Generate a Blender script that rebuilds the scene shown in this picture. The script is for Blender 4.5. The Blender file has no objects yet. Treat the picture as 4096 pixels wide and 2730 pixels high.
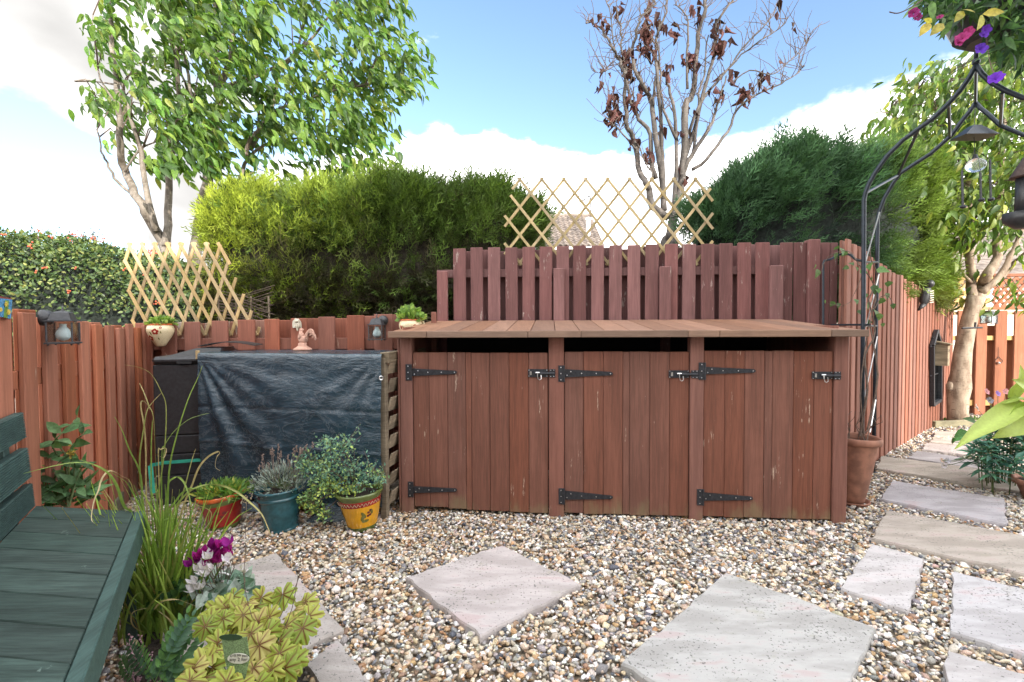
import bpy, math, random
import numpy as np
from mathutils import Vector, Matrix, noise as mnoise

random.seed(7)
RNG = np.random.default_rng(11)
scene = bpy.context.scene
COL = scene.collection
R = math.radians

# ------------------------------------------------------------------ camera
CAM_H, FPX, PITCH, ROLL = 1.25, 2000.0, R(1.8), 0.0045
cp, sp = math.cos(PITCH), math.sin(PITCH)
FWD = Vector((0, cp, -sp)); UP0 = Vector((0, sp, cp)); RT0 = Vector((1, 0, 0))
RT = RT0 * math.cos(ROLL) - UP0 * math.sin(ROLL)
UP = RT0 * math.sin(ROLL) + UP0 * math.cos(ROLL)
EYE = Vector((0, 0, CAM_H))
cam_d = bpy.data.cameras.new('camera'); cam = bpy.data.objects.new('camera', cam_d); COL.objects.link(cam)
cam_d.sensor_width = 36.0; cam_d.lens = 36.0 * FPX / 4096.0
cam_d.clip_start = 0.05; cam_d.clip_end = 600
cam.matrix_world = Matrix((
    (RT.x, UP.x, -FWD.x, EYE.x), (RT.y, UP.y, -FWD.y, EYE.y), (RT.z, UP.z, -FWD.z, EYE.z), (0, 0, 0, 1)))
scene.camera = cam
scene.render.engine = 'CYCLES'
scene.cycles.max_bounces = 6
scene.cycles.diffuse_bounces = 4
scene.cycles.transparent_max_bounces = 8

# ------------------------------------------------------------------ sun and sky
SUN_AZ, SUN_EL = R(143), R(23)          # azimuth from +Y towards +X
SDIR = Vector((math.sin(SUN_AZ) * math.cos(SUN_EL), math.cos(SUN_AZ) * math.cos(SUN_EL), math.sin(SUN_EL)))
sun_d = bpy.data.lights.new('sun', 'SUN'); sun = bpy.data.objects.new('sun', sun_d); COL.objects.link(sun)
sun_d.energy = 2.15; sun_d.angle = R(0.53); sun_d.color = (1.0, 0.93, 0.82)
sun.rotation_euler = (-SDIR).to_track_quat('-Z', 'Y').to_euler(); sun.location = SDIR * 40
scene.view_settings.view_transform = 'Standard'; scene.view_settings.look = 'None'
scene.view_settings.exposure = 1.9; scene.view_settings.gamma = 1.0
scene.view_settings.use_curve_mapping = False

world = bpy.data.worlds.new('World'); scene.world = world; world.use_nodes = True
wt = world.node_tree; wt.nodes.clear()


def nd(tree, kind, **kw):
    n = tree.nodes.new(kind)
    for k, v in kw.items():
        if k.startswith('i_'):
            n.inputs[k[2:].replace('_', ' ')].default_value = v
        else:
            setattr(n, k, v)
    return n


def lk(tree, a, b):
    tree.links.new(a, b)


def mathn(tree, op, a, b=None, c=None, clamp=False):
    n = tree.nodes.new('ShaderNodeMath'); n.operation = op; n.use_clamp = clamp
    for i, x in enumerate((a, b, c)):
        if x is None:
            continue
        if isinstance(x, (int, float)):
            n.inputs[i].default_value = x
        else:
            tree.links.new(x, n.inputs[i])
    return n.outputs[0]


def mapr(tree, x, a, b, lo=0.0, hi=1.0, smooth=True):
    n = tree.nodes.new('ShaderNodeMapRange')
    n.interpolation_type = 'SMOOTHSTEP' if smooth else 'LINEAR'
    n.inputs['From Min'].default_value = a; n.inputs['From Max'].default_value = b
    n.inputs['To Min'].default_value = lo; n.inputs['To Max'].default_value = hi
    tree.links.new(x, n.inputs['Value'])
    return n.outputs['Result']


def mixc(tree, fac, a, b, mode='MIX'):
    n = tree.nodes.new('ShaderNodeMix'); n.data_type = 'RGBA'; n.blend_type = mode
    for sock, x in ((n.inputs['Factor'], fac), (n.inputs[6], a), (n.inputs[7], b)):
        if isinstance(x, (int, float)):
            sock.default_value = x
        elif isinstance(x, tuple):
            sock.default_value = (*x, 1) if len(x) == 3 else x
        else:
            tree.links.new(x, sock)
    return n.outputs[2]


def sky_world():
    t = wt
    out = nd(t, 'ShaderNodeOutputWorld'); bg = nd(t, 'ShaderNodeBackground'); bg.inputs['Strength'].default_value = 0.1
    sky = nd(t, 'ShaderNodeTexSky', sky_type='NISHITA', sun_disc=False)
    sky.sun_elevation = SUN_EL; sky.sun_rotation = SUN_AZ; sky.air_density = 1.0; sky.dust_density = 0.6; sky.ozone_density = 1.5
    tc = nd(t, 'ShaderNodeTexCoord')
    sep = nd(t, 'ShaderNodeSeparateXYZ'); lk(t, tc.outputs['Generated'], sep.inputs[0])
    x, y, z = sep.outputs
    mp = nd(t, 'ShaderNodeMapping'); mp.inputs['Scale'].default_value = (1.0, 1.0, 1.7)
    lk(t, tc.outputs['Generated'], mp.inputs['Vector'])
    n1 = nd(t, 'ShaderNodeTexNoise'); n1.inputs['Scale'].default_value = 3.3; n1.inputs['Detail'].default_value = 9
    n1.inputs['Roughness'].default_value = 0.56; lk(t, mp.outputs[0], n1.inputs['Vector'])
    n2 = nd(t, 'ShaderNodeTexNoise'); n2.inputs['Scale'].default_value = 2.3; n2.inputs['Detail'].default_value = 4
    lk(t, mp.outputs[0], n2.inputs['Vector'])
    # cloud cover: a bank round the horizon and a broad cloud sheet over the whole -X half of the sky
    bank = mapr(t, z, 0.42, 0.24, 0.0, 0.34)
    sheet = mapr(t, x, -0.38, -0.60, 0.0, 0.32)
    # broken cloud added over the unseen sky for fill light, blue opening ahead
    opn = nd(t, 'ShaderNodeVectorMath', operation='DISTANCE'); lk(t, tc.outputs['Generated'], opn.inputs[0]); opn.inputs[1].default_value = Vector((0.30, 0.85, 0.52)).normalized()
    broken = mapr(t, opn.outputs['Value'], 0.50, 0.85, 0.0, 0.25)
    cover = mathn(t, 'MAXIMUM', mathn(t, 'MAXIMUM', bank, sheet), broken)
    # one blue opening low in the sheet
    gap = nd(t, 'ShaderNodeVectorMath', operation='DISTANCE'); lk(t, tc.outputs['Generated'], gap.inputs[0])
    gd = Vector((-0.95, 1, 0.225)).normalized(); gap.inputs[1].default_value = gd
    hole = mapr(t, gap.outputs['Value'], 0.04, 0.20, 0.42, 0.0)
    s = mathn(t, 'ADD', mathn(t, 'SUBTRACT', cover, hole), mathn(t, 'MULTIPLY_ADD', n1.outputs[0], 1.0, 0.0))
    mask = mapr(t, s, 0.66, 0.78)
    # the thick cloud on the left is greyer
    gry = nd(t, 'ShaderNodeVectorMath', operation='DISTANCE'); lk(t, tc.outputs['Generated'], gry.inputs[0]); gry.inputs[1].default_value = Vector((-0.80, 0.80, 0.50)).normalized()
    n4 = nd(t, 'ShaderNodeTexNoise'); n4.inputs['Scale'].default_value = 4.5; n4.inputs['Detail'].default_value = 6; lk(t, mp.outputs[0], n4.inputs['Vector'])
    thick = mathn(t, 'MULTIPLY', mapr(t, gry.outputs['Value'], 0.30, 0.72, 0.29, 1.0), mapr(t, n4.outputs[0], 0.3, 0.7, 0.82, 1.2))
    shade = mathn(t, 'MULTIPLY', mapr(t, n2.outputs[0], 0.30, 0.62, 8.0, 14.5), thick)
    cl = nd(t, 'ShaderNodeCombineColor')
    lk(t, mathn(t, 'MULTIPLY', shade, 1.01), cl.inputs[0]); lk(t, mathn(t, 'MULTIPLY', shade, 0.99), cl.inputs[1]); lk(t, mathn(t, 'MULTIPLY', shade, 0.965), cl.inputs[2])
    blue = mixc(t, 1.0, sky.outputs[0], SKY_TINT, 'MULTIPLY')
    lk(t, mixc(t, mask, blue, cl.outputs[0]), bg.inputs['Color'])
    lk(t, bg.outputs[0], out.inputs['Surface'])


SKY_TINT = (0.96, 0.98, 1.02)
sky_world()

# ------------------------------------------------------------------ photograph helpers: a point of the picture turned into a place in the world
def ray(px, py):
    return (FWD + RT * ((px - 2048.0) / FPX) - UP * ((py - 1365.0) / FPX))


def G(px, py, z=0.0):
    d = ray(px, py); t = (z - CAM_H) / d.z
    return EYE + d * t


def D(px, py, Y):
    d = ray(px, py)
    return EYE + d * (Y / d.y)


def PL(px, py, o, n):
    d = ray(px, py)
    return EYE + d * ((Vector(o) - EYE).dot(n) / d.dot(n))


def project(P):
    P = np.asarray(P, float) - np.array(EYE)
    zf = P @ np.array(FWD)
    return 2048 + FPX * (P @ np.array(RT)) / zf, 1365 - FPX * (P @ np.array(UP)) / zf, zf


# ------------------------------------------------------------------ objects
def tag(o, label=None, cat=None, group=None, kind=None):
    if label: o['label'] = label
    if cat: o['category'] = cat
    if group: o['group'] = group
    if kind: o['kind'] = kind
    return o


def thing(name, label, cat, loc, group=None):
    o = bpy.data.objects.new(name, None); COL.objects.link(o)
    o.location = loc; o.empty_display_size = 0.1
    return tag(o, label, cat, group)


def origin_of(o):
    p = Vector((0, 0, 0))
    while o is not None:
        p += o.location; o = o.parent
    return p


def place(name, me, parent=None, loc=(0, 0, 0)):
    o = bpy.data.objects.new(name, me); COL.objects.link(o)
    if parent is not None: o.parent = parent
    o.location = loc
    return o


import bmesh


class MB:
    def __init__(s):
        s.v = []; s.f = []; s.mi = []; s.c = {}

    def add(s, V, F, m=0):
        off = len(s.v)
        s.v += [tuple(p) for p in V]
        s.f += [tuple(i + off for i in f) for f in F]
        s.mi += [m] * len(F)
        return s

    def obox(s, c, ax, ay, az, ch=0.0, m=0):
        """box by centre and three half-axis vectors, edges chamfered by ch metres"""
        c, ax, ay, az = Vector(c), Vector(ax), Vector(ay), Vector(az)
        if ch <= 0:
            V = [c + ax * i + ay * j + az * k for i in (-1, 1) for j in (-1, 1) for k in (-1, 1)]
            F = [(0, 1, 3, 2), (4, 6, 7, 5), (0, 4, 5, 1), (2, 3, 7, 6), (0, 2, 6, 4), (1, 5, 7, 3)]
            return s.add(V, F, m)
        A = (ax, ay, az); q = [max(0.05, 1 - ch / max(a.length, 1e-6)) for a in A]
        V = []; idx = {}
        sg = (-1, 1)
        for i in sg:
            for j in sg:
                for k in sg:
                    for t in range(3):
                        w = [i * q[0], j * q[1], k * q[2]]
                        w[t] = (i, j, k)[t]
                        idx[(i, j, k, t)] = len(V)
                        V.append(c + ax * w[0] + ay * w[1] + az * w[2])
        F = []
        for a in sg:
            F.append([idx[(a, j, k, 0)] for j, k in ((-1, -1), (1, -1), (1, 1), (-1, 1))])
            F.append([idx[(j, a, k, 1)] for j, k in ((-1, -1), (1, -1), (1, 1), (-1, 1))])
            F.append([idx[(j, k, a, 2)] for j, k in ((-1, -1), (1, -1), (1, 1), (-1, 1))])
        for a in sg:
            for b in sg:
                F.append([idx[(a, b, -1, 0)], idx[(a, b, 1, 0)], idx[(a, b, 1, 1)], idx[(a, b, -1, 1)]])
                F.append([idx[(a, -1, b, 0)], idx[(a, 1, b, 0)], idx[(a, 1, b, 2)], idx[(a, -1, b, 2)]])
                F.append([idx[(-1, a, b, 1)], idx[(1, a, b, 1)], idx[(1, a, b, 2)], idx[(-1, a, b, 2)]])
                for k in sg:
                    F.append([idx[(a, b, k, 0)], idx[(a, b, k, 1)], idx[(a, b, k, 2)]])
        return s.add(V, F, m)

    def box(s, lo, hi, ch=0.0, m=0):
        lo, hi = Vector(lo), Vector(hi); h = (hi - lo) / 2
        return s.obox((lo + hi) / 2, (h.x, 0, 0), (0, h.y, 0), (0, 0, h.z), ch, m)

    def bar(s, p0, p1, w, t, side, ch=0.0, m=0):
        """bar from p0 to p1, width w along side, thickness t across"""
        p0, p1 = Vector(p0), Vector(p1); d = (p1 - p0)
        u = d.normalized(); sd = Vector(side); sd = (sd - u * sd.dot(u)).normalized(); n = u.cross(sd)
        return s.obox((p0 + p1) / 2, sd * w / 2, n * t / 2, d / 2, ch, m)

    def tube(s, pts, rad, n=6, m=0, cap=True):
        pts = [Vector(p) for p in pts]
        if isinstance(rad, (int, float)): rad = [rad] * len(pts)
        V = []; F = []
        ref = None
        for i, p in enumerate(pts):
            a = pts[max(i - 1, 0)]; b = pts[min(i + 1, len(pts) - 1)]
            d = (b - a)
            d = d.normalized() if d.length > 1e-9 else Vector((0, 0, 1))
            if ref is None:
                ref = Vector((1, 0, 0)) if abs(d.x) < 0.8 else Vector((0, 1, 0))
            u = (ref - d * ref.dot(d)).normalized(); w = d.cross(u); ref = u
            for k in range(n):
                an = 2 * math.pi * k / n
                V.append(p + (u * math.cos(an) + w * math.sin(an)) * rad[i])
        for i in range(len(pts) - 1):
            for k in range(n):
                a = i * n + k; b = i * n + (k + 1) % n
                F.append((a, b, b + n, a + n))
        if cap:
            F.append(tuple(range(n))[::-1]); o = (len(pts) - 1) * n
            F.append(tuple(o + k for k in range(n)))
        return s.add(V, F, m)

    def lathe(s, prof, c, n=28, m=0, axis=None, mfun=None):
        c = Vector(c); V = []; F = []; mm = []
        ax = Vector(axis).normalized() if axis is not None else Vector((0, 0, 1))
        u = Vector((1, 0, 0)) if abs(ax.x) < 0.9 else Vector((0, 1, 0))
        u = (u - ax * u.dot(ax)).normalized(); w = ax.cross(u)
        for r, z in prof:
            for k in range(n):
                a = 2 * math.pi * k / n
                V.append(c + ax * z + (u * math.cos(a) + w * math.sin(a)) * max(r, 1e-4))
        off = len(s.v); s.v += [tuple(p) for p in V]
        for i in range(len(prof) - 1):
            for k in range(n):
                a = i * n + k; b = i * n + (k + 1) % n
                s.f.append((off + a, off + b, off + b + n, off + a + n)); s.mi.append(mfun(i) if mfun else m)
        return s

    def ball(s, c, r, nu=12, nv=8, m=0, rot=None):
        if isinstance(r, (int, float)): r = (r, r, r)
        c = Vector(c); V = []; F = []
        M = rot if rot is not None else Matrix.Identity(3)
        for i in range(nv + 1):
            th = math.pi * i / nv
            for k in range(nu):
                ph = 2 * math.pi * k / nu
                V.append(c + M @ Vector((r[0] * math.sin(th) * math.cos(ph), r[1] * math.sin(th) * math.sin(ph), r[2] * math.cos(th))))
        for i in range(nv):
            for k in range(nu):
                F.append((i * nu + k, i * nu + (k + 1) % nu, (i + 1) * nu + (k + 1) % nu, (i + 1) * nu + k))
        return s.add(V, F, m)

    def prism(s, poly, h, m=0):
        """poly: list of 3-D points (planar loop); h: Vector extrusion"""
        n = len(poly); h = Vector(h); V = [Vector(p) for p in poly] + [Vector(p) + h for p in poly]
        F = [tuple(range(n))[::-1], tuple(range(n, 2 * n))] + [(i, (i + 1) % n, (i + 1) % n + n, i + n) for i in range(n)]
        return s.add(V, F, m)

    def build(s, name, mats, parent=None, smooth=False, origin=None, merge=False):
        V = np.array(s.v, float)
        if parent is not None:
            o = np.array(origin_of(parent)); loc = (0, 0, 0)
        elif origin is not None:
            o = np.array(origin, float); loc = tuple(o)
        else:
            lo, hi = V.min(0), V.max(0); o = np.array([(lo[0] + hi[0]) / 2, (lo[1] + hi[1]) / 2, lo[2]]); loc = tuple(o)
        me = bpy.data.meshes.new(name)
        me.from_pydata((V - o).tolist(), [], s.f)
        for mt in (mats if isinstance(mats, (list, tuple)) else [mats]): me.materials.append(mt)
        if any(s.mi): me.polygons.foreach_set('material_index', s.mi)
        bm = bmesh.new(); bm.from_mesh(me)
        if merge: bmesh.ops.remove_doubles(bm, verts=bm.verts, dist=1e-5)
        bmesh.ops.recalc_face_normals(bm, faces=bm.faces); bm.to_mesh(me); bm.free()
        if smooth: me.polygons.foreach_set('use_smooth', [True] * len(me.polygons))
        me.update()
        return place(name, me, parent, loc)


def np_mesh(name, V, F, mats, C=None, smooth=False):
    V = np.ascontiguousarray(V, np.float32); F = np.ascontiguousarray(F, np.int32)
    me = bpy.data.meshes.new(name); k = F.shape[1]
    me.vertices.add(len(V)); me.vertices.foreach_set('co', V.ravel())
    me.loops.add(F.size); me.loops.foreach_set('vertex_index', F.ravel())
    me.polygons.add(len(F)); me.polygons.foreach_set('loop_start', np.arange(len(F), dtype=np.int32) * k)
    me.update(calc_edges=True)
    for mt in (mats if isinstance(mats, (list, tuple)) else [mats]): me.materials.append(mt)
    if C is not None:
        a = me.color_attributes.new('Col', 'FLOAT_COLOR', 'POINT')
        a.data.foreach_set('color', np.concatenate([C, np.ones((len(C), 1))], 1).astype(np.float32).ravel())
    if smooth: me.polygons.foreach_set('use_smooth', np.ones(len(F), bool))
    return me


def frames(d, n):
    """rotation matrices whose Y axis runs along d and whose Z axis leans to n"""
    d = d / np.linalg.norm(d, axis=1, keepdims=True)
    x = np.cross(d, n); x /= np.maximum(np.linalg.norm(x, axis=1, keepdims=True), 1e-6)
    z = np.cross(x, d)
    return np.stack([x, d, z], 2)


def inst(T, F, M, L, S):
    """many copies of template T (n,3), tris F, rotations M, places L, sizes S -> V, F"""
    N, n = len(L), len(T)
    V = np.einsum('nij,kj->nki', M, T) * np.reshape(S, (N, 1, -1)) + L[:, None, :]
    FF = F[None] + (np.arange(N) * n)[:, None, None]
    return V.reshape(-1, 3), FF.reshape(-1, 3)


def leaf_T(w=0.42, fold=0.25, curl=0.25, seg=4, power=0.8, tipw=1.0):
    """leaf of unit length along +Y"""
    V = [(0, 0, 0)]; F = []
    prev = None
    for i in range(1, seg):
        s = i / seg; ww = w * 0.5 * math.sin(math.pi * s ** power) ** tipw; zc = -curl * s * s
        b = len(V); V += [(-ww, s, zc + fold * ww), (0, s, zc), (ww, s, zc + fold * ww)]
        if prev is None:
            F += [(0, b + 1, b), (0, b + 2, b + 1)]
        else:
            F += [(prev, prev + 1, b + 1), (prev, b + 1, b), (prev + 1, prev + 2, b + 2), (prev + 1, b + 2, b + 1)]
        prev = b
    t = len(V); V.append((0, 1, -curl)); F += [(prev, prev + 1, t), (prev + 1, prev + 2, t)]
    return np.array(V), np.array(F)


def scatter_parts(root, name, T, F, M, L, S, C, mat, top=0, shades=8, rest='foliage', smooth=False):
    """C: one colour per copy. The TOP copies that show largest become parts of their own; the others are joined into one part."""
    S = np.asarray(S, float)
    x, y, zf = project(L)
    vis = (x > -60) & (x < 4156) & (y > -60) & (y < 2790) & (zf > 0.2)
    size = np.where(vis, S / np.maximum(zf, 0.2), 0)
    order = np.argsort(-size); ind = order[:top]; oth = order[top:]
    o = np.array(origin_of(root))
    if top:
        q = np.quantile(C[ind].sum(1), np.linspace(0, 1, shades + 1)[1:-1])
        bins = np.digitize(C[ind].sum(1), q); mes = []
        for b in range(shades):
            c = C[ind][bins == b].mean(0) if (bins == b).any() else C[ind].mean(0)
            mes.append(np_mesh(name, T, F, mat, np.repeat(c[None], len(T), 0), smooth))
        for j, i in enumerate(ind):
            ob = place(name, mes[bins[j]], root)
            ob.matrix_local = Matrix.Translation(Vector(L[i] - o)) @ Matrix(M[i].tolist()).to_4x4() @ Matrix.Scale(float(S[i]), 4)
    if len(oth):
        V, FF = inst(T, F, M[oth], L[oth] - o, S[oth])
        me = np_mesh(rest, V, FF, mat, np.repeat(C[oth], len(T), 0), smooth)
        ob = place(rest, me, root); ob['kind'] = 'stuff'
        return ob


# ------------------------------------------------------------------ materials
MATS = {}


def new_mat(name):
    m = bpy.data.materials.new(name); m.use_nodes = True; m.node_tree.nodes.clear()
    MATS[name] = m
    return m, m.node_tree


def finish(t, color, rough, bump=None, strength=0.3, dist=0.01, metal=0.0, spec=0.5, coat=0.0):
    out = nd(t, 'ShaderNodeOutputMaterial'); b = nd(t, 'ShaderNodeBsdfPrincipled')
    if isinstance(color, tuple): b.inputs['Base Color'].default_value = (*color, 1)
    else: lk(t, color, b.inputs['Base Color'])
    if isinstance(rough, (int, float)): b.inputs['Roughness'].default_value = rough
    else: lk(t, rough, b.inputs['Roughness'])
    b.inputs['Metallic'].default_value = metal; b.inputs['Specular IOR Level'].default_value = spec
    b.inputs['Coat Weight'].default_value = coat
    if bump is not None:
        bp = nd(t, 'ShaderNodeBump'); bp.inputs['Strength'].default_value = strength; bp.inputs['Distance'].default_value = dist
        lk(t, bump, bp.inputs['Height']); lk(t, bp.outputs[0], b.inputs['Normal'])
    lk(t, b.outputs[0], out.inputs['Surface'])
    return b


def wpos(t, scale=(1, 1, 1), rotz=0.0, offs=True):
    g = nd(t, 'ShaderNodeNewGeometry'); src = g.outputs['Position']
    if offs:
        oi = nd(t, 'ShaderNodeObjectInfo')
        v = nd(t, 'ShaderNodeVectorMath', operation='MULTIPLY_ADD'); cx = nd(t, 'ShaderNodeCombineXYZ')
        lk(t, oi.outputs['Random'], cx.inputs[0]); lk(t, oi.outputs['Random'], cx.inputs[2])
        lk(t, cx.outputs[0], v.inputs[0]); v.inputs[1].default_value = (7.3, 3.1, 11.7); lk(t, src, v.inputs[2]); src = v.outputs[0]
    mp = nd(t, 'ShaderNodeMapping'); mp.inputs['Scale'].default_value = scale; mp.inputs['Rotation'].default_value = (0, 0, rotz)
    lk(t, src, mp.inputs['Vector'])
    return mp.outputs[0]


def noisen(t, vec, scale, detail=5, rough=0.55, dim=None):
    n = nd(t, 'ShaderNodeTexNoise'); n.inputs['Scale'].default_value = scale; n.inputs['Detail'].default_value = detail
    n.inputs['Roughness'].default_value = rough; lk(t, vec, n.inputs['Vector'])
    return n.outputs[0]


def simple(name, col, rough=0.6, var=0.25, scale=20, bump=0.15, metal=0.0, spec=0.5, coat=0.0, dist=0.004):
    m, t = new_mat(name)
    v = wpos(t); n = noisen(t, v, scale, 6)
    c = mixc(t, mapr(t, n, 0.3, 0.7), tuple(x * (1 - var) for x in col), tuple(min(1, x * (1 + var)) for x in col))
    finish(t, c, rough, n, bump, dist, metal, spec, coat)
    return m


def wood(name, col, peel=0.0, peelcol=(0.45, 0.35, 0.27), stretch=(1, 1, 0.06), fine=90, rough=0.7, var=0.22, algae=0.0, rotz=0.0, spec=0.3, pscale=26, bump=0.45, bvar=0.22):
    """painted or weathered timber, grain stretched along one axis, each board a little different"""
    m, t = new_mat(name)
    v = wpos(t, stretch, rotz)
    g1 = noisen(t, v, fine, 6, 0.6); g2 = noisen(t, v, fine * 0.22, 4, 0.5)
    oi = nd(t, 'ShaderNodeObjectInfo')
    lo = tuple(x * (1 - var) for x in col); hi = tuple(min(1, x * (1 + var)) for x in col)
    c = mixc(t, mapr(t, mathn(t, 'ADD', mathn(t, 'MULTIPLY', g1, 0.55), mathn(t, 'MULTIPLY', g2, 0.45)), 0.32, 0.68), lo, hi)
    hsv = nd(t, 'ShaderNodeHueSaturation'); lk(t, c, hsv.inputs['Color'])
    lk(t, mapr(t, oi.outputs['Random'], 0, 1, 1 - bvar, 1 + bvar, False), hsv.inputs['Value'])
    lk(t, mapr(t, mathn(t, 'FRACT', mathn(t, 'MULTIPLY', oi.outputs['Random'], 7.31)), 0, 1, 0.9, 1.08, False), hsv.inputs['Saturation'])
    c = hsv.outputs[0]
    blot = noisen(t, wpos(t, (1, 1, 0.6), rotz), 6, 5, 0.6)
    c = mixc(t, mapr(t, blot, 0.45, 0.72, 0, 0.35), c, tuple(x * 0.62 for x in col))
    if peel > 0:
        vs = wpos(t, (1, 1, stretch[2] * 3.0 if stretch[2] < 1 else 1), rotz)
        pn = noisen(t, vs, pscale, 8, 0.72); pb = noisen(t, wpos(t), 3.1, 3, 0.5)
        k = mathn(t, 'ADD', pn, mathn(t, 'MULTIPLY', pb, 0.35))
        c = mixc(t, mapr(t, k, 0.93 - peel, 0.985 - peel), c, peelcol)
    if algae > 0:
        an = noisen(t, wpos(t, (1, 1, 0.35), rotz), 9, 6, 0.65)
        g = nd(t, 'ShaderNodeNewGeometry'); sx = nd(t, 'ShaderNodeSeparateXYZ'); lk(t, g.outputs['Position'], sx.inputs[0])
        band = mapr(t, sx.outputs[2], 0.26, 0.02, 0, 0.36)
        c = mixc(t, mapr(t, mathn(t, 'ADD', an, band), 0.74, 0.98, 0, algae), c, (0.20, 0.17, 0.09))
    finish(t, c, rough, g1, bump, 0.004, spec=spec)
    return m


def leafmat(name, trans=0.35, rough=0.45, spec=0.35, boost=1.0, vary=0.25):
    m, t = new_mat(name)
    a = nd(t, 'ShaderNodeAttribute', attribute_name='Col')
    n = noisen(t, wpos(t), 60, 3)
    c = mixc(t, mapr(t, n, 0.35, 0.65, 0, 1), a.outputs['Color'], a.outputs['Color'])
    hsv = nd(t, 'ShaderNodeHueSaturation'); lk(t, a.outputs['Color'], hsv.inputs['Color'])
    lk(t, mapr(t, n, 0.3, 0.7, 1 - vary, 1 + vary), hsv.inputs['Value'])
    out = nd(t, 'ShaderNodeOutputMaterial'); b = nd(t, 'ShaderNodeBsdfPrincipled')
    lk(t, hsv.outputs[0], b.inputs['Base Color']); b.inputs['Roughness'].default_value = rough; b.inputs['Specular IOR Level'].default_value = spec
    tr = nd(t, 'ShaderNodeBsdfTranslucent'); tc = mixc(t, 1.0, hsv.outputs[0], (1.25, 1.35, 0.7), 'MULTIPLY'); lk(t, tc, tr.inputs['Color'])
    mx = nd(t, 'ShaderNodeMixShader'); mx.inputs[0].default_value = trans
    lk(t, b.outputs[0], mx.inputs[1]); lk(t, tr.outputs[0], mx.inputs[2]); lk(t, mx.outputs[0], out.inputs['Surface'])
    return m


def colmat(name, rough=0.6, spec=0.4, bump=0.0, bscale=40, dark=0.0):
    """colour from each piece's own attribute"""
    m, t = new_mat(name)
    a = nd(t, 'ShaderNodeAttribute', attribute_name='Col')
    n = noisen(t, wpos(t), bscale, 5)
    hsv = nd(t, 'ShaderNodeHueSaturation'); lk(t, a.outputs['Color'], hsv.inputs['Color']); lk(t, mapr(t, n, 0.3, 0.7, 0.72, 1.28), hsv.inputs['Value'])
    finish(t, hsv.outputs[0], rough, n if bump else None, bump, 0.003, spec=spec)
    return m


# door and fence paint
M_DOOR = wood('door_paint', (0.160, 0.064, 0.042), bvar=0.07, peel=0.105, stretch=(1, 1, 0.04), fine=170, algae=0.5, rough=0.6, var=0.26, pscale=34)
M_POST = wood('post_paint', (0.185, 0.076, 0.054), bvar=0.08, peel=0.075, fine=80, algae=0.3, rough=0.62)
M_FENCE = wood('fence_paint', (0.235, 0.088, 0.058), peel=0.09, fine=90, rough=0.75)
M_HIGH = wood('high_fence_paint', (0.160, 0.075, 0.070), bvar=.28, peel=0.13, peelcol=(0.34, 0.27, 0.24), fine=90, rough=0.8)
M_LEFT = wood('left_fence_paint', (0.330, 0.120, 0.066), peel=0.085, fine=90, rough=0.75)
M_RIGHT = wood('right_fence_paint', (0.255, 0.105, 0.070), peel=0.08, fine=90, rough=0.75)
M_FAR = wood('far_fence_paint', (0.300, 0.115, 0.060), peel=0.06, fine=80, rough=0.75)
M_RAWFENCE = wood('worn_board', (0.30, 0.145, 0.10), peel=0.21, peelcol=(0.50, 0.42, 0.36), fine=80, rough=0.8)
M_DECK = wood('roof_deck', (0.245, 0.135, 0.088), stretch=(1, 0.06, 1), fine=110, rough=0.6, rotz=R(4), var=0.16)
M_FASCIA = wood('fascia_wood', (0.200, 0.125, 0.086), stretch=(0.06, 1, 1), fine=110, rough=0.65, var=0.16)
M_BENCH = wood('bench_paint', (0.042, 0.068, 0.059), stretch=(0.08, 1, 1), fine=120, rough=0.72, rotz=R(-8), peel=0.075, peelcol=(0.12, 0.17, 0.15), var=0.42, bump=0.7)
M_BENCHB = wood('bench_back_paint', (0.055, 0.100, 0.090), stretch=(1, 0.1, 1), fine=120, rough=0.6, var=0.3)
M_GREYWOOD = wood('weathered_wood', (0.215, 0.170, 0.115), stretch=(0.1, 0.1, 1), fine=90, rough=0.85, var=0.35)
M_SLEEPER = wood('edging_wood', (0.200, 0.180, 0.120), stretch=(0.2, 0.2, 1), fine=70, rough=0.85, var=0.3)
M_TRELLIS = wood('trellis_wood', (0.450, 0.320, 0.155), stretch=(1, 1, 0.3), fine=70, rough=0.7, var=0.2)
M_TRELLISD = wood('trellis_wood_shade', (0.400, 0.315, 0.165), stretch=(1, 1, 0.3), fine=70, rough=0.7, var=0.2)  # greyer copy of the trellis wood, shade put into its colour
M_LATT = wood('lattice_wood', (0.520, 0.340, 0.150), fine=60, rough=0.7, var=0.2)
M_LATTR = wood('lattice_red', (0.330, 0.120, 0.060), fine=60, rough=0.7, var=0.2)
M_IRON = simple('black_iron', (0.030, 0.032, 0.038), 0.42, 0.3, 60, 0.2, 0.3)
M_ARCH = simple('arch_metal', (0.020, 0.028, 0.040), 0.4, 0.25, 40, 0.15, 0.35)
M_STEEL = simple('bright_steel', (0.62, 0.62, 0.62), 0.28, 0.1, 50, 0.1, 1.0)
M_LAMP = simple('lamp_metal', (0.045, 0.047, 0.052), 0.5, 0.25, 70, 0.25, 0.1)
M_BULB = simple('bulb_white', (0.82, 0.84, 0.86), 0.25, 0.03, 5, 0.0)
M_DARK = simple('dark_void', (0.012, 0.012, 0.014), 0.9, 0.2, 10, 0.0)  # near black painted in for the shade inside box, slot and nest hole
M_PLAST = simple('black_plastic', (0.022, 0.023, 0.026), 0.45, 0.25, 50, 0.12)
M_SOIL = simple('dark_soil', (0.030, 0.022, 0.016), 0.95, 0.5, 60, 0.8, dist=0.02)
M_TERRA = simple('terracotta', (0.250, 0.115, 0.075), 0.75, 0.3, 14, 0.25)
M_TERRAP = simple('pale_terracotta', (0.470, 0.270, 0.200), 0.8, 0.18, 30, 0.3)
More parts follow.
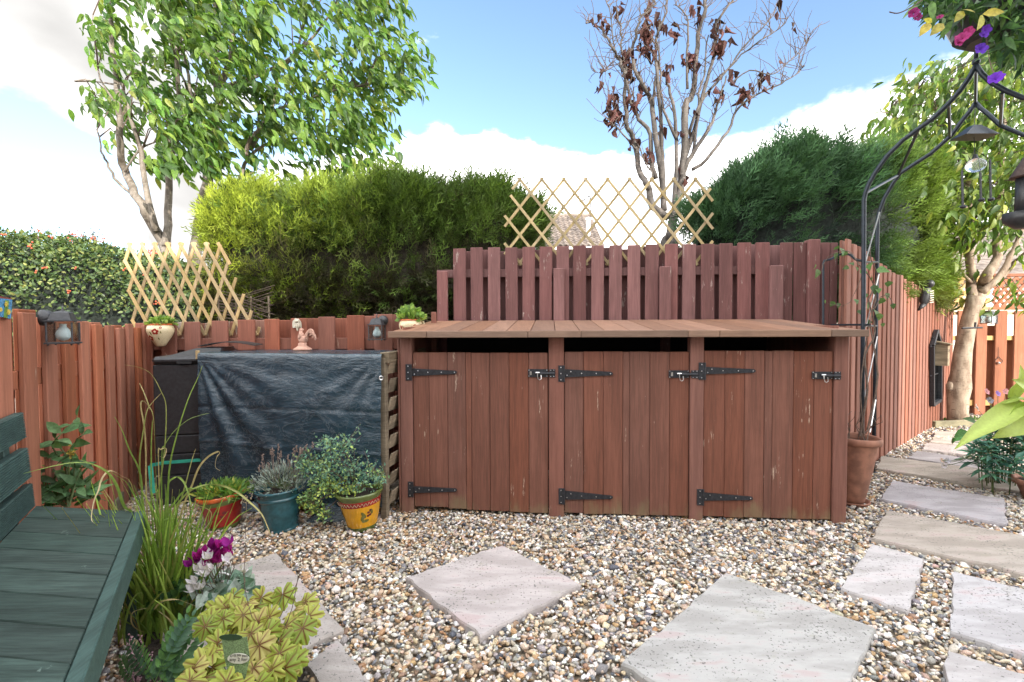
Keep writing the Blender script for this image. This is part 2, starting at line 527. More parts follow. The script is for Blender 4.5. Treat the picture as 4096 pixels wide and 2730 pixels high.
M_STRAP = simple('green_strap', (0.030, 0.300, 0.215), 0.45, 0.12, 30, 0.1)
M_BARKG = None


def glass(name, col=(0.9, 0.95, 0.95), rough=0.03):
    m, t = new_mat(name)
    out = nd(t, 'ShaderNodeOutputMaterial'); g = nd(t, 'ShaderNodeBsdfGlossy'); g.inputs['Roughness'].default_value = rough
    tr = nd(t, 'ShaderNodeBsdfTransparent'); tr.inputs['Color'].default_value = (*col, 1)
    fr = nd(t, 'ShaderNodeLayerWeight'); fr.inputs['Blend'].default_value = 0.25
    n = noisen(t, wpos(t), 12, 3)
    f = mathn(t, 'ADD', mathn(t, 'MULTIPLY', fr.outputs['Fresnel'], 0.7), mapr(t, n, 0.4, 0.75, 0.03, 0.12), clamp=True)
    mx = nd(t, 'ShaderNodeMixShader'); lk(t, f, mx.inputs[0]); lk(t, tr.outputs[0], mx.inputs[1]); lk(t, g.outputs[0], mx.inputs[2])
    lk(t, mx.outputs[0], out.inputs['Surface'])
    return m


M_GLASS = glass('pane_glass')


def bark(name, lo, hi, band, bandcol, scale=1.0):
    """smooth bark with level lenticel bands"""
    m, t = new_mat(name)
    n1 = noisen(t, wpos(t, (1, 1, 0.35)), 14 * scale, 6, 0.65)
    n2 = noisen(t, wpos(t, (0.18, 0.18, 1)), 75 * scale, 4, 0.6)
    n3 = noisen(t, wpos(t), 5, 4, 0.6)
    c = mixc(t, mapr(t, n1, 0.35, 0.65), lo, hi)
    c = mixc(t, mapr(t, n2, 0.60, 0.68, 0, band), c, bandcol)
    c = mixc(t, mapr(t, n3, 0.55, 0.75, 0, 0.5), c, tuple(x * 0.7 for x in lo))
    finish(t, c, 0.75, n2, 0.5, 0.006, spec=0.25)
    return m


M_BARK = bark('cherry_bark', (0.115, 0.095, 0.075), (0.260, 0.225, 0.190), 0.7, (0.42, 0.38, 0.33))
M_BARKD = bark('dead_tree_bark', (0.062, 0.055, 0.050), (0.140, 0.122, 0.108), 0.5, (0.34, 0.30, 0.27))
M_BARKR = bark('silver_cherry_bark', (0.220, 0.160, 0.115), (0.420, 0.335, 0.255), 0.85, (0.13, 0.085, 0.06))
M_TWIG = simple('twig_bark', (0.120, 0.085, 0.065), 0.8, 0.3, 40, 0.2)
M_STALK = simple('green_stalk', (0.090, 0.130, 0.045), 0.6, 0.3, 40, 0.1)

M_LEAF = leafmat('leaf', 0.38)
M_LEAFS = leafmat('stiff_leaf', 0.22, 0.4)
M_CONIFER = leafmat('conifer_spray', 0.25, 0.6, 0.25)
M_PETAL = leafmat('petal', 0.3, 0.6, 0.2, vary=0.12)
M_DRYLEAF = leafmat('dry_leaf', 0.15, 0.7, 0.2)
M_LEAFP = leafmat('plain_leaf', 0.3, 0.45, 0.3, vary=0.06)
M_GRASSB = leafmat('grass_blade', 0.3, 0.45, 0.35, vary=0.15)

# ================================================================== STRUCTURE
# ---- ground: one sheet
m, t = new_mat('ground_earth')
v = wpos(t, offs=False); vo = nd(t, 'ShaderNodeTexVoronoi'); vo.inputs['Scale'].default_value = 45; lk(t, v, vo.inputs['Vector'])
gn = noisen(t, v, 30, 6)
c = mixc(t, mapr(t, gn, 0.3, 0.7), (0.17, 0.145, 0.11), (0.36, 0.30, 0.23))
finish(t, c, 0.95, vo.outputs['Distance'], 0.7, 0.02)
gb = MB(); gb.add([(-150, -60, -0.014), (150, -60, -0.014), (150, 240, -0.014), (-150, 240, -0.014)], [(0, 1, 2, 3)])
tag(gb.build('ground', m, origin=(0, 0, -0.014)), kind='structure')

# ---- the house behind the camera that shades the garden
m, t = new_mat('house_render')
hn = noisen(t, wpos(t, offs=False), 8, 6)
finish(t, mixc(t, mapr(t, hn, 0.3, 0.7), (0.58, 0.52, 0.44), (0.68, 0.62, 0.53)), 0.9, hn, 0.2, 0.01)
M_RENDER = m
m, t = new_mat('roof_tile_brown')
oi = nd(t, 'ShaderNodeObjectInfo'); rn = noisen(t, wpos(t), 6, 6)
c = mixc(t, mapr(t, rn, 0.3, 0.7), (0.115, 0.090, 0.076), (0.225, 0.185, 0.155))
hs = nd(t, 'ShaderNodeHueSaturation'); lk(t, c, hs.inputs['Color']); lk(t, mapr(t, oi.outputs['Random'], 0, 1, 0.7, 1.25, False), hs.inputs['Value'])
finish(t, hs.outputs[0], 0.85, rn, 0.3, 0.02)
M_TILE = m
M_WHITE = simple('white_paint', (0.72, 0.73, 0.72), 0.5, 0.06, 10, 0.05)
M_PANE = simple('dark_pane', (0.03, 0.035, 0.045), 0.08, 0.2, 2, 0.0)

HX0, HX1, HY0, HY1 = -7.0, 12.1, -14.0, -6.0
hs_ = thing('house', 'cream rendered house with brown roofs standing behind the viewpoint', 'house', ((HX0 + HX1) / 2, (HY0 + HY1) / 2, 0))
XM = 6.8  # low wing and taller block shaped by the shade they throw on the garden
for x0, x1, prof in ((HX0, XM - 0.003, [(HX0, 3.9), (XM - 0.003, 7.35)]), (XM, HX1, [(XM, 8.25), (9.4, 9.0), (HX1, 8.45)])):
    w = MB(); pl = [(x0, 0), (x1, 0)] + prof[::-1]
    w.prism([(x, HY1, z) for x, z in pl], (0, HY0 - HY1, 0)); w.build('wall', M_RENDER, hs_)
    for (ax, az), (bx, bz) in zip(prof, prof[1:]):
        r_ = MB(); r_.prism([(ax, HY1 + 0.35, az + 0.03), (bx, HY1 + 0.35, bz + 0.03), (bx, HY1 + 0.35, bz + 0.2), (ax, HY1 + 0.35, az + 0.2)], (0, HY0 - HY1 - 0.7, 0)); r_.build('roof', M_TILE, hs_)
for wx, wz in ((-4.5, 1.5), (1.5, 1.5), (5.5, 1.5)):
    f_ = MB(); f_.box((wx - 0.8, HY1 + 0.003, wz - 0.6), (wx + 0.8, HY1 + 0.05, wz + 0.6), 0.01); fo = f_.build('window', M_WHITE, hs_)
    p_ = MB(); p_.box((wx - 0.7, HY1 + 0.053, wz - 0.5), (wx + 0.7, HY1 + 0.058, wz + 0.5)); p_.build('pane', M_PANE, fo)

# ---- far tiled house beyond the middle trellis
YR, YE = 22.0, 18.8
r0, r1, e1 = D(2090, 868, YR), D(2363, 866, YR), D(2417, 984, YE)
fh = thing('tiled_house', 'distant house with brown pantile roof and white flue seen through the diamond trellis', 'house', ((r0.x + r1.x) / 2 - 1, YR, 0))
up = Vector((0, YR - YE, r1.z - e1.z)); ul = up.length; ud = up / ul; un = Vector((0, -ud.z, ud.y))
xl, xr = r1.x - 4.6, r1.x
b_ = MB(); b_.prism([(xl, YE + 0.4, 0), (xl, YE + 0.4, e1.z - 0.12), (xl, YR, r1.z - 0.15), (xl, 2 * YR - YE - 0.4, e1.z - 0.12), (xl, 2 * YR - YE - 0.4, 0)], (xr - xl - 0.12, 0, 0)); b_.build('wall', M_RENDER, fh)
b_ = MB(); P = Vector((xl, YE, e1.z)); b_.prism([P - un * 0.05, P + ud * ul - un * 0.05, P + ud * ul, P], (xr - xl, 0, 0))
Q = Vector((xl, 2 * YR - YE, e1.z)); T_ = Vector((xl, YR, r1.z)); b_.prism([Q, T_, T_ - Vector((0, 0, 0.1)), Q - Vector((0, 0, 0.1))], (xr - xl, 0, 0)); rf = b_.build('roof', M_TILE, fh)
tm = MB(); nt = 7
for i in range(nt):
    a0, a1 = math.pi * 2 * i / nt, math.pi * 2 * (i + 1) / nt
    z0, z1 = 0.028 * math.sin(a0), 0.028 * math.sin(a1); x0, x1 = 0.21 * i / nt, 0.21 * (i + 1) / nt
    tm.add([(x0, 0, z0 + 0.06), (x1, 0, z1 + 0.06), (x1, 0.36, z1 + 0.03), (x0, 0.36, z0 + 0.03), (x0, 0, z0 + 0.03), (x1, 0, z1 + 0.03)], [(0, 1, 2, 3), (4, 5, 1, 0)])
t0 = tm.build('roof_tile', M_TILE, origin=(0, 0, 0)); tme = t0.data; bpy.data.objects.remove(t0)
rows, cols = 12, 22
fo_ = origin_of(rf)
for r_i in range(rows):
    for c_i in range(cols):
        p = Vector((xr - 0.212 * (c_i + 1), YE, e1.z)) + ud * (r_i * (ul - 0.1) / rows - 0.03)
        if c_i > 15 and r_i < 3: continue
        o = place('roof_tile', tme, rf)
        o.matrix_local = Matrix.Translation(p - fo_) @ Matrix(((1, 0, 0), (0, ud.y, un.y), (0, ud.z, un.z))).to_4x4() @ Matrix.Rotation(random.uniform(-0.015, 0.015), 4, 'X')
rg = MB(); rg.tube([(xl, YR, r1.z + 0.02), (xr + 0.02, YR, r1.z + 0.02)], 0.11, 8); rg.build('ridge', M_TILE, fh)
fb, ft = D(2353, 972, YE + 0.9), D(2353, 884, YE + 0.9)
fl = MB(); fl.tube([fb - Vector((0, 0, 0.3)), ft], 0.085, 10); fl.lathe([(0.0, 0.0), (0.12, 0.0), (0.12, 0.09), (0.0, 0.13)], ft + Vector((0, 0, 0.02)), 10); fl.build('flue', M_WHITE, fh)
bd = MB(); bd.box((xr - 1.15, YE - 0.06, e1.z - 0.16), (xr, YE + 0.02, e1.z - 0.02)); bd.box((xl, YE - 0.05, e1.z - 0.17), (xr - 1.16, YE + 0.02, e1.z - 0.03)); bd.build('gutter', M_WHITE, fh)
an = MB(); YA = YR + 0.2
an.tube([D(2365, 862, YA) - Vector((0, 0, .5)), D(2361, 788, YA)], 0.028, 5); an.tube([D(2316, 812, YA), D(2408, 755, YA)], 0.02, 4)
for i in range(12):
    p = D(2330 + i * 6.6, 803 - i * 4.1, YA); an.tube([p + Vector((-0.05, 0, -0.18)), p + Vector((0.05, 0, 0.18))], 0.011, 4)
for i in range(5): an.tube([D(2315, 770 + i * 16, YA), D(2359, 770 + i * 16, YA)], 0.012, 4)
for i in range(3): an.tube([D(2316 + i * 20, 768, YA), D(2318 + i * 20, 838, YA)], 0.011, 4)
an.build('aerial', M_IRON, fh)

# ---- brown roofed house glimpsed beyond the right-hand tree
YB = 13.0
rh = thing('brown_roofed_house', 'brown tiled house roof glimpsed through leaves beyond the lattice', 'house', (13.0, YB + 2, 0))
b_ = MB(); b_.box((9.4, YB, 0), (20.0, YB + 6, 2.6)); b_.build('wall', M_RENDER, rh)
b_ = MB(); b_.prism([(9.2, YB - 0.3, 2.45), (9.2, YB + 3, 4.25), (9.2, YB + 6.3, 2.45), (9.2, YB + 6.3, 2.35), (9.2, YB - 0.3, 2.35)], (11, 0, 0)); rf2 = b_.build('roof', M_TILE, rh)
for k in range(11):
    c_ = MB(); y0 = YB - 0.3 + k * 0.3; z0 = 2.45 + k * 0.3 * 1.8 / 3.3
    c_.obox((14.7, y0 + 0.15, z0 + 0.10), (5.5, 0, 0), (0, 0.17, 0.085), (0, -0.012, 0.02)); c_.build('tile_course', M_TILE, rf2)
b_ = MB(); b_.tube([(10.35, YB - 0.1, 0.1), (10.35, YB - 0.1, 2.4)], 0.05, 8); b_.build('downpipe', M_WHITE, rh)

# ---- paving slabs
m, t = new_mat('sandstone')
oi = nd(t, 'ShaderNodeObjectInfo')
v = wpos(t); v2 = wpos(t, (1, 3.2, 1), R(35)); n1 = noisen(t, v2, 3.2, 7, 0.6); n2 = noisen(t, v, 60, 6, 0.7); n3 = noisen(t, v, 9, 6, 0.65)
a_ = nd(t, 'ShaderNodeAttribute', attribute_name='Col')
c = mixc(t, mapr(t, n1, 0.38, 0.62), (0.335, 0.318, 0.300), (0.445, 0.428, 0.41))
c = mixc(t, 1.0, c, a_.outputs['Color'], 'MULTIPLY')
c = mixc(t, mapr(t, n1, 0.56, 0.66, 0, 0.5), c, (0.38, 0.275, 0.27))
c = mixc(t, mapr(t, n3, 0.56, 0.74, 0, 0.45), c, (0.27, 0.265, 0.19))
spk = noisen(t, v, 80, 3, 0.6); area = noisen(t, v, 4.5, 3)
c = mixc(t, mapr(t, mathn(t, 'ADD', spk, mathn(t, 'MULTIPLY', area, 0.30)), 0.765, 0.80, 0, 0.85), c, (0.10, 0.10, 0.095))
finish(t, c, 0.8, mathn(t, 'ADD', mathn(t, 'MULTIPLY', n3, 0.8), mathn(t, 'MULTIPLY', n2, 0.3)), 0.7, 0.012, spec=0.3)
M_SLAB = m
SLABS = []


def slab(corners, label, tint, top=0.036, jit=0.010):
    P = [Vector((p[0], p[1], 0)) for p in corners]
    loop = []; n = len(P); sub = 14
    for i in range(n):
        a, b = P[i], P[(i + 1) % n]; d = (b - a).normalized(); nr = Vector((d.y, -d.x, 0))
        for k in range(sub):
            s = k / sub; q = a.lerp(b, s)
            if k: q += nr * (mnoise.noise(q * 9 + Vector((i, 0, 3))) * jit * 1.5 + random.uniform(-1, 1) * jit * 0.45)
            loop.append(q)
    cen = sum(P, Vector()) / n; N = len(loop)
    V = []; F = []
    rings = [(1.0, -0.03), (1.0, top - 0.009), (0.988, top), (0.6, top + 0.001), (0.25, top)]
    for rr, z in rings:
        for q in loop:
            p = cen + (q - cen) * rr; zz = z + (mnoise.noise(p * 7) * 0.0022 if z > 0 else 0); V.append((p.x, p.y, zz))
    for i in range(len(rings) - 1):
        for k in range(N):
            F.append((i * N + k, i * N + (k + 1) % N, (i + 1) * N + (k + 1) % N, (i + 1) * N + k))
    F.append(tuple((len(rings) - 1) * N + k for k in range(N)))
    mb = MB(); mb.add(V, F); o = mb.build('paving_slab', M_SLAB, smooth=False)
    a = o.data.color_attributes.new('Col', 'FLOAT_COLOR', 'POINT'); a.data.foreach_set('color', list((*tint, 1)) * len(o.data.vertices))
    tag(o, label, 'paving slab', 'stone slabs laid in the gravel')
    SLABS.append([(p.x, p.y) for p in P])


def quad(*px, z=0.036):
    return [G(x, y, z) for x, y in px]


def para(L, T, Rr):          # parallelogram from left, top and right corners
    a, b, c_ = G(*L, 0.036), G(*T, 0.036), G(*Rr, 0.036)
    return [a, b, c_, a + c_ - b]


slab(quad((1623, 2308), (2010, 2181), (2322, 2337), (1920, 2543)), 'pinkish slab lying diagonally alone in the middle of the gravel', (1.02, 0.97, 1.0))
slab(para((2483, 2650), (2904, 2290), (3505, 2511)), 'largest grey speckled slab at the front with a greenish stain', (0.90, 0.93, 0.95))
slab(quad((3363, 2350), (3489, 2175), (3693, 2236), (3631, 2444)), 'smallest pale square slab between the big grey slab and the path', (1.08, 1.08, 1.14))
a1, b1, c1 = G(3800, 2526, .036), G(3816, 2285, .036), G(4096, 2358, .036)
slab([a1, b1, b1 + (c1 - b1) * 1.6, a1 + (G(4096, 2615, .036) - a1) * 1.6], 'pale blue grey slab cut by the picture edge below the brown path slab', (0.98, 1.0, 1.08))
a1, b1, c1 = G(3784, 2728, .036), G(3790, 2603, .036), G(4096, 2693, .036)
slab([a1 - (b1 - a1) * 1.2, b1, b1 + (c1 - b1) * 1.6, a1 - (b1 - a1) * 1.2 + (c1 - b1) * 1.6], 'grey slab in the bottom corner, nearest of the path side slabs', (1.0, 1.0, 1.05))
a1, b1 = G(3485, 2151, .036), G(3542, 2041, .036)
slab([a1, b1, b1 + (G(4096, 2143, .036) - b1) * 1.35, a1 + (G(4096, 2293, .036) - a1) * 1.35], 'long brownish slab across the path beside the cupboard corner', (0.88, 0.82, 0.76))
slab(quad((3520, 1995), (3570, 1923), (4020, 1995), (4027, 2098)), 'mauve grey oblong slab across the path beside the tall terracotta pot', (0.93, 0.92, 1.02))
a1, b1 = G(3504, 1873, .036), G(3525, 1824, .036)
slab([a1, b1, b1 + (G(4096, 1897, .036) - b1) * 1.1, a1 + (G(4096, 1970, .036) - a1) * 1.1], 'long brown streaked slab behind the mauve one on the path', (0.86, 0.80, 0.72))
slab(quad((3633, 1831), (3666, 1803), (4005, 1852), (4005, 1888)), 'narrow grey slab on the path behind the long brown streaked one', (0.95, 0.93, 0.98))
slab(quad((3689, 1798), (3703, 1773), (3914, 1789), (3900, 1824)), 'grey slab on the path just this side of the sunlit slabs', (1.0, 0.93, 0.93))
slab(quad((3717, 1768), (3741, 1750), (3914, 1766), (3919, 1787)), 'cream slab on the path, nearer of the two sunlit ones', (1.1, 1.0, 0.92))
slab(quad((3736, 1744), (3747, 1725), (3880, 1727), (3890, 1745)), 'cream sunlit slab at the far end of the path by the trunk', (1.12, 1.02, 0.92))
r_, t_, l_ = G(1376, 2515, .036), G(1105, 2211, .036), G(1241, 2577, .036)
e2_ = (l_ - r_).normalized() * 0.56
slab([r_ + e2_, r_, t_, t_ + e2_], 'grey speckled slab beside the cyclamen, partly under the lime leaves', (0.93, 0.88, 0.86))
a1, b1 = G(1221, 2652, .036), G(1348, 2560, .036); d1 = G(1491, 2730, .036)
slab([a1, b1, b1 + (d1 - b1) * 1.9, a1 + (d1 - b1) * 1.9], 'speckled slab at the front edge beside the lime leaved plant', (0.92, 0.88, 0.88))

# ---- walls of the garden: fences
UPZ = Vector((0, 0, 1))


def board_on(px0, px1, ptop, o, n, zbot, thick, off, mat, parent, name='fence_board', lean=0.0, ch=0.004, slant=0.0):
    """upright board between two picture columns on the plane through o with normal n (towards the eye), its face OFF in front of the plane"""
    o2 = Vector(o) + n * (off - thick / 2); pm = (px0 + px1) / 2
    a, b = PL(px0, ptop, o2, n), PL(px1, ptop, o2, n)
    c = (a + b) / 2; hw = (b - a).length / 2; rt = (b - a).normalized(); rt.z = 0; rt.normalize()
    top = c.z; mb = MB(); base = Vector((c.x, c.y, zbot)) + rt * lean
    mb.obox((Vector((c.x, c.y, top)) + base) / 2, rt * hw, n * thick / 2, (Vector((c.x, c.y, top)) - base) / 2, ch)
    return mb.build(name, mat, parent)


# store frame: origin at the left front corner of the cupboard
SO = G(1601, 2054); SE = G(3382, 2098); SU = (SE - SO).normalized(); SN = Vector((SU.y, -SU.x, 0))   # SN points to the eye
if SN.y > 0: SN = -SN


def SP(px, py, off=0.0):
    p = PL(px, py, SO + SN * off, SN); return (p - SO).dot(SU), p.z


def SW(u, z, off=0.0):       # off > 0 in front of the cupboard face
    return SO + SU * u + SN * off + UPZ * z


# high fence behind the cupboard
HFO = SO - SN * 1.16
hf = thing('high_fence', 'tall dark red hit and miss board fence behind the storage cupboard', 'fence', SW(1.2, 0, -1.16))
HB = [(1813, 1863, 996), (1882, 1931, 993), (1952, 2001, 991), (2021, 2070, 990), (2090, 2140, 989), (2158, 2209, 988), (2226, 2276, 987), (2293, 2344, 985), (2366, 2416, 983), (2437, 2488, 981), (2510, 2561, 980), (2582, 2635, 978), (2660, 2711, 977), (2730, 2783, 976), (2804, 2857, 975), (2877, 2930, 974), (2950, 3004, 973), (3022, 3078, 971), (3121, 3171, 970), (3174, 3224, 970)]
for a, b, tp in HB: board_on(a, b, tp + random.uniform(-2, 2), HFO, SN, 0.03, 0.02, 0.055, M_HIGH, hf, lean=random.uniform(-.010, .010))
for a, b, tp in ((1749, 1790, 1087), (2214, 2257, 1074), (2638, 2683, 1067), (3079, 3131, 1063)): board_on(a, b, tp, HFO, SN, 0.0, 0.045, 0.105, M_HIGH, hf, 'fence_post', ch=0.006)
board_on(3226, 3272, 961, HFO, SN, 0.0, 0.09, 0.09, M_HIGH, hf, 'fence_post', ch=0.006)
for a, b in ((3274, 3318), (3320, 3350)): board_on(a, b, 972, HFO, SN, 0.03, 0.02, 0.055, M_HIGH, hf)
for i in range(len(HB) - 2):                      # boards on the far side show in the gaps
    a = (HB[i][1] + HB[i + 1][0]) / 2
    if i in (0, 2, 5, 9, 12, 15): tp = HB[i][2] + 12
    else: tp = HB[i][2] + 7
    board_on(a - 30, a + 30, tp + random.uniform(-2, 5), HFO, SN, 0.03, 0.018, -0.036, M_HIGH, hf)
for z0, z1 in ((PL(2400, 1106, HFO, SN).z, PL(2400, 1074, HFO, SN).z), (0.25, 0.33)):
    mb = MB(); a, b = PL(1750, 1100, HFO, SN), PL(3350, 1100, HFO, SN); c_ = (a + b) / 2
    mb.obox((c_.x, c_.y, (z0 + z1) / 2), (b - a) * Vector((1, 1, 0)) / 2, SN * 0.030, UPZ * (z1 - z0) / 2, 0.003); mb.build('rail', M_HIGH, hf)

# low fence behind the log store
LFN = Vector((0.02, -1, 0)).normalized(); LFO = Vector((-1.8, 4.12, 0))
lf = thing('low_fence', 'low red brown hit and miss fence behind the black tarpaulin', 'fence', LFO)
LB = [(543, 607, 1293), (645, 705, 1290), (738, 800, 1288), (848, 912, 1284), (952, 1020, 1280), (1059, 1117, 1277), (1164, 1228, 1274), (1274, 1340, 1268), (1388, 1457, 1262), (1497, 1570, 1258), (1622, 1688, 1262)]
for a, b, tp in LB: board_on(a, b, tp, LFO, LFN, 0.02, 0.022, 0.06, M_FENCE, lf, lean=random.uniform(-.003, .003))
for i in range(len(LB) - 1):
    a = (LB[i][1] + LB[i + 1][0]) / 2
    worn = i in (1, 2, 3, 4)
    board_on(a - 34, a + 34, LB[i][2] + random.uniform(-2, 6), LFO, LFN, 0.02, 0.02, -0.04, M_RAWFENCE if worn else M_FENCE, lf)
board_on(1726, 1745, 1249, LFO, LFN, 0.0, 0.05, 0.07, M_FENCE, lf, 'fence_post')
for z0, z1, mm in ((PL(1200, 1398, LFO, LFN).z, PL(1200, 1353, LFO, LFN).z, M_FENCE), (0.3, 0.38, M_FENCE)):
    mb = MB(); a, b = PL(545, 1300, LFO, LFN), PL(1740, 1300, LFO, LFN); c_ = (a + b) / 2
    mb.obox((c_.x, c_.y, (z0 + z1) / 2), (b - a) * Vector((1, 1, 0)) / 2, LFN * 0.031, UPZ * (z1 - z0) / 2, 0.003); mb.build('rail', mm, lf)

# left fence running away beside the bench
LC = Vector((-3.08, 4.17, 0)); LD = Vector((0.407, -0.914, 0)).normalized(); LN = Vector((0.914, 0.407, 0)).normalized()
le = thing('left_fence', 'orange brown board fence running away beside the green bench', 'fence', LC + LD * 1.5)


def ltop(s):
    return 1.262 + 0.0 * s + max(0, s - 0.9) * 0.058


k = 0; s = 0.06
while s < 4.6:
    f_ = k % 2 == 0; wd = 0.125 if f_ else 0.172
    mb = MB(); c_ = LC + LD * (s + 0.0625) + LN * (0.045 if f_ else -0.002)
    tz = ltop(s) + random.uniform(-0.018, 0.012)
    sl = random.uniform(-0.004, 0.004)
    mb.obox(c_ + UPZ * (tz / 2), LD * (wd / 2), LN * 0.011, UPZ * tz / 2 + LD * sl, 0.004)
    mb.build('fence_board', M_LEFT, le)
    s += 0.112; k += 1
for z in (0.3, 1.02):
    mb = MB(); mb.obox(LC + LD * 2.3 + LN * 0.022 + UPZ * z, LD * 2.28, LN * 0.0095, UPZ * 0.04, 0.003); mb.build('rail', M_LEFT, le)
mb = MB(); a = D(532, 1345, 4.0); mb.obox((a.x, a.y, 0.61), (0.05, 0, 0), (0, 0.05, 0), (0, 0, 0.61), 0.006); mb.build('fence_post', M_LEFT, le)

# right fence running away beside the path
RO = Vector((3.4, 4.65, 0)); RD = Vector((0.765, 0.645, 0)).normalized(); RN = Vector((0.645, -0.765, 0)).normalized()
re_ = thing('right_fence', 'long brown board fence running away beside the slab path', 'fence', RO + RD)


def rtop(s):
    return 1.755 - 0.1 * (s - 0.19) if s > -0.2 else 1.79 - 0.16 * (s + 0.2)


s = -1.02; k = 0
while s < 3.2:
    for (off, ds) in ((0.045, 0.0), (-0.012, 0.072)):
        mb = MB(); tz = rtop(s) + random.uniform(-0.01, 0.015)
        c_ = RO + RD * (s + ds) + RN * off
        mb.obox(c_ + UPZ * (tz / 2), RD * 0.048, RN * 0.010, UPZ * tz / 2, 0.004); mb.build('fence_board', M_RIGHT, re_)
    s += 0.145; k += 1
for z in (0.3, 1.15):
    mb = MB(); mb.obox(RO + RD * 1.2 + RN * 0.0165 + UPZ * z, RD * 2.05, RN * 0.017, UPZ * 0.04, 0.003); mb.build('rail', M_RIGHT, re_)

# far fence at the end of the path
FY = 6.75; FN = Vector((0, -1, 0)); FO = Vector((6, FY, 0))
ff = thing('far_fence', 'sunlit orange fence of wide boards at the end of the path', 'fence', FO)
FB = [(3788, 3806, 1240), (3831, 3866, 1243), (3905, 3949, 1243), (3982, 4029, 1243), (4058, 4104, 1244), (4134, 4180, 1245), (4210, 4256, 1246)]
for a, b, tp in FB: board_on(a, b, tp, FO, FN, 0.02, 0.022, 0.06, M_FAR, ff)
for i in range(len(FB) - 1):
    a = (FB[i][1] + FB[i + 1][0]) / 2
    if i == 0: continue
    board_on(a - 22, a + 22, FB[i][2] + (108 if i % 2 else 60), FO, FN, 0.02, 0.02, -0.04, M_FAR, ff)
for y0, y1 in ((1344, 1362), (1250, 1260), (1600, 1622)):
    z1, z0 = D(3900, y0, FY).z, D(3900, y1, FY).z
    mb = MB(); mb.box((D(3788, 1300, FY).x, FY - 0.034, z0), (D(4260, 1300, FY).x, FY + 0.018, z1), 0.003); mb.build('rail', M_LATT, ff)


def lattice(name, label, x0, x1, z0, z1, Y, mat, pitch=0.105, group=None):
    th = thing(name, label, 'lattice', ((x0 + x1) / 2, Y, z0), group); H = z1 - z0
    for fam in (0, 1):
        s = x0 - H
        while s < x1:
            a, b = Vector((s, Y, z0)), Vector((s + H, Y, z1))
            if a.x < x0: d = x0 - a.x; a = Vector((x0, Y, z0 + d))
            if b.x > x1: d = b.x - x1; b = Vector((x1, Y, z1 - d))
            if (b - a).length > 0.04 and b.x > a.x:
                if fam: a = Vector((x0 + x1 - a.x, Y + 0.013, a.z)); b = Vector((x0 + x1 - b.x, Y + 0.013, b.z))
                mb = MB(); mb.bar(a, b, 0.036, 0.011, (1, 0, 0)); mb.build('slat', mat, th)
            s += pitch
    for zz in (z0 - 0.02, z1 + 0.02):
        mb = MB(); mb.box((x0 - 0.02, Y - 0.02, zz - 0.02), (x1 + 0.02, Y + 0.03, zz + 0.02), 0.003); mb.build('rail', mat, th)


lx0, lx1 = D(3700, 1200, FY + .05).x, D(3962, 1200, FY + .05).x
lattice('lattice_panel', 'pale yellow diagonal lattice on the far fence behind the tree trunk', lx0, lx1, 1.47, 1.85, FY + 0.06, M_LATT)
lattice('lattice_panel', 'reddish diagonal lattice on the far fence at the picture edge', lx1 + 0.05, lx1 + 1.3, 1.47, 1.88, FY + 0.06, M_LATTR)

# ================================================================== STORAGE CUPBOARD
st = thing('storage_cupboard', 'long red brown wooden bin cupboard with three plank doors and sloping deck roof', 'cupboard', SW(1.4, 0, -0.5))
ROOFZ = lambda off: 1.21 + (0.10 - off) * 0.07       # top of the roof slopes up to the back


def face_piece(name, pxl, pxr, zt, zb, parent, mat, front=0.0, thick=0.045, skew=0.0, ch=0.005, my=1700):
    ul, _ = SP(pxl, my); ur, _ = SP(pxr, my)
    mb = MB(); mb.obox(SW((ul + ur) / 2, (zt + zb) / 2, front - thick / 2), SU * (ur - ul) / 2, SN * thick / 2, UPZ * (zt - zb) / 2 + SU * skew, ch)
    return mb.build(name, mat, parent)


for pl, pr in ((1604, 1652), (2195, 2256), (2758, 2812), (3331, 3388)):
    face_piece('post', pl, pr, 1.18, -0.02, st, M_POST, 0.012, 0.075)
face_piece('trim', 1594, 1603, 1.17, -0.02, st, M_POST, 0.008, 0.05)
# sides, back, floor of the box so that the gap over the doors is dark
for u in (0.02, SP(3384, 1700)[0] - 0.02):
    mb = MB(); mb.obox(SW(u, 0.62, -0.57), SU * 0.012, SN * 0.49, UPZ * 0.62); mb.build('side_panel', M_POST, st)
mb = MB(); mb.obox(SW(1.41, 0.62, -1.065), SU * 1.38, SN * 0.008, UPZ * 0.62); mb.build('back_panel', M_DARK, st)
# roof boards run from front to back
W = 0.157; uf0, _ = SP(1556, 1335, 0.09); uf1, _ = SP(3474, 1335, 0.09)
uref, _ = SP(2221, 1322, 0.09); u = uref - W * 9
while u < uf1:
    a_, b_ = max(u + 0.002, uf0), min(u + W - 0.002, uf1)
    if b_ - a_ > 0.03:
        p0 = SW((a_ + b_) / 2, ROOFZ(0.09) - 0.0125, 0.085); p1 = SW((a_ + b_) / 2, ROOFZ(-1.07) - 0.0125, -1.085)
        mb = MB(); d = (p1 - p0); mb.obox((p0 + p1) / 2 + UPZ * random.uniform(-.001, .001), SU * (b_ - a_) / 2, d / 2, d.normalized().cross(SU) * 0.0125, 0.003)
        mb.build('roof_board', M_DECK, st)
    u += W
FJ = [1551, 1706, 2111.6, 2324, 2753, 2879, 3326, 3478]
for i in range(7):
    ua, zt = SP(FJ[i], 1326 - 7 * (FJ[i] - 1551) / 1927, 0.105); ub, _ = SP(FJ[i + 1], 1322, 0.105)
    mb = MB(); mb.obox(SW((ua + ub) / 2, ROOFZ(0.1) - 0.016, 0.098), SU * ((ub - ua) / 2 - 0.0012), SN * 0.011, UPZ * 0.021, 0.003); mb.build('fascia', M_FASCIA, st)

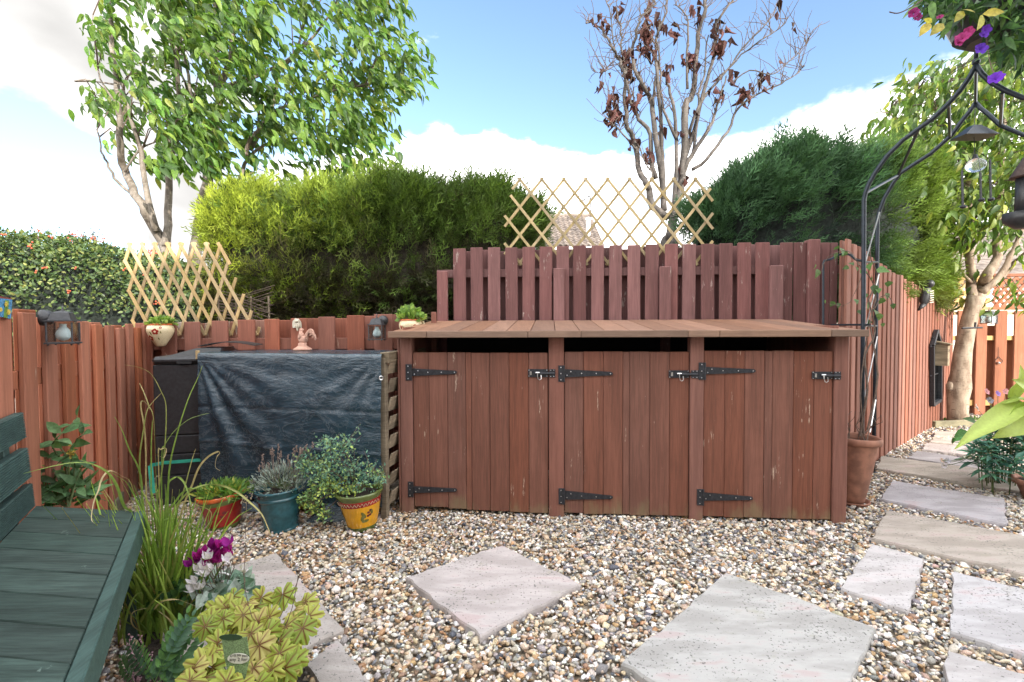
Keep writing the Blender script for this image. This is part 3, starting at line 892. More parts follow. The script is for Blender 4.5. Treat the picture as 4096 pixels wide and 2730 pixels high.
DOORS = [
    (1653.5, 2192.5, [1653.5, 1717, 1791, 1864, 1886, 1960, 2037, 2115, 2192.5], (1410, 1413), (2028, 2054), 'left'),
    (2257.5, 2756.0, [2257.5, 2334, 2412.5, 2491, 2518, 2599, 2678, 2756], (1408, 1408), (2054, 2067), 'mid'),
    (2813.5, 3329.0, [2813.5, 2898, 2977, 3057, 3088, 3173, 3255, 3329], (1404, 1406), (2068, 2082), 'right')]
HINGES = [[(1625, 1648, 1457, 1522, 1828, 1474, 1505, 1490), (1634, 1654, 1925, 1986, 1829, 1945, 1972, 1960)],
          [(2233, 2256, 1462, 1527, 2451, 1477, 1510, 1495), (2234, 2256, 1951, 2015, 2451, 1962, 1998, 1989)],
          [(2792, 2817, 1450, 1519, 3021, 1468, 1498, 1484), (2785, 2810, 1954, 2019, 3010, 1969, 2002, 1993)]]
BOLTS = [(2112, 2192, 2197, 2221, 1477, 1509), (2674, 2755, 2762, 2792, 1482, 1512), (3246, 3328, 3330, 3358, 1487, 1517)]
for di, (xl_, xr_, ed, tops, bots, _n) in enumerate(DOORS):
    ul, _ = SP(xl_, 1700); ur, _ = SP(xr_, 1700)
    mb = MB()
    for zz in (0.22, 0.62, 1.0): mb.obox(SW((ul + ur) / 2, zz, -0.034), SU * ((ur - ul) / 2 - 0.02), SN * 0.012, UPZ * 0.05, 0.003)
    dr = mb.build('door', M_DOOR, st)
    for i in range(len(ed) - 1):
        fr = (i + 0.5) / (len(ed) - 1)
        zt = SP(2400, tops[0] + (tops[1] - tops[0]) * fr + random.uniform(-1, 1))[1]; zb = SP((ed[i] + ed[i + 1]) / 2, bots[0] + (bots[1] - bots[0]) * fr + random.uniform(-2.5, 2.5))[1]
        face_piece('door_board', ed[i] + 0.5, ed[i + 1] - 0.5, zt, zb, dr, M_DOOR, random.uniform(-0.003, 0.0005), 0.02, ch=0.003)
    for (p0, p1, y0, y1, xt, r0_, r1_, ty) in HINGES[di]:
        mb = MB(); ua, za = SP(p0, y0); ub, zb = SP(p1, y1)
        mb.obox(SW((ua + ub) / 2, (za + zb) / 2, 0.0155), SU * (ub - ua) / 2, SN * 0.003, UPZ * (za - zb) / 2, 0.001)
        mb.tube([SW(ub, za, 0.017), SW(ub, zb, 0.017)], 0.0055, 8)
        uc, zc = SP(p1, r0_); _, zd = SP(p1, r1_); ut, zt = SP(xt, ty)
        poly = [SW(uc, zc, 0.003), SW(uc, zd, 0.003), SW(ut - 0.01, zt - 0.011, 0.003), SW(ut, zt - 0.004, 0.003), SW(ut, zt + 0.004, 0.003), SW(ut - 0.01, zt + 0.011, 0.003)]
        mb.prism(poly, SN * 0.006)
        for fx, fz in ((0.06, -0.25), (0.14, 0.22), (0.36, 0.0), (0.66, 0.0), (0.95, 0.0)):
            wz = (zc - zd) * (1 - fx) + 0.02 * fx
            mb.ball(SW(uc + (ut - uc) * fx, (zc + zd) / 2 * (1 - fx) + zt * fx + wz * fz, 0.0095), (0.0042, 0.0042, 0.0042), 6, 4, 1)
        for fz in (0.12, 0.5, 0.88): mb.ball(SW((ua * 0.55 + ub * 0.45), za + (zb - za) * fz, 0.019), 0.0042, 6, 4, 1)
        mb.build('hinge', [M_IRON, M_STEEL], dr)
    p0, p1, k0, k1, y0, y1 = BOLTS[di]
    mb = MB(); ua, za = SP(p0, y0); ub, zb = SP(p1, y1); ka, _ = SP(k0, y0); kb, _ = SP(k1, y0); zc = (za + zb) / 2
    mb.obox(SW((ua + ub) / 2, zc, 0.0045), SU * (ub - ua) / 2, SN * 0.0025, UPZ * (za - zb) / 2, 0.001)
    mb.obox(SW((ka + kb) / 2, zc, 0.0150), SU * (kb - ka) / 2, SN * 0.0025, UPZ * (za - zb) / 2 * 1.05, 0.001)
    mb.tube([SW(ua + 0.055, zc, 0.016), SW(kb - 0.006, zc, 0.018)], 0.0085, 8)
    mb.obox(SW(ua + 0.018, zc, 0.012), SU * 0.006, SN * 0.006, UPZ * 0.012, 0.001, 1)
    mb.tube([SW(ua + 0.05, zc + .004, 0.02), SW(ua + 0.075, zc + .004, 0.02)], 0.005, 6, 1)
    mb.tube([SW(ua + 0.062, zc, 0.024), SW(ua + 0.062, zc - 0.02, 0.027), SW(ua + 0.066, zc - 0.036, 0.027), SW(ua + 0.076, zc - 0.042, 0.027), SW(ua + 0.086, zc - 0.034, 0.027), SW(ua + 0.084, zc - 0.01, 0.024)], 0.0028, 6, 1)
    for fx in (0.02, 0.98):
        for sz in (-1, 1): mb.ball(SW(ua + (ub - ua) * fx + (0.004 if fx < .5 else -.004), zc + sz * 0.019, 0.008), 0.0032, 6, 4, 1)
    for sx in (0.25, 0.75):
        for sz in (-1, 1): mb.ball(SW(ka + (kb - ka) * sx, zc + sz * 0.02, 0.0178), 0.0032, 6, 4, 1)
    mb.build('bolt', [M_IRON, M_STEEL], dr)

# ================================================================== LOG STORE, TARPAULIN, COMPOST BIN
LSR = G(1541, 2080); LSL = Vector((-2.165, 3.47, 0)); LU = (LSR - LSL); LU.z = 0; LW = LU.length; LU.normalize(); LSN = Vector((LU.y, -LU.x, 0))
if LSN.y > 0: LSN = -LSN


def LP(u, z, off=0.0):
    return LSL + LU * u + LSN * off + UPZ * z


ls = thing('log_store', 'weathered slatted log store under the tarpaulin beside the cupboard', 'log store', LP(LW / 2, 0, -0.3))
for (u, o_) in ((LW - 0.012, -0.025), (0.03, -0.03), (LW - 0.02, -0.62), (0.03, -0.62)):
    mb = MB(); mb.obox(LP(u, 0.52, o_), LU * 0.022, LSN * 0.022, UPZ * 0.525, 0.003); mb.build('post', M_GREYWOOD, ls)
for i in range(8):
    z = 0.13 + i * 0.122
    mb = MB(); mb.obox(LP(LW + 0.016, z, -0.33), LU * 0.006 + UPZ * 0.0, LSN * 0.29, UPZ * 0.047 + LU * 0.014, 0.002); mb.build('slat', M_GREYWOOD, ls)
mb = MB(); mb.obox(LP(LW + 0.003, 1.045, -0.33), LU * 0.03, LSN * 0.32, UPZ * 0.035, 0.003); mb.build('top_rail', M_GREYWOOD, ls)
mb = MB(); mb.obox(LP(LW / 2, 1.045, -0.33), LU * (LW / 2 - 0.03), LSN * 0.33, UPZ * 0.012); mb.build('roof', M_GREYWOOD, ls)
mb = MB(); mb.obox(LP(-0.012, 1.055, 0.012), LU * 0.012, LSN * 0.008, UPZ * 0.03, 0.002); mb.build('batten_end', M_TRELLIS, ls)

m, t = new_mat('tarpaulin')
tv = wpos(t, offs=False); tn = noisen(t, wpos(t, (1, 1, 2.4), offs=False), 26, 7, 0.68); tn2 = noisen(t, tv, 5, 5, 0.6)
c = mixc(t, mapr(t, tn2, 0.35, 0.7), (0.010, 0.032, 0.050), (0.022, 0.054, 0.080))
mrr = nd(t, 'ShaderNodeTexNoise'); mrr.inputs['Scale'].default_value = 3.4; mrr.inputs['Detail'].default_value = 9; mrr.inputs['Roughness'].default_value = 0.7
mrr.inputs['Distortion'].default_value = 1.4; lk(t, wpos(t, (1, 1, 2.6), offs=False), mrr.inputs['Vector'])
ridge = mathn(t, 'SUBTRACT', 1.0, mathn(t, 'ABSOLUTE', mathn(t, 'MULTIPLY_ADD', mrr.outputs[0], 2.0, -1.0)))
c = mixc(t, mapr(t, ridge, 0.965, 0.995, 0, 0.55), c, (0.12, 0.15, 0.17))
finish(t, c, 0.20, mathn(t, 'ADD', tn, mathn(t, 'MULTIPLY', ridge, 1.6)), 0.45, 0.012, spec=0.8)
M_TARP = m
NU, NV = 110, 120
V = np.zeros((NV, NU, 3)); rngt = np.random.default_rng(5)
for j in range(NV):
    for i in range(NU):
        a = i / (NU - 1); b = j / (NV - 1)
        top_len, front_len = 0.50, 0.98
        L = b * (top_len + front_len)
        u = a * LW * (1.0 if L < top_len else 1.0)
        if L < top_len:
            off, z = -0.50 + L + 0.02, 1.070
        else:
            off, z = 0.028, 1.070 - (L - top_len)
        if top_len - 0.03 < L < top_len + 0.03:
            off = 0.028 - 0.012 * max(0, (top_len + 0.03 - L) / 0.06); z = 1.070 - 0.012 * max(0, (L - top_len + 0.03) / 0.06)
        dz = max(0, 1.07 - z)
        q = Vector((u, z, 0.3))
        # sag folds fanning out of the top corners, level packing creases, crumple
        ang = math.atan2(dz + 0.02, u + 0.02); rad = math.hypot(dz, u)
        wv = 0.016 * math.sin(ang * 17 + 1.2 * mnoise.noise(q * 3)) * math.exp(-((ang - 1.15) / 0.33) ** 2) * min(1, rad * 2.2)
        wv += 0.006 * math.sin(ang * 23) * math.exp(-rad * 1.2) * min(1, dz * 6)
        ang2 = math.atan2(dz + 0.02, LW - u + 0.02); wv += 0.006 * math.sin(ang2 * 19 + 2) * math.exp(-math.hypot(dz, LW - u) * 1.6) * min(1, dz * 5)
        wv += 0.012 * mnoise.noise(Vector((u * 2.2, z * 2.8, 1.7))) + 0.006 * mnoise.noise(Vector((u * 7, z * 9, 4))) + 0.0030 * mnoise.noise(Vector((u * 16, z * 26, 8)))
        zc1 = 0.700 + 0.0 * a - 0.005 * math.sin(a * 7); zc2 = 0.46 - 0.035 * a + 0.006 * math.sin(a * 13)
        wv -= 0.007 * math.exp(-((z - zc1) / 0.007) ** 2) if L > top_len else 0
        wv += 0.008 * math.exp(-((z - zc2) / 0.006) ** 2) if L > top_len else 0
        if L > top_len: off += wv * min(1, dz * 7) + 0.03 * dz * (0.5 - abs(a - 0.5)); z += 0
        else: z += 0.004 * mnoise.noise(Vector((u * 6, off * 6, 2)))
        if L > top_len: u -= 0.05 * dz * a * (0.6 + 0.4 * math.sin(dz * 5)) * 0.5
        V[j, i] = LP(u, z, off)
F = [(j * NU + i, j * NU + i + 1, (j + 1) * NU + i + 1, (j + 1) * NU + i) for j in range(NV - 1) for i in range(NU - 1)]
o0 = np.array(LP(LW / 2, 0.1, 0.03))
tme = np_mesh('tarpaulin', V.reshape(-1, 3) - o0, np.array(F), M_TARP, smooth=True)
tp = place('tarpaulin', tme, None, tuple(o0)); tag(tp, 'creased black tarpaulin sheet hung over the front of the log store', 'tarpaulin')
ey = PL(1525, 1513, LP(0, 0, 0.045), LSN); mb = MB()
ring = [ey + (LU * math.cos(a) + UPZ * math.sin(a)) * 0.012 for a in np.linspace(0, 2 * math.pi, 13)]; mb.tube(ring, 0.004, 6); mb.build('eyelet', M_STEEL, tp)

cb = thing('compost_bin', 'black plastic compost bin tucked between left fence and tarpaulin', 'compost bin', LP(-0.2, 0, -0.25))
c0 = D(611, 1500, 3.42); c1_ = LP(-0.008, 0, -0.02)
BU = Vector((c1_.x - c0.x, c1_.y - c0.y, 0)); bw = BU.length; BU.normalize(); BN = Vector((BU.y, -BU.x, 0)); BN = BN if BN.y < 0 else -BN
CP = lambda u, z, off=0.0: Vector((c0.x, c0.y, 0)) + BU * u + BN * off + UPZ * z
wb = bw
zt = 1.25 - (1457 - 1308) * 3.45 / 2000
for i, (za, zb) in enumerate(((zt - 0.006, 0.50), (0.494, 0.37), (0.364, 0.22), (0.214, 0.0))):
    mb = MB(); mb.obox(CP(wb / 2, (za + zb) / 2, -0.25 - 0.002 * i), BU * wb / 2, BN * 0.25, UPZ * (za - zb) / 2, 0.006); mb.build('side_panel', M_PLAST, cb)
mb = MB(); ztop = 1.25 - (1427 - 1308) * 3.45 / 2000
mb.obox(CP(wb / 2, (zt + ztop) / 2, -0.247), BU * (wb / 2 + 0.004), BN * 0.262, UPZ * (ztop - zt) / 2, 0.02)
P0 = [CP(x, ztop - 0.002, y) for x, y in ((0.06, -0.04), (wb + 0.10, -0.04), (wb + 0.10, -0.5), (0.06, -0.5))]
P1 = [CP(x, ztop + 0.05, y) for x, y in ((0.22, -0.14), (wb + 0.08, -0.14), (wb + 0.08, -0.44), (0.22, -0.44))]
mb.add(P0 + P1, [(0, 1, 5, 4), (1, 2, 6, 5), (2, 3, 7, 6), (3, 0, 4, 7), (4, 5, 6, 7)])
lid = mb.build('lid', M_PLAST, cb)
mb = MB(); hu = (658 / 1.0); ha = PL(705, 1452, CP(0, 0, 0.017), BN); hb_ = PL(766, 1452, CP(0, 0, 0.017), BN); c_ = (ha + hb_) / 2
mb.obox(c_, (hb_ - ha) / 2, BN * 0.003, UPZ * 0.008, 0.001); mb.build('grip_slot', M_DARK, lid)
hm = thing('bin_hatch', 'curved black plastic hatch lid on top of the compost bin', 'hatch', CP(wb + 0.1, ztop + 0.05, -0.3))
mb = MB(); pts = []
for i in range(9):
    a = i / 8; pts.append((a * 0.38, 0.028 * math.sin(math.pi * a) + 0.01))
for (a, za), (b, zb) in zip(pts, pts[1:]):
    q = [CP(wb - 0.08 + a, ztop + 0.05 + za, -0.16), CP(wb - 0.08 + b, ztop + 0.05 + zb, -0.16), CP(wb - 0.08 + b, ztop + 0.05 + zb, -0.40), CP(wb - 0.08 + a, ztop + 0.05 + za, -0.40)]
    mb.prism(q, UPZ * 0.006)
mb.build('cover', M_PLAST, hm)

sp_ = MB(); A = PL(835, 1838, CP(0, 0, 0.02), BN); B = PL(655, 1852, CP(0, 0, 0.025), BN); Cc = G(598, 1868, 0.22); Dd = G(612, 1975, 0.03)
sp_.bar(A, B, 0.022, 0.003, UPZ); sp_.bar(B, D(601, 1862, 3.22), 0.022, 0.003, UPZ); sp_.bar(D(601, 1862, 3.22), D(612, 1975, 3.15), 0.03, 0.003, (1, 0, 0))
tag(sp_.build('green_strap', M_STRAP), 'flat turquoise green plastic strap round the compost bin', 'strap')

ed = MB(); ed.bar(G(446, 2042, 0.06), G(575, 1880, 0.06), 0.12, 0.05, UPZ, 0.005)
tag(ed.build('edging_board', M_SLEEPER), 'weathered edging board on the gravel along the left fence', 'edging board')
ed = MB(); a, b = G(3732, 1712, 0.0), G(3905, 1706, 0.0); ed.bar(a + UPZ * 0.03, b + UPZ * 0.03, 0.10, 0.06, UPZ, 0.006)
tag(ed.build('edging_board', M_SLEEPER), 'low timber edging board in front of the pale tree trunk', 'edging board')

# ================================================================== BENCH
BZ = 0.5
bA, bB, bN_ = G(564, 2045, BZ), G(143, 2023, BZ), G(303, 2730, BZ)
be = (bN_ - bA).normalized(); bw_ = (bB - bA); bd = bw_.length; bw_.normalize()
bn = thing('garden_bench', 'dark green painted garden bench with slatted seat and grooved back', 'bench', (bA + bB) / 2 + be * 0.7 - UPZ * BZ)
for i in range(11):
    s0 = i * 0.1545 + 0.002; s1 = (i + 1) * 0.1545 - 0.002
    c_ = bA + be * (s0 + s1) / 2 + bw_ * (bd / 2 + 0.014) - UPZ * 0.014 + UPZ * random.uniform(-0.0012, 0.0012)
    mb = MB(); mb.obox(c_, be * (s1 - s0) / 2, bw_ * (bd / 2 - 0.016), UPZ * 0.014, 0.003); mb.build('seat_board', M_BENCH, bn)
fn = Vector((be.y, -be.x, 0)); fn = fn if fn.dot(bw_) < 0 else -fn
mb = MB(); L_ = 1.7; c_ = bA + be * L_ / 2 - UPZ * 0.048 - fn * 0.004
mb.obox(c_, be * L_ / 2, fn * 0.017, UPZ * 0.050, 0.003); mb.build('front_rail', M_BENCHB, bn)
mb = MB(); mb.obox(bA + be * 0.87 + bw_ * 0.06 - UPZ * 0.055, be * 0.83, bw_ * 0.045, UPZ * 0.022, 0.003); mb.build('bearer', M_BENCHB, bn)
mb = MB(); mb.obox(bA + bw_ * bd / 2 - UPZ * 0.085 + be * 0.03, bw_ * (bd / 2 - 0.03), be * 0.02, UPZ * 0.055, 0.003); mb.build('end_rail', M_BENCHB, bn)
for du in (0.06, 1.6):
    for dv in (0.05, bd - 0.05):
        mb = MB(); mb.obox(bA + be * du + bw_ * dv - UPZ * (BZ / 2 + 0.03), be * 0.03, bw_ * 0.03, UPZ * (BZ / 2 - 0.03), 0.003); mb.build('leg', M_BENCHB, bn)
bk = bw_ * 0.9
for (y0, y1) in ((2022, 1931), (1906, 1788), (1747, 1647)):
    Yb = bB.y + 0.02
    zl = 1.25 - (y0 - 1309) * Yb / 2000; zh = 1.25 - (y1 - 1309) * Yb / 2000
    lean = lambda z: bw_ * ((z - BZ) * 0.11)
    face = -fn
    mb = MB(); NG = 13; prof = []
    for g in range(NG):
        z0 = zl + (zh - zl) * (g + 0.05) / NG; z1 = zl + (zh - zl) * (g + 0.62) / NG; z2 = zl + (zh - zl) * (g + 0.95) / NG
        prof += [(z0, -0.005), (z0 + 0.0012, 0.0), (z1, 0.0), (z1 + 0.0012, -0.005)]
    prof = [(zl, -0.005)] + prof + [(zh, -0.005), (zh, -0.028), (zl, -0.028)]
    loop = [bB + be * -0.0 + lean(z) + fn * (d + 0.0) + UPZ * (z - BZ) for z, d in prof]
    n = len(loop); V = loop + [p + be * 1.75 for p in loop]
    mb.add(V, [(i, (i + 1) % n, (i + 1) % n + n, i + n) for i in range(n)])
    mb.add([bB + lean(z) + fn * d + UPZ * (z - BZ) for z, d in ((zl, -0.004), (zh, -0.004), (zh, -0.028), (zl, -0.028))], [(0, 1, 2, 3)])
    mb.build('back_plank', M_BENCHB, bn)
for du in (0.12, 1.4):
    mb = MB(); p = bB + be * du - fn * 0.045; mb.obox(p + UPZ * (-0.05) + bw_ * 0.01, be * 0.03, fn * 0.018, UPZ * 0.43 + bw_ * 0.04, 0.003); mb.build('back_post', M_BENCHB, bn)

# ================================================================== GRAVEL
def in_poly(x, y, poly):
    inside = np.zeros(len(x), bool); n = len(poly); j = n - 1
    for i in range(n):
        xi, yi = poly[i]; xj, yj = poly[j]
        hit = ((yi > y) != (yj > y)) & (x < (xj - xi) * (y - yi) / (yj - yi + 1e-12) + xi)
        inside ^= hit; j = i
    return inside


BED = [tuple(G(x, y).xy) for x, y in ((470, 2900), (560, 2520), (700, 2400), (900, 2430), (1010, 2520), (1180, 2600), (1230, 2700), (1250, 2900))]


def gravel():
    rg = np.random.default_rng(3)
    N = 300000
    x = rg.uniform(-3.2, 6.4, N); y = rg.uniform(0.75, 6.7, N)
    keep = np.abs(x) < y * 1.06 + 0.12
    # garden outline
    sl = (np.array([x, y]).T - np.array(LC.xy)) @ np.array(LN.xy); keep &= sl > 0.06
    su = (np.array([x, y]).T - np.array(SO.xy)) @ np.array(SU.xy); sv = (np.array([x, y]).T - np.array(SO.xy)) @ np.array((-SN).xy)
    keep &= ~((su > -0.03) & (su < 2.83) & (sv > 0.16))
    keep &= ~((su <= -0.03) & (y > 3.75))
    sr = (np.array([x, y]).T - np.array(RO.xy)) @ np.array(RN.xy); keep &= (sr > 0.02) | (x < 2.75)
    keep &= ~((su >= 2.8) & (sv > 1.3) & (x < 2.9))
    dens = np.where(y < 2.7, 1.0, np.where(y < 4.2, 0.92, 0.6)); keep &= rg.uniform(0, 1, N) < dens
    x, y = x[keep], y[keep]
    out = ~in_poly(x, y, BED)
    for s in SLABS:
        c = np.mean(s, 0); sm = [tuple(c + (np.array(p) - c) * (1 - 0.012 / max(0.1, np.linalg.norm(np.array(p) - c)))) for p in s]
        out &= ~in_poly(x, y, sm)
    x, y = x[out], y[out]; N = len(x)
    phi = (1 + 5 ** 0.5) / 2
    ico = np.array([(-1, phi, 0), (1, phi, 0), (-1, -phi, 0), (1, -phi, 0), (0, -1, phi), (0, 1, phi), (0, -1, -phi), (0, 1, -phi), (phi, 0, -1), (phi, 0, 1), (-phi, 0, -1), (-phi, 0, 1)]) / 1.902
    F = np.array([(0, 11, 5), (0, 5, 1), (0, 1, 7), (0, 7, 10), (0, 10, 11), (1, 5, 9), (5, 11, 4), (11, 10, 2), (10, 7, 6), (7, 1, 8), (3, 9, 4), (3, 4, 2), (3, 2, 6), (3, 6, 8), (3, 8, 9), (4, 9, 5), (2, 4, 11), (6, 2, 10), (8, 6, 7), (9, 8, 1)])
    base = ico[None] * (1 + rg.normal(0, 0.20, (N, 12, 1)))
    base = base + rg.normal(0, 0.07, (N, 12, 3))
    size = np.exp(rg.normal(math.log(0.0090), 0.32, N)); size = np.clip(size, 0.005, 0.021)
    sc = np.stack([size * rg.uniform(0.95, 1.45, N), size * rg.uniform(0.75, 1.0, N), size * rg.uniform(0.45, 0.75, N)], 1)
    base = base * sc[:, None, :]
    az = rg.uniform(0, 2 * np.pi, N); tilt = rg.normal(0, 0.42, N); tilt2 = rg.normal(0, 0.35, N)
    ca, sa = np.cos(az), np.sin(az); ct, st_ = np.cos(tilt), np.sin(tilt); cu, sn = np.cos(tilt2), np.sin(tilt2)
    Rx = np.zeros((N, 3, 3)); Rx[:, 0, 0] = 1; Rx[:, 1, 1] = ct; Rx[:, 1, 2] = -st_; Rx[:, 2, 1] = st_; Rx[:, 2, 2] = ct
    Ry = np.zeros((N, 3, 3)); Ry[:, 1, 1] = 1; Ry[:, 0, 0] = cu; Ry[:, 0, 2] = sn; Ry[:, 2, 0] = -sn; Ry[:, 2, 2] = cu
    Rz = np.zeros((N, 3, 3)); Rz[:, 2, 2] = 1; Rz[:, 0, 0] = ca; Rz[:, 0, 1] = -sa; Rz[:, 1, 0] = sa; Rz[:, 1, 1] = ca
    M = Rz @ Ry @ Rx
    z = rg.uniform(-0.006, 0.015, N) + size * 0.15
    V = np.einsum('nij,nkj->nki', M, base) + np.stack([x, y, z], 1)[:, None, :]
    pal = np.array([(.58, .48, .35), (.50, .38, .25), (.40, .25, .13), (.33, .19, .10), (.46, .42, .36), (.30, .28, .26), (.20, .195, .20), (.09, .095, .11), (.66, .62, .55), (.72, .70, .66), (.24, .16, .105), (.47, .34, .27), (.38, .33, .25)])
    wl = np.array([14, 15, 10, 6, 10, 8, 5, 4, 10, 5, 7, 6, 8], float); wr = np.array([10, 8, 5, 2, 13, 12, 9, 7, 12, 8, 5, 4, 10], float)
    ks = np.clip((x + 1.3) / 2.4, 0, 1); col = np.zeros((N, 3)); u = rg.uniform(0, 1, N)  # warmer left, greyer right: partly the stones, partly light painted in
    cl_, cr_ = np.cumsum(wl / wl.sum()), np.cumsum(wr / wr.sum())
    pick = np.where(rg.uniform(0, 1, N) < ks, np.searchsorted(cr_, u), np.searchsorted(cl_, u)); pick = np.minimum(pick, len(pal) - 1)
    col = pal[pick] * np.array([1.04, 1.05, 1.08]) * rg.uniform(0.86, 1.12, (N, 1)) * (1 + rg.normal(0, 0.03, (N, 3)))
    C = np.repeat(col, 12, 0)
    FF = (F[None] + (np.arange(N) * 12)[:, None, None]).reshape(-1, 3)
    me = np_mesh('gravel', V.reshape(-1, 3), FF, colmat('gravel_stone', 0.7, 0.35, 0.25, 160), np.clip(C, 0.02, 0.85))
    o = place('gravel', me); tag(o, 'mixed cream brown and grey gravel spread over the garden', 'gravel', kind='stuff')
    print('gravel', N)


gravel()
sb = MB(); n = 26; pts = []
for i in range(n):
    for j in range(n):
        x = -1.9 + i * 0.062; y = 0.9 + j * 0.062
        pts.append((x, y, 0.002 + 0.02 * mnoise.noise(Vector((x * 9, y * 9, 0))) + 0.012 * mnoise.noise(Vector((x * 30, y * 30, 1))) + (0.02 if in_poly(np.array([x]), np.array([y]), BED)[0] else -0.05)))
sb.add(pts, [(i * n + j, (i + 1) * n + j, (i + 1) * n + j + 1, i * n + j + 1) for i in range(n - 1) for j in range(n - 1)])
tag(sb.build('soil_bed', M_SOIL, smooth=True), kind='structure')

# ================================================================== TREES
def jit(c, n, amt=0.2, hue=0.08, rng=RNG):
    c = np.asarray(c, float)[None] * (1 + rng.normal(0, amt, (n, 1))) * (1 + rng.normal(0, hue, (n, 3)))
    return np.clip(c, 0.004, 0.9)


def unit(v):
    return v / np.maximum(np.linalg.norm(v, axis=-1, keepdims=True), 1e-9)


def poly_sample(poly, n, rng):
    poly = np.array(poly, float); lo, hi = poly.min(0), poly.max(0); out = np.zeros((0, 2))
    while len(out) < n:
        p = rng.uniform(lo, hi, (n * 2, 2)); p = p[in_poly(p[:, 0], p[:, 1], [tuple(q) for q in poly])]; out = np.concatenate([out, p])
    return out[:n]


def limb(mb, pts, r0, r1, n=7, m=0, sub=3, wob=0.012):
    """tapered limb through the given places, smoothed"""
    pts = [Vector(p) for p in pts]
    out = []
    for i in range(len(pts) - 1):
        p0 = pts[max(i - 1, 0)]; p1 = pts[i]; p2 = pts[i + 1]; p3 = pts[min(i + 2, len(pts) - 1)]
        for k in range(sub):
            t = k / sub
            out.append(0.5 * ((2 * p1) + (p2 - p0) * t + (2 * p0 - 5 * p1 + 4 * p2 - p3) * t * t + (3 * p1 - p0 - 3 * p2 + p3) * t ** 3))
    out.append(pts[-1]); N = len(out)
    out = [p + Vector((random.gauss(0, wob), random.gauss(0, wob), 0)) * (0.3 + 0.7 * i / N) if 0 < i < N - 1 else p for i, p in enumerate(out)]
    mb.tube(out, [r0 + (r1 - r0) * (i / (N - 1)) ** 0.85 for i in range(N)], n, m)
    return out


LT_BIG, LF_BIG = leaf_T(0.40, 0.5, 0.42, 5, 0.82)


def cherry(name, label, base, limbs, poly, ylo, yhi, nclus, seed, top, cols, wind=(0.7, -0.1, -0.35), leafs=(0.12, 0.175)):
    rg = np.random.default_rng(seed)
    tr = thing(name, label, 'tree', base)
    mb = MB(); sk = []
    for pts, r0, r1 in limbs:
        sk += limb(mb, pts, r0 * 0.72, r1 * 0.8, 9)
    mb.build('trunk', M_BARK, tr, smooth=True)
    sk = np.array([tuple(p) for p in sk])
    P = poly_sample(poly, nclus, rg)
    C = np.array([tuple(D(px, py, Y)) for (px, py), Y in zip(P, rg.uniform(ylo, yhi, nclus))])
    nz = np.array([mnoise.noise(Vector(c) * 1.5) + 0.5 * mnoise.noise(Vector(c) * 3.7) for c in C])
    C = C[nz > -0.16]; nclus = len(C)
    ox, oy, _z = project(C); C = C[~((ox < 345) & (oy > 430) & (oy < 800))]
    YC = C[:, 1]; hid = np.zeros(len(C), bool); cx, cy, _z = project(C)
    for pts, r0, r1 in limbs[:2]:
        lx, ly, _z = project([tuple(p) for p in pts]); yl = np.array([p.y for p in pts]); o_ = np.argsort(ly)
        hid |= (np.abs(cx + 30 - np.interp(cy, ly[o_], lx[o_])) < 62) & (YC < np.interp(cy, ly[o_], yl[o_]) + .15) & (cy > 150)
    C = C[~hid | (rg.uniform(0, 1, len(C)) < .18)]; nclus = len(C)
    # twigs from the nearest limb to each leaf spray
    tw = MB()
    for i in range(nclus):
        if rg.uniform() < 0.4:
            d = np.linalg.norm(sk - C[i] + np.array([0.25, 0, 0.3]), axis=1); q = Vector(sk[d.argmin()]); c = Vector(C[i])
            if (c - q).length < 0.5:
                mid = q.lerp(c, 0.5) + Vector((0, 0, 0.12)); tw.tube([q, mid, c], [0.010, 0.007, 0.004], 4, cap=False)
    tw.build('twigs', M_TWIG, tr)
    L = []; Dr = []; Nr = []; S = []; K = []
    wind = np.array(wind)
    for i in range(nclus):
        n = rg.integers(6, 12); ax = unit(wind + rg.normal(0, 0.45, 3))
        tone = rg.normal(0, 0.22)
        for k in range(n):
            s = rg.uniform(0, 1); p = C[i] + ax * 0.34 * s + rg.normal(0, 0.045, 3)
            d = unit(ax * 0.5 + wind * 0.6 + np.array([0, 0, -0.45]) + rg.normal(0, 0.42, 3))
            L.append(p); Dr.append(d); Nr.append(unit(np.array([-0.15, -0.3, 1.0]) + rg.normal(0, 0.55, 3))); S.append(rg.uniform(*leafs)); K.append(tone)
    L, Dr, Nr, S, K = map(np.array, (L, Dr, Nr, S, K))
    pick = rg.choice(len(cols), len(L), p=np.array([c[1] for c in cols])); base_c = np.array([c[0] for c in cols])[pick]
    col = np.clip(base_c * np.exp(K * 0.6 + rg.normal(0, 0.16, len(L)))[:, None] * (1 + rg.normal(0, 0.07, (len(L), 3))), 0.006, 0.6)
    scatter_parts(tr, 'leaf', LT_BIG, LF_BIG, frames(Dr, Nr), L, S, col, M_LEAF, top, rest='crown', smooth=True)
    return tr


GREENS = [((0.090, 0.172, 0.030), 0.46), ((0.140, 0.225, 0.040), 0.28), ((0.048, 0.105, 0.025), 0.20), ((0.230, 0.275, 0.055), 0.06)]
Y1 = 6.2


def d6(*pts, Y=Y1):
    return [D(x, y, Y + (random.uniform(-.15, .15) if i else 0)) for i, (x, y) in enumerate(pts)]


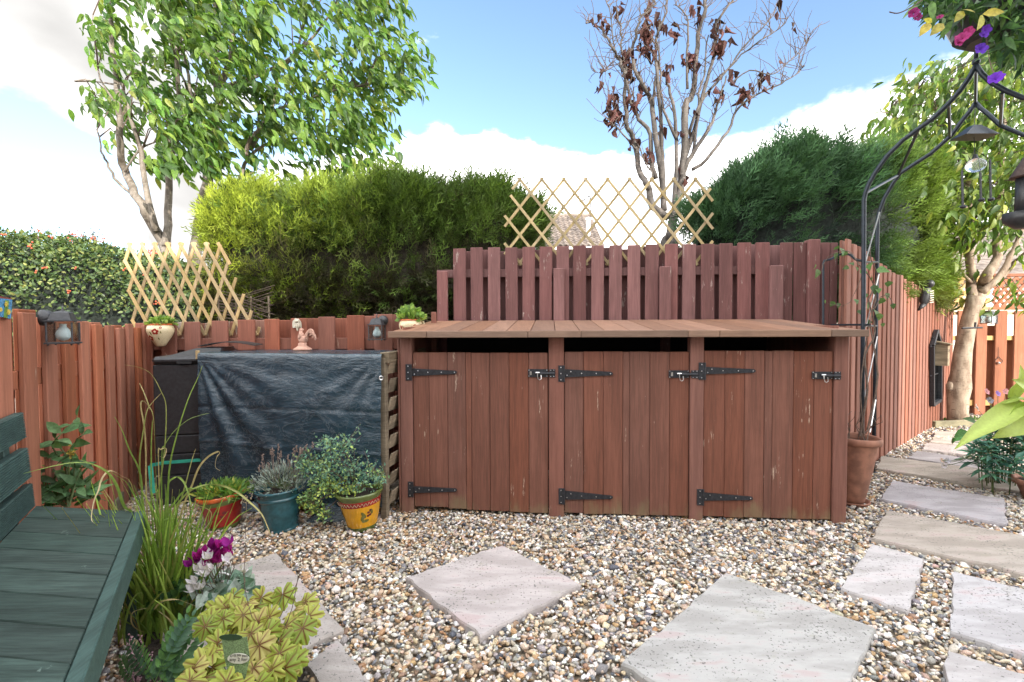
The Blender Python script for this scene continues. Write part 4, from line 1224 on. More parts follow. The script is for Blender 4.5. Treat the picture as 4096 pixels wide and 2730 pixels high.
b1 = D(668, 1300, Y1); b1.z = 0
cherry('cherry_tree', 'grey barked green cherry tree standing behind the small trellis', b1, [
    ([b1] + d6((672, 1169), (680, 1051), (647, 962), (609, 897), (572, 827), (530, 756), (497, 680), (483, 586), (473, 422), (464, 328), (445, 164), (436, 0), (430, -200), (440, -420)), 0.105, 0.02),
    (d6((625, 925), (600, 830), (581, 737), (562, 609), (539, 516), (500, 400), (480, 330)), 0.06, 0.02),
    (d6((665, 985), (672, 850), (676, 700), (690, 560), (720, 420), (710, 250), (700, 40), (690, -200)), 0.07, 0.018),
    (d6((530, 780), (490, 745), (459, 714), (430, 650), (408, 609), (394, 520), (394, 469)), 0.03, 0.008),
    (d6((473, 422), (420, 350), (390, 240), (372, 60)), 0.02, 0.007),
    (d6((464, 340), (400, 330), (345, 322), (300, 326)), 0.016, 0.005),
    (d6((500, 690), (560, 600), (640, 560), (700, 520)), 0.02, 0.007),
    (d6((800, 480), (775, 400), (740, 250), (715, 120), (700, 0)), 0.03, 0.015)],
    [(330, 330), (310, 420), (300, 590), (390, 650), (430, 560), (520, 640), (620, 690), (760, 640), (900, 420), (820, 100), (860, -300), (380, -300), (390, 40), (330, 60), (350, 250)], 5.5, 6.9, 470, 21, 180, GREENS)

b2 = D(765, 1300, 6.7); b2.z = 0
Y2 = 6.7
cherry('cherry_tree', 'wind blown cherry tree with pale trunk rising behind the tall conifer hedge', b2, [
    ([b2] + d6((773, 1136), (790, 950), (815, 800), (834, 703), (844, 562), (872, 469), (872, 375), (866, 290), (862, 187), (867, 0), (880, -250)), 0.125, 0.03, ) if False else ([b2] + d6((773, 1136), (790, 950), (815, 800), (834, 703), (844, 562), (872, 469), (872, 375), (866, 290), (862, 187), (867, 0), (880, -250), Y=Y2), 0.125, 0.03),
    (d6((872, 350), (984, 323), (1101, 267), (1206, 190), (1260, 60), Y=Y2), 0.045, 0.012),
    (d6((878, 360), (900, 300), (925, 210), (930, 100), (900, 0), (890, -200), Y=Y2), 0.06, 0.02),
    (d6((985, 620), (1000, 560), (1094, 450), (1234, 398), (1328, 365), (1469, 342), (1530, 328), Y=Y2 - .2), 0.035, 0.008),
    (d6((960, 720), (1000, 623), (1094, 567), (1201, 553), (1300, 540), Y=Y2), 0.04, 0.01),
    (d6((1000, 600), (1090, 420), (1117, 290), (1178, 225), (1206, 127), (1240, 20), Y=Y2 + .2), 0.05, 0.012),
    (d6((1150, 420), (1320, 280), (1430, 180), (1500, 110), Y=Y2), 0.025, 0.007),
    (d6((1180, 220), (1260, 140), (1340, 20), (1380, -120), Y=Y2), 0.03, 0.01),
    (d6((860, 560), (780, 420), (740, 330), (715, 230), (690, 30), Y=Y2 - .1), 0.03, 0.01)],
    [(740, 640), (730, 330), (800, 150), (780, -350), (1500, -350), (1590, 20), (1640, 40), (1560, 130), (1680, 180), (1690, 210), (1640, 330), (1590, 370), (1560, 430), (1480, 430), (1500, 560), (1480, 640), (1440, 700), (1000, 720), (820, 700)], 5.7, 7.3, 860, 22, 260, GREENS)

# ---- dead tree with a few brown leaves
def r3(*pts, Y=7.0):
    return [D(2000 + x / 2.1336, y / 2.1336, Y + (random.uniform(-.12, .12) if i else 0)) for i, (x, y) in enumerate(pts)]


YD = 7.0
bd_ = D(2678, 1250, YD); bd_.z = 0
dt = thing('bare_tree', 'nearly bare many stemmed tree with shrivelled brown leaves behind the tall fence', 'tree', bd_)
fork = (1440, 2053)
STEMS = [
    ([(1436, 1860), (1300, 1763), (1270, 1623), (1250, 1565), (1190, 1470), (1165, 1300), (1130, 1170), (1080, 1040), (1065, 800), (1055, 600), (1010, 490), (960, 410), (890, 300), (820, 210), (760, 190), (742, 205)], 0.085, 0.008),
    ([(1400, 1800), (1390, 1565), (1350, 1300), (1310, 1000), (1290, 850), (1230, 750), (1170, 640), (1130, 480), (1140, 380), (1190, 200), (1240, 110), (1320, 40), (1340, -80)], 0.07, 0.012),
    ([(1330, 1530), (1290, 1370), (1280, 1150), (1190, 1020), (1140, 920), (1100, 780), (1080, 600), (1040, 380), (1030, 230), (990, 60)], 0.055, 0.01),
    ([(1400, 1700), (1390, 1400), (1375, 1200), (1370, 950), (1340, 600), (1330, 400), (1350, 250), (1400, 150), (1430, 0), (1440, -120)], 0.055, 0.012),
    ([(1440, 2053), (1490, 1800), (1550, 1540), (1575, 1250), (1580, 900), (1640, 820), (1665, 600), (1690, 300), (1740, 120), (1745, 0), (1750, -150)], 0.105, 0.02),
    ([(1470, 1900), (1500, 1540), (1510, 1200), (1490, 950), (1440, 740), (1420, 700)], 0.05, 0.02),
    ([(1560, 1480), (1600, 1380), (1690, 1250), (1790, 1080), (1830, 980), (1870, 850), (1930, 650)], 0.06, 0.012),
    ([(1585, 1330), (1660, 1100), (1720, 850), (1790, 600), (1830, 420), (1850, 200), (1950, 50), (1990, 0), (2050, -90)], 0.05, 0.01),
    ([(1640, 1450), (1760, 1370), (1900, 1180), (1960, 1100), (2000, 980), (2080, 880), (2200, 800), (2347, 740), (2480, 670), (2560, 600), (2588, 560)], 0.04, 0.006),
    ([(1610, 1150), (1700, 900), (1800, 760), (1940, 600), (2060, 420), (2200, 270), (2330, 140), (2360, 60)], 0.035, 0.006),
    ([(1800, 760), (1900, 640), (2060, 470), (2230, 350), (2347, 270), (2440, 190), (2450, 150)], 0.022, 0.005),
    ([(1960, 720), (2130, 600), (2300, 640), (2420, 570), (2560, 430), (2640, 330), (2636, 240)], 0.016, 0.004),
    ([(1600, 760), (1590, 450), (1610, 250), (1590, 150), (1530, 60), (1480, 45)], 0.03, 0.006),
    ([(1510, 1200), (1420, 1000), (1380, 850), (1360, 560)], 0.035, 0.015),
    ([(1160, 1280), (1080, 1180), (1000, 1100), (960, 1060), (930, 980), (920, 750)], 0.022, 0.006),
    ([(1060, 620), (980, 530), (930, 560), (910, 605), (840, 630), (808, 590)], 0.010, 0.003),
    ([(1640, 1340), (1690, 1000), (1700, 800), (1760, 560), (1780, 300)], 0.035, 0.01),
    ([(1310, 900), (1330, 700), (1360, 480), (1330, 330)], 0.03, 0.012),
    ([(980, 450), (950, 250), (930, 60), (915, 0)], 0.016, 0.005),
    ([(1250, 1600), (1300, 1500), (1240, 1380), (1170, 1230)], 0.025, 0.01)]
mb = MB(); sk = []
limb(mb, [bd_] + r3((1460, 2300), (1450, 2130), fork), 0.155, 0.12, 10)
for pts, a, b in STEMS: sk.append(limb(mb, r3(*pts), a * 0.66, b * .8, 7, wob=0.014))
mb.build('trunk', M_BARKD, dt, smooth=True)
mb = MB(); tips = []
rg = random.Random(4)
for s in sk:
    for k in range(len(s) - 2):
        if k < len(s) * 0.3: continue
        for _ in range(3):
            if rg.random() < 0.62:
                p = s[k].lerp(s[k + 1], rg.random()); d = Vector((rg.gauss(0, 0.6), rg.gauss(0, 0.5), rg.uniform(0.2, 1.0))).normalized()
                ln = rg.uniform(0.15, 0.6); pts = [p]
                for q in range(5):
                    d = (d + Vector((rg.gauss(0, .28), rg.gauss(0, .28), rg.gauss(0.1, .22)))).normalized(); p = p + d * ln / 5; pts.append(p)
                mb.tube(pts, [0.0060, 0.0050, 0.0043, 0.0038, 0.0034, 0.0030], 4, cap=False); tips += [pts[3], pts[5]]
mb.build('twigs', M_TWIG, dt)
LT_DRY, LF_DRY = leaf_T(0.42, 1.5, 0.45, 5, 0.8)
LT_DRY = LT_DRY + np.random.default_rng(2).normal(0, 0.035, LT_DRY.shape) * np.array([1, 0.6, 1.3])
clumps = [(2450, 440, 26), (2452, 475, 14), (2440, 385, 8), (2586, 112, 24), (2572, 190, 10), (2872, 173, 26), (2755, 225, 22), (2975, 375, 14), (2515, 205, 14), (2480, 25, 7), (2640, 98, 7), (2520, 270, 10), (2526, 400, 10), (2560, 355, 8), (2655, 280, 6), (2870, 95, 12), (2780, 80, 5), (2400, 75, 6), (2420, 100, 4), (2745, 440, 8), (2865, 355, 6), (2590, 620, 8), (2750, 690, 6), (2415, 300, 4), (3060, 325, 4), (2930, 300, 6), (2720, 520, 5), (2510, 555, 4), (2600, 30, 8), (2780, 20, 5), (2645, 500, 5), (2600, 190, 8), (2700, 110, 6)]
L = []
for cx_, cy_, n in clumps:
    for _ in range(n): L.append(tuple(D(cx_ + RNG.normal(0, 14), cy_ + RNG.normal(0, 18), YD + RNG.normal(0, 0.08))))
for px, py in ((3110, 60), (3120, 10), (3165, 105), (3180, 125), (3120, 255), (3052, 295), (3030, 330), (3062, 325)): L.append(tuple(D(px, py - 15, YD)))
L = np.array(L); n = len(L)
Dr = unit(np.array([0.12, 0, -1.0]) + RNG.normal(0, 0.35, (n, 3)))
scatter_parts(dt, 'dead_leaf', LT_DRY, LF_DRY, frames(Dr, unit(RNG.normal(0, 1, (n, 3)) + np.array([0, -0.6, 0.0]))), L, RNG.uniform(0.09, 0.19, n), jit((0.080, 0.034, 0.030), n, 0.4, 0.1), M_DRYLEAF, min(n, 280), rest='dead_leaves')

# ---- silver barked tree at the end of the path
YR_ = 6.15
bt = D(3833, 1688, YR_); bt.z = 0
rt_ = thing('silver_barked_tree', 'silver barked tree with banded trunk and light green crown by the far fence', 'tree', bt)
dd = lambda *p, Y=YR_: [D(x, y, Y + (0 if i == 0 else random.uniform(-.1, .1))) for i, (x, y) in enumerate(p)]
mb = MB(); sk = []
tk = [(3833, 1692, 36), (3830, 1650, 34), (3832, 1590, 36), (3836, 1548, 40), (3842, 1500, 33), (3852, 1400, 29), (3872, 1300, 27), (3890, 1235, 26), (3905, 1190, 30)]
mb.tube([D(x, y, YR_) for x, y, r in tk], [r * YR_ / 2000 for x, y, r in tk], 16)
mb.ball(D(3803, 1548, YR_), (0.05, 0.05, 0.07), 10, 8)
for pts, r0, r1 in [([(3910, 1200), (3932, 1140), (3950, 1095), (3985, 1030), (3995, 850), (4000, 700), (4010, 500), (4012, 300), (4020, 100)], 0.072, 0.02),
                    ([(3892, 1210), (3885, 1120), (3882, 1000), (3884, 900), (3870, 700), (3850, 520), (3820, 330)], 0.06, 0.012),
                    ([(3925, 1170), (3985, 1120), (4040, 1030), (4075, 950), (4100, 850), (4140, 700)], 0.045, 0.015),
                    ([(3930, 1160), (4010, 1110), (4060, 1050), (4100, 1010)], 0.035, 0.012), ([(3885, 1130), (3850, 1090), (3840, 1060), (3850, 1000), (3870, 920)], 0.018, 0.008),
                    ([(3884, 880), (3800, 740), (3700, 600), (3600, 480), (3530, 450)], 0.03, 0.006), ([(3870, 700), (3780, 500), (3700, 380), (3640, 330)], 0.025, 0.006),
                    ([(4000, 600), (3930, 420), (3880, 300)], 0.025, 0.007)]:
    sk += limb(mb, dd(*pts), r0, r1, 8)
mb.build('trunk', M_BARKR, rt_, smooth=True)
poly = [(3480, 470), (3550, 440), (3600, 320), (3720, 320), (3770, 230), (3800, 210), (3850, 260), (3900, 200), (4220, 150), (4220, 760), (4100, 860), (4050, 980), (3950, 900), (3870, 1000), (3760, 880), (3720, 640), (3640, 540), (3560, 520)]
rgR = np.random.default_rng(31); P = poly_sample(poly, 720, rgR)
Cc_ = np.array([tuple(D(px, py, Y)) for (px, py), Y in zip(P, rgR.uniform(5.3, 7.0, 720))])
extra = np.array([tuple(D(x, y, 6.1)) for x, y in ((3800, 1150), (3790, 1130), (3900, 1140), (3980, 1130), (4040, 1155), (4060, 1140), (4090, 1180), (4075, 1110), (4010, 1170), (3760, 1060), (3930, 1030), (4080, 960), (4050, 900))])
Cc_ = np.concatenate([Cc_, extra]); L = []; Dr = []; Nr = []
for c in Cc_:
    ax = unit(np.array([-0.35, 0, -0.5]) + rgR.normal(0, 0.5, 3))
    for k in range(rgR.integers(4, 8)):
        L.append(c + ax * rgR.uniform(0, 0.3) + rgR.normal(0, 0.04, 3)); Dr.append(unit(ax * 0.5 + np.array([-0.15, 0, -0.75]) + rgR.normal(0, 0.4, 3))); Nr.append(unit(np.array([0.1, -0.5, 0.8]) + rgR.normal(0, 0.5, 3)))
L, Dr, Nr = map(np.array, (L, Dr, Nr)); n = len(L)
colR = np.array([(.10, .17, .035), (.17, .23, .045), (.06, .115, .03), (.28, .30, .06)])[rgR.choice(4, n, p=[.42, .28, .2, .1])] * np.exp(rgR.normal(0, 0.2, (n, 1)))
tw = MB(); ska = np.array([tuple(p) for p in sk])
for c in Cc_[::2]:
    d = np.linalg.norm(ska - c, axis=1); q = Vector(ska[d.argmin()])
    if (Vector(c) - q).length < 1.3: tw.tube([q, q.lerp(Vector(c), .5) + Vector((0, 0, .07)), Vector(c)], [0.008, 0.006, 0.003], 4, cap=False)
tw.build('twigs', M_TWIG, rt_)
scatter_parts(rt_, 'leaf', LT_BIG, LF_BIG, frames(Dr, Nr), L, rgR.uniform(0.09, 0.145, n), colR, M_LEAF, 240, rest='crown', smooth=True)

# ================================================================== CONIFER HEDGES
def spray_T(seed, n=7, droop=0.1):
    """flat feathery conifer spray of unit length along +Y"""
    rg = np.random.default_rng(seed); V = []; F = []

    def tri(a, b, w):
        a, b = np.array(a), np.array(b); d = unit(b - a); s = np.array([-d[1], d[0], 0]) * w; k = len(V)
        V.extend([a - s, a + s, b]); F.append((k, k + 1, k + 2))
    ax = lambda s: np.array([0.05 * math.sin(s * 3), s, -droop * s * s])
    tri(ax(0), ax(0.55), 0.022); tri(ax(0.5), ax(1.0), 0.018)
    for i in range(n):
        s = 0.12 + 0.8 * i / n; sd = 1 if i % 2 else -1; ln = (0.40 * (1 - s) + 0.14) * rg.uniform(.75, 1.2)
        a = ax(s); d = unit(np.array([sd * 0.75, 0.85, rg.normal(0, 0.3)])); b = a + d * ln; tri(a, b, 0.020)
        m_ = a + d * ln * 0.45; tri(m_, m_ + unit(d * 0.8 + np.array([-sd * 0.5, 0.5, 0.15])) * ln * 0.6, 0.018)
        m_ = a + d * ln * 0.3; tri(m_, m_ + unit(d * 0.9 + np.array([sd * 0.5, 0.1, 0.1])) * ln * 0.5, 0.016)
    return np.array(V), np.array(F)


def hedge(name, label, cat, path, zb, zt, half, nsp, seed, colfun, mat, core_col, size=(0.10, 0.25), lean=(0.25, 0, 0.8), zbot=None, shag=0.20, top_long=1.6, accent=0, acc_fun=None):
    """a hedge along path [(x, y)], its skin of feathery sprays over a dark inner body"""
    rg = np.random.default_rng(seed); path = np.array(path, float)
    seg = np.linalg.norm(np.diff(path, axis=0), axis=1); cum = np.concatenate([[0], np.cumsum(seg)]); Lh = cum[-1]
    at = lambda s: np.stack([np.interp(s, cum, path[:, 0]), np.interp(s, cum, path[:, 1])], -1)
    th = thing(name, label, cat, (float(path[:, 0].mean()), float(path[:, 1].mean()), 0))

    def skin(a, s):        # a: angle round the section, s: along -> point + outward normal
        c = at(s * Lh); e = 1e-3; tg = unit(at(np.clip(s * Lh + e, 0, Lh)) - at(np.clip(s * Lh - e, 0, Lh))); nr = np.stack([tg[:, 1], -tg[:, 0]], -1)
        zt_ = np.interp(s, np.linspace(0, 1, len(zt)), zt); zb_ = np.interp(s, np.linspace(0, 1, len(zb)), zb)
        endf = np.clip(np.minimum(s, 1 - s) / 0.10, 0, 1) ** 0.55
        ca, sa = np.cos(a), np.sin(a); k = 0.55
        u = np.sign(ca) * np.abs(ca) ** k; w = np.sign(sa) * np.abs(sa) ** k
        hz = (zt_ - zb_) / 2; pz = (zt_ + zb_) / 2 + w * hz * (0.75 + 0.25 * endf)
        p2 = c + nr * (u * half * endf)[:, None]
        P = np.concatenate([p2, pz[:, None]], 1)
        N = unit(np.concatenate([nr * (u)[:, None], w[:, None]], 1) + np.concatenate([tg * np.where(s < .1, -(1 - s / .1), np.where(s > .9, (s - .9) / .1, 0))[:, None], np.zeros((len(s), 1))], 1))
        return P, N
    # core
    na, ns = 26, 44; A, Sx = np.meshgrid(np.linspace(0, 2 * math.pi, na, endpoint=False), np.linspace(0, 1, ns)); P, N = skin(A.ravel(), Sx.ravel())
    bump = np.array([mnoise.noise(Vector(p) * 2.3) * 0.13 + mnoise.noise(Vector(p) * 6) * 0.07 for p in P]); P = P - N * (shag * 0.75 - bump)[:, None]
    F = []
    for i in range(ns - 1):
        for k in range(na): F.append((i * na + k, i * na + (k + 1) % na, (i + 1) * na + (k + 1) % na, (i + 1) * na + k))
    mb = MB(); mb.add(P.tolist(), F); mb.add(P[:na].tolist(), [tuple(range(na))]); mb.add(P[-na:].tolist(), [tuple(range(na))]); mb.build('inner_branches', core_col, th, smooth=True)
    a = rg.uniform(-1.9, 3.6, nsp); s = rg.uniform(0, 1, nsp) ** 1.0
    P, N = skin(a, s)
    dep = rg.uniform(0, 1, nsp) ** 1.6
    nz = np.array([mnoise.noise(Vector(p) * 1.9) + 0.6 * mnoise.noise(Vector(p) * 4.3) for p in P])
    P = P - N * (dep * shag)[:, None] + N * (nz * 0.17)[:, None]
    dirs = unit(N * 0.75 + np.array(lean) * 0.6 + rg.normal(0, 0.42, (nsp, 3)))
    upn = np.where(N[:, 2] > 0.55, 1.0, 0.0)
    S = rg.uniform(size[0], size[1], nsp) * (1 + upn * (top_long - 1) * rg.uniform(0, 1, nsp))
    C = colfun(P, N, dep, nz, s, rg)
    if accent:
        a2 = rg.uniform(-1.7, 2.4, accent); s2 = rg.uniform(0, 1, accent); P2, N2 = skin(a2, s2); nz2 = np.array([mnoise.noise(Vector(p) * 1.9) for p in P2])
        ok = acc_fun(P2, s2, rg) & (nz2 > -.25); a2, s2, P2, N2 = a2[ok], s2[ok], P2[ok], N2[ok]; n2 = len(P2)
        P = np.concatenate([P, P2 - N2 * .03]); N = np.concatenate([N, N2]); dirs = np.concatenate([dirs, unit(N2 * .45 + np.array(lean) * 1.0 + rg.normal(0, .28, (n2, 3)))])
        S = np.concatenate([S, rg.uniform(.20, .40, n2)]); C = np.concatenate([C, colfun(P2, N2, np.zeros(n2), np.full(n2, .6), s2, rg) * 1.25]); nsp = len(P)
    me_parts = []
    V_, F_, C_ = [], [], []; off = 0; o = np.array(origin_of(th))
    for v in range(4):
        T, TF = spray_T(seed * 10 + v); sel = np.arange(nsp) % 4 == v
        V, FF = inst(T, TF, frames(dirs[sel], unit(N[sel] + rg.normal(0, 0.7, (sel.sum(), 3)))), P[sel] - o, S[sel])
        V_.append(V); F_.append(FF + off); off += len(V); C_.append(np.repeat(C[sel], len(T), 0))
    ob = place('foliage', np_mesh('foliage', np.concatenate(V_), np.concatenate(F_), mat, np.concatenate(C_)), th); ob['kind'] = 'stuff'
    st_b = MB()
    for q in range(7):
        c = at(np.array([Lh * (q + .5) / 7]))[0]; st_b.tube([(c[0], c[1], 0), (c[0] + .04, c[1], zb[0] + 0.3)], 0.045, 6)
    st_b.build('stems', M_TWIG, th)
    return th


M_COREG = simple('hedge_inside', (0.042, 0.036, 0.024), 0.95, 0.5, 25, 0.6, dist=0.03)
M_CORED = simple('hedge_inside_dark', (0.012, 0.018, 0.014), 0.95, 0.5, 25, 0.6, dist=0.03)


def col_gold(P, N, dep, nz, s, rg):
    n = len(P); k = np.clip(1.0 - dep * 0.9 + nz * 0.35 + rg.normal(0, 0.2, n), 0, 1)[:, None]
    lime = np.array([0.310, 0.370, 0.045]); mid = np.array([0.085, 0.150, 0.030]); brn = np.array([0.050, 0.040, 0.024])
    lit_side = np.clip((0.62 - s) / 0.5, 0, 1)[:, None]; k = k * (0.55 + 0.45 * lit_side)  # shade painted in: hedge coloured darker towards its right end
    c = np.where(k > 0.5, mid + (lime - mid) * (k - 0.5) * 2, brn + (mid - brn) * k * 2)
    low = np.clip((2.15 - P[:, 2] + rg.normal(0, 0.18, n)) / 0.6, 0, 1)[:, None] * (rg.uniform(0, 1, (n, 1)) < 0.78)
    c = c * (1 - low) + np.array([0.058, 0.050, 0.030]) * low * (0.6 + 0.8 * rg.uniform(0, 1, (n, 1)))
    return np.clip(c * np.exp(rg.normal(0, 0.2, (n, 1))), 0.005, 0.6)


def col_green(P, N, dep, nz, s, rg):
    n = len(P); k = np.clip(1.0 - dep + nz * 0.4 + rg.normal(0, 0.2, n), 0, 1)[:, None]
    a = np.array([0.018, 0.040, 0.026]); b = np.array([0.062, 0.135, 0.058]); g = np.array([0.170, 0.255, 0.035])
    c = a + (b - a) * k; e = np.clip((s - 0.33) / 0.14, 0, 1)[:, None]  # lime foliage at the far end, part of its sunlit brightness painted in
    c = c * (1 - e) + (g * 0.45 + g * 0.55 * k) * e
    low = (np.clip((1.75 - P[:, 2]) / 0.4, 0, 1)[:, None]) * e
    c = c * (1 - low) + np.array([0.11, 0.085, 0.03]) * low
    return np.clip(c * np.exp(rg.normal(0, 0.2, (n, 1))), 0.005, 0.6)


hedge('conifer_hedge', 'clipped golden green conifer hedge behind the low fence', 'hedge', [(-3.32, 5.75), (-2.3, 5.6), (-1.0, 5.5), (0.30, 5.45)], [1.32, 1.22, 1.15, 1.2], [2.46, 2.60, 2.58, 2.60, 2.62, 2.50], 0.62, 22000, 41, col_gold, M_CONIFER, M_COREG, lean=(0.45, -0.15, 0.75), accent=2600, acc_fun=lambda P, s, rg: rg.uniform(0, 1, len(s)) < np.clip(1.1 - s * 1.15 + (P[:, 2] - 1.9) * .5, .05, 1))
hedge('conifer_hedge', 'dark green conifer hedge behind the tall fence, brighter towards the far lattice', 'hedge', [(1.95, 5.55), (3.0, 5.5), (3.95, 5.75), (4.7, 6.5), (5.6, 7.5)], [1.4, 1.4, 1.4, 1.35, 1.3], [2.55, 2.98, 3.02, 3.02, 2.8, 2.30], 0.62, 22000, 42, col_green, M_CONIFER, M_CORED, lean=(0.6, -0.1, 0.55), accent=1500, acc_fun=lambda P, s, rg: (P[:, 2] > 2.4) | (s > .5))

# ---- berry hedge beyond the left fence
rgB = np.random.default_rng(51)
bh = thing('berry_hedge', 'rounded small leaved hedge with orange berries beyond the left fence', 'hedge', (-4.4, 5.3, 0))
NB = 17000


def berry_surface(n):
    th_ = rgB.uniform(0, 1, n); a = rgB.uniform(-0.5, 2.2, n)
    x = -6.6 + th_ * 3.95; y = 5.15 + th_ * 0.55; zt_ = np.interp(th_, [0, .35, .5, .62, .78, 1.0], [2.20, 2.20, 2.16, 2.08, 1.90, 1.42])
    hz = (zt_ - 0.6) / 2; k = 0.6
    u = np.sign(np.cos(a)) * np.abs(np.cos(a)) ** k; w = np.sign(np.sin(a)) * np.abs(np.sin(a)) ** k
    P = np.stack([x, y - u * 0.55, 0.6 + hz + w * hz], 1); N = unit(np.stack([0 * x, -u, w], 1)); return P, N


P, N = berry_surface(NB); nz = np.array([mnoise.noise(Vector(p) * 2.6) + .5 * mnoise.noise(Vector(p) * 6) for p in P])
dep = rgB.uniform(0, 1, NB) ** 1.5; P = P + N * (nz * 0.10 - dep * 0.10)[:, None]
LT_S, LF_S = leaf_T(0.55, 0.3, 0.15, 3, 0.8)
C = np.array([(.070, .115, .040), (.130, .175, .050), (.040, .075, .030), (.220, .235, .075)])[rgB.choice(4, NB, p=[.4, .3, .2, .1])] * np.exp(rgB.normal(0, .22, (NB, 1)))
scatter_parts(bh, 'leaf', LT_S, LF_S, frames(unit(N * .5 + rgB.normal(0, .7, (NB, 3))), unit(N + rgB.normal(0, .5, (NB, 3)))), P, rgB.uniform(.030, .055, NB), C, M_LEAFS, 0)
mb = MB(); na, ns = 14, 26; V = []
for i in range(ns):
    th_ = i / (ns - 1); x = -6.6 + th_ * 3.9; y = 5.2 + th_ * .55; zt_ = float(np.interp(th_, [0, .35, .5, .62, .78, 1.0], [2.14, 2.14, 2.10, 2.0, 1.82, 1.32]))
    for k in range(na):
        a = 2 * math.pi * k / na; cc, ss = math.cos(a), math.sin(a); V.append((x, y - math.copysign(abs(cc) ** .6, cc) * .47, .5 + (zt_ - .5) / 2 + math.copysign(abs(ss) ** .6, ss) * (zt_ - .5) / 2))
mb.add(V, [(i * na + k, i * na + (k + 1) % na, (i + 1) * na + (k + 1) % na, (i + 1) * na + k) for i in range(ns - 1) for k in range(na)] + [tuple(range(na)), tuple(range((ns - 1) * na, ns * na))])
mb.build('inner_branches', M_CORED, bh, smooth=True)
tw = MB(); TL = []
for x0, y0, n_, h in ((120, 945, 3, 50), (330, 975, 8, 70), (200, 958, 3, 20), (400, 1010, 7, 40), (480, 1040, 7, 40), (560, 1085, 6, 40), (250, 975, 5, 40), (20, 945, 3, 15), (620, 1120, 6, 40), (370, 1000, 5, 30)):
    for q in range(n_):
        p = D(x0 + rgB.normal(0, 22), y0 + 22, 5.4); e = p + Vector((rgB.normal(0.05, .12), 0, rgB.uniform(.3, 1) * h * 2.7 / 1000 + .06)); tw.tube([p, p.lerp(e, .5) + Vector((.02, 0, .01)), e], [.005, .004, .002], 4, cap=False)
        for w in range(9): TL.append(tuple(p.lerp(e, w / 8)))
tw.build('twigs', M_TWIG, bh)
TL = np.array(TL); n = len(TL)
scatter_parts(bh, 'leaf', LT_S, LF_S, frames(unit(rgB.normal(0, 1, (n, 3)) + np.array([0, -.2, .4])), unit(rgB.normal(0, 1, (n, 3)) + np.array([0, -1, .3]))), TL, rgB.uniform(.02, .04, n), jit((.04, .06, .025), n, rng=rgB), M_LEAFS, 0, rest='shoots')
P, N = berry_surface(900); P = P + N * .07; x, y, z = project(P); P = P[(x > 0) & (x < 640)]
rr = MB(); q = rgB.choice(len(P), min(len(P), 46), replace=False)
M_BERRY = simple('berry_orange', (0.50, 0.10, 0.045), 0.4, 0.3, 60, 0.0)
for i in q:
    for k in range(rgB.integers(2, 7)): rr.ball(Vector(P[i]) + Vector(rgB.normal(0, .016, 3)), .009, 6, 4)
o = rr.build('berries', M_BERRY, bh); o['kind'] = 'stuff'

# ================================================================== TRELLISES
def clipped(p, d, ymax, lfun, rfun, y0):
    """part of the line p + t d (picture space of one panel) that lies inside the panel"""
    ts = [t for t in np.linspace(0, 1, 401) if y0 <= p[1] + d[1] * t <= ymax and lfun(p[1] + d[1] * t) <= p[0] + d[0] * t <= rfun(p[1] + d[1] * t)]
    return (ts[0], ts[-1]) if len(ts) > 8 else None


tl_ = thing('trellis', 'narrow diamond garden trellis leaning out above the low fence in front of the cherry trunk', 'trellis', D(720, 1345, 4.11))
T5 = lambda x, y, Y: D(x / 2.1336, 700 + y / 2.1336, Y)
lf_ = lambda y: 1040 + 0.13 * (y - 578); rf_ = lambda y: 1875 + 0.47 * (y - 578)
for k in range(-6, 9):
    p, d = (1088 + 110 * k, 578), (0.56 * 800, 800); c = clipped(p, d, 1372, lf_, rf_, 576)
    if c:
        mb = MB(); mb.bar(T5(p[0] + d[0] * c[0], p[1] + d[1] * c[0], 4.108), T5(p[0] + d[0] * c[1], p[1] + d[1] * c[1], 4.108), 0.025, 0.009, (1, 0, 0), 0.0015); mb.build('slat', M_TRELLIS, tl_)
for k in range(0, 15):
    p, d = (1118 + 110 * k, 578), (-0.31 * 800, 800); c = clipped(p, d, 1372, lf_, rf_, 576)
    if c:
        mb = MB(); mb.bar(T5(p[0] + d[0] * c[0], p[1] + d[1] * c[0], 4.1185), T5(p[0] + d[0] * c[1], p[1] + d[1] * c[1], 4.1185), 0.025, 0.009, (1, 0, 0), 0.0015); mb.build('slat', M_TRELLIS, tl_)
tm_ = thing('trellis', 'wide diamond garden trellis standing above the tall fence in front of the far roof', 'trellis', PL(2440, 1060, HFO, SN))
for fam in (0, 1):
    for k in range(-7, 16):
        p = (170 + 187.5 * k, 40); d = ((93 if fam == 0 else -93) * 6.3, 117.5 * 6.3); p = (p[0] - d[0] * .02, p[1] - d[1] * .02)
        c = clipped(p, (d[0] * 1.02, d[1] * 1.02), 772, lambda y: 38 + (95 if y < 330 else 0) * max(0, (330 - y) / 300), lambda y: 1818 if y > 150 else 1740 + (y - 30) * .7, 24)
        if c:
            q = [PL(2000 + (p[0] + d[0] * 1.02 * t) / 2.1336, 700 + (p[1] + d[1] * 1.02 * t) / 2.1336, HFO + SN * (0.014 if fam == 0 else 0.003), SN) for t in c]
            mb = MB(); mb.bar(q[0], q[1], 0.023, 0.008, SU, 0.0015); mb.build('slat', M_TRELLISD, tm_)

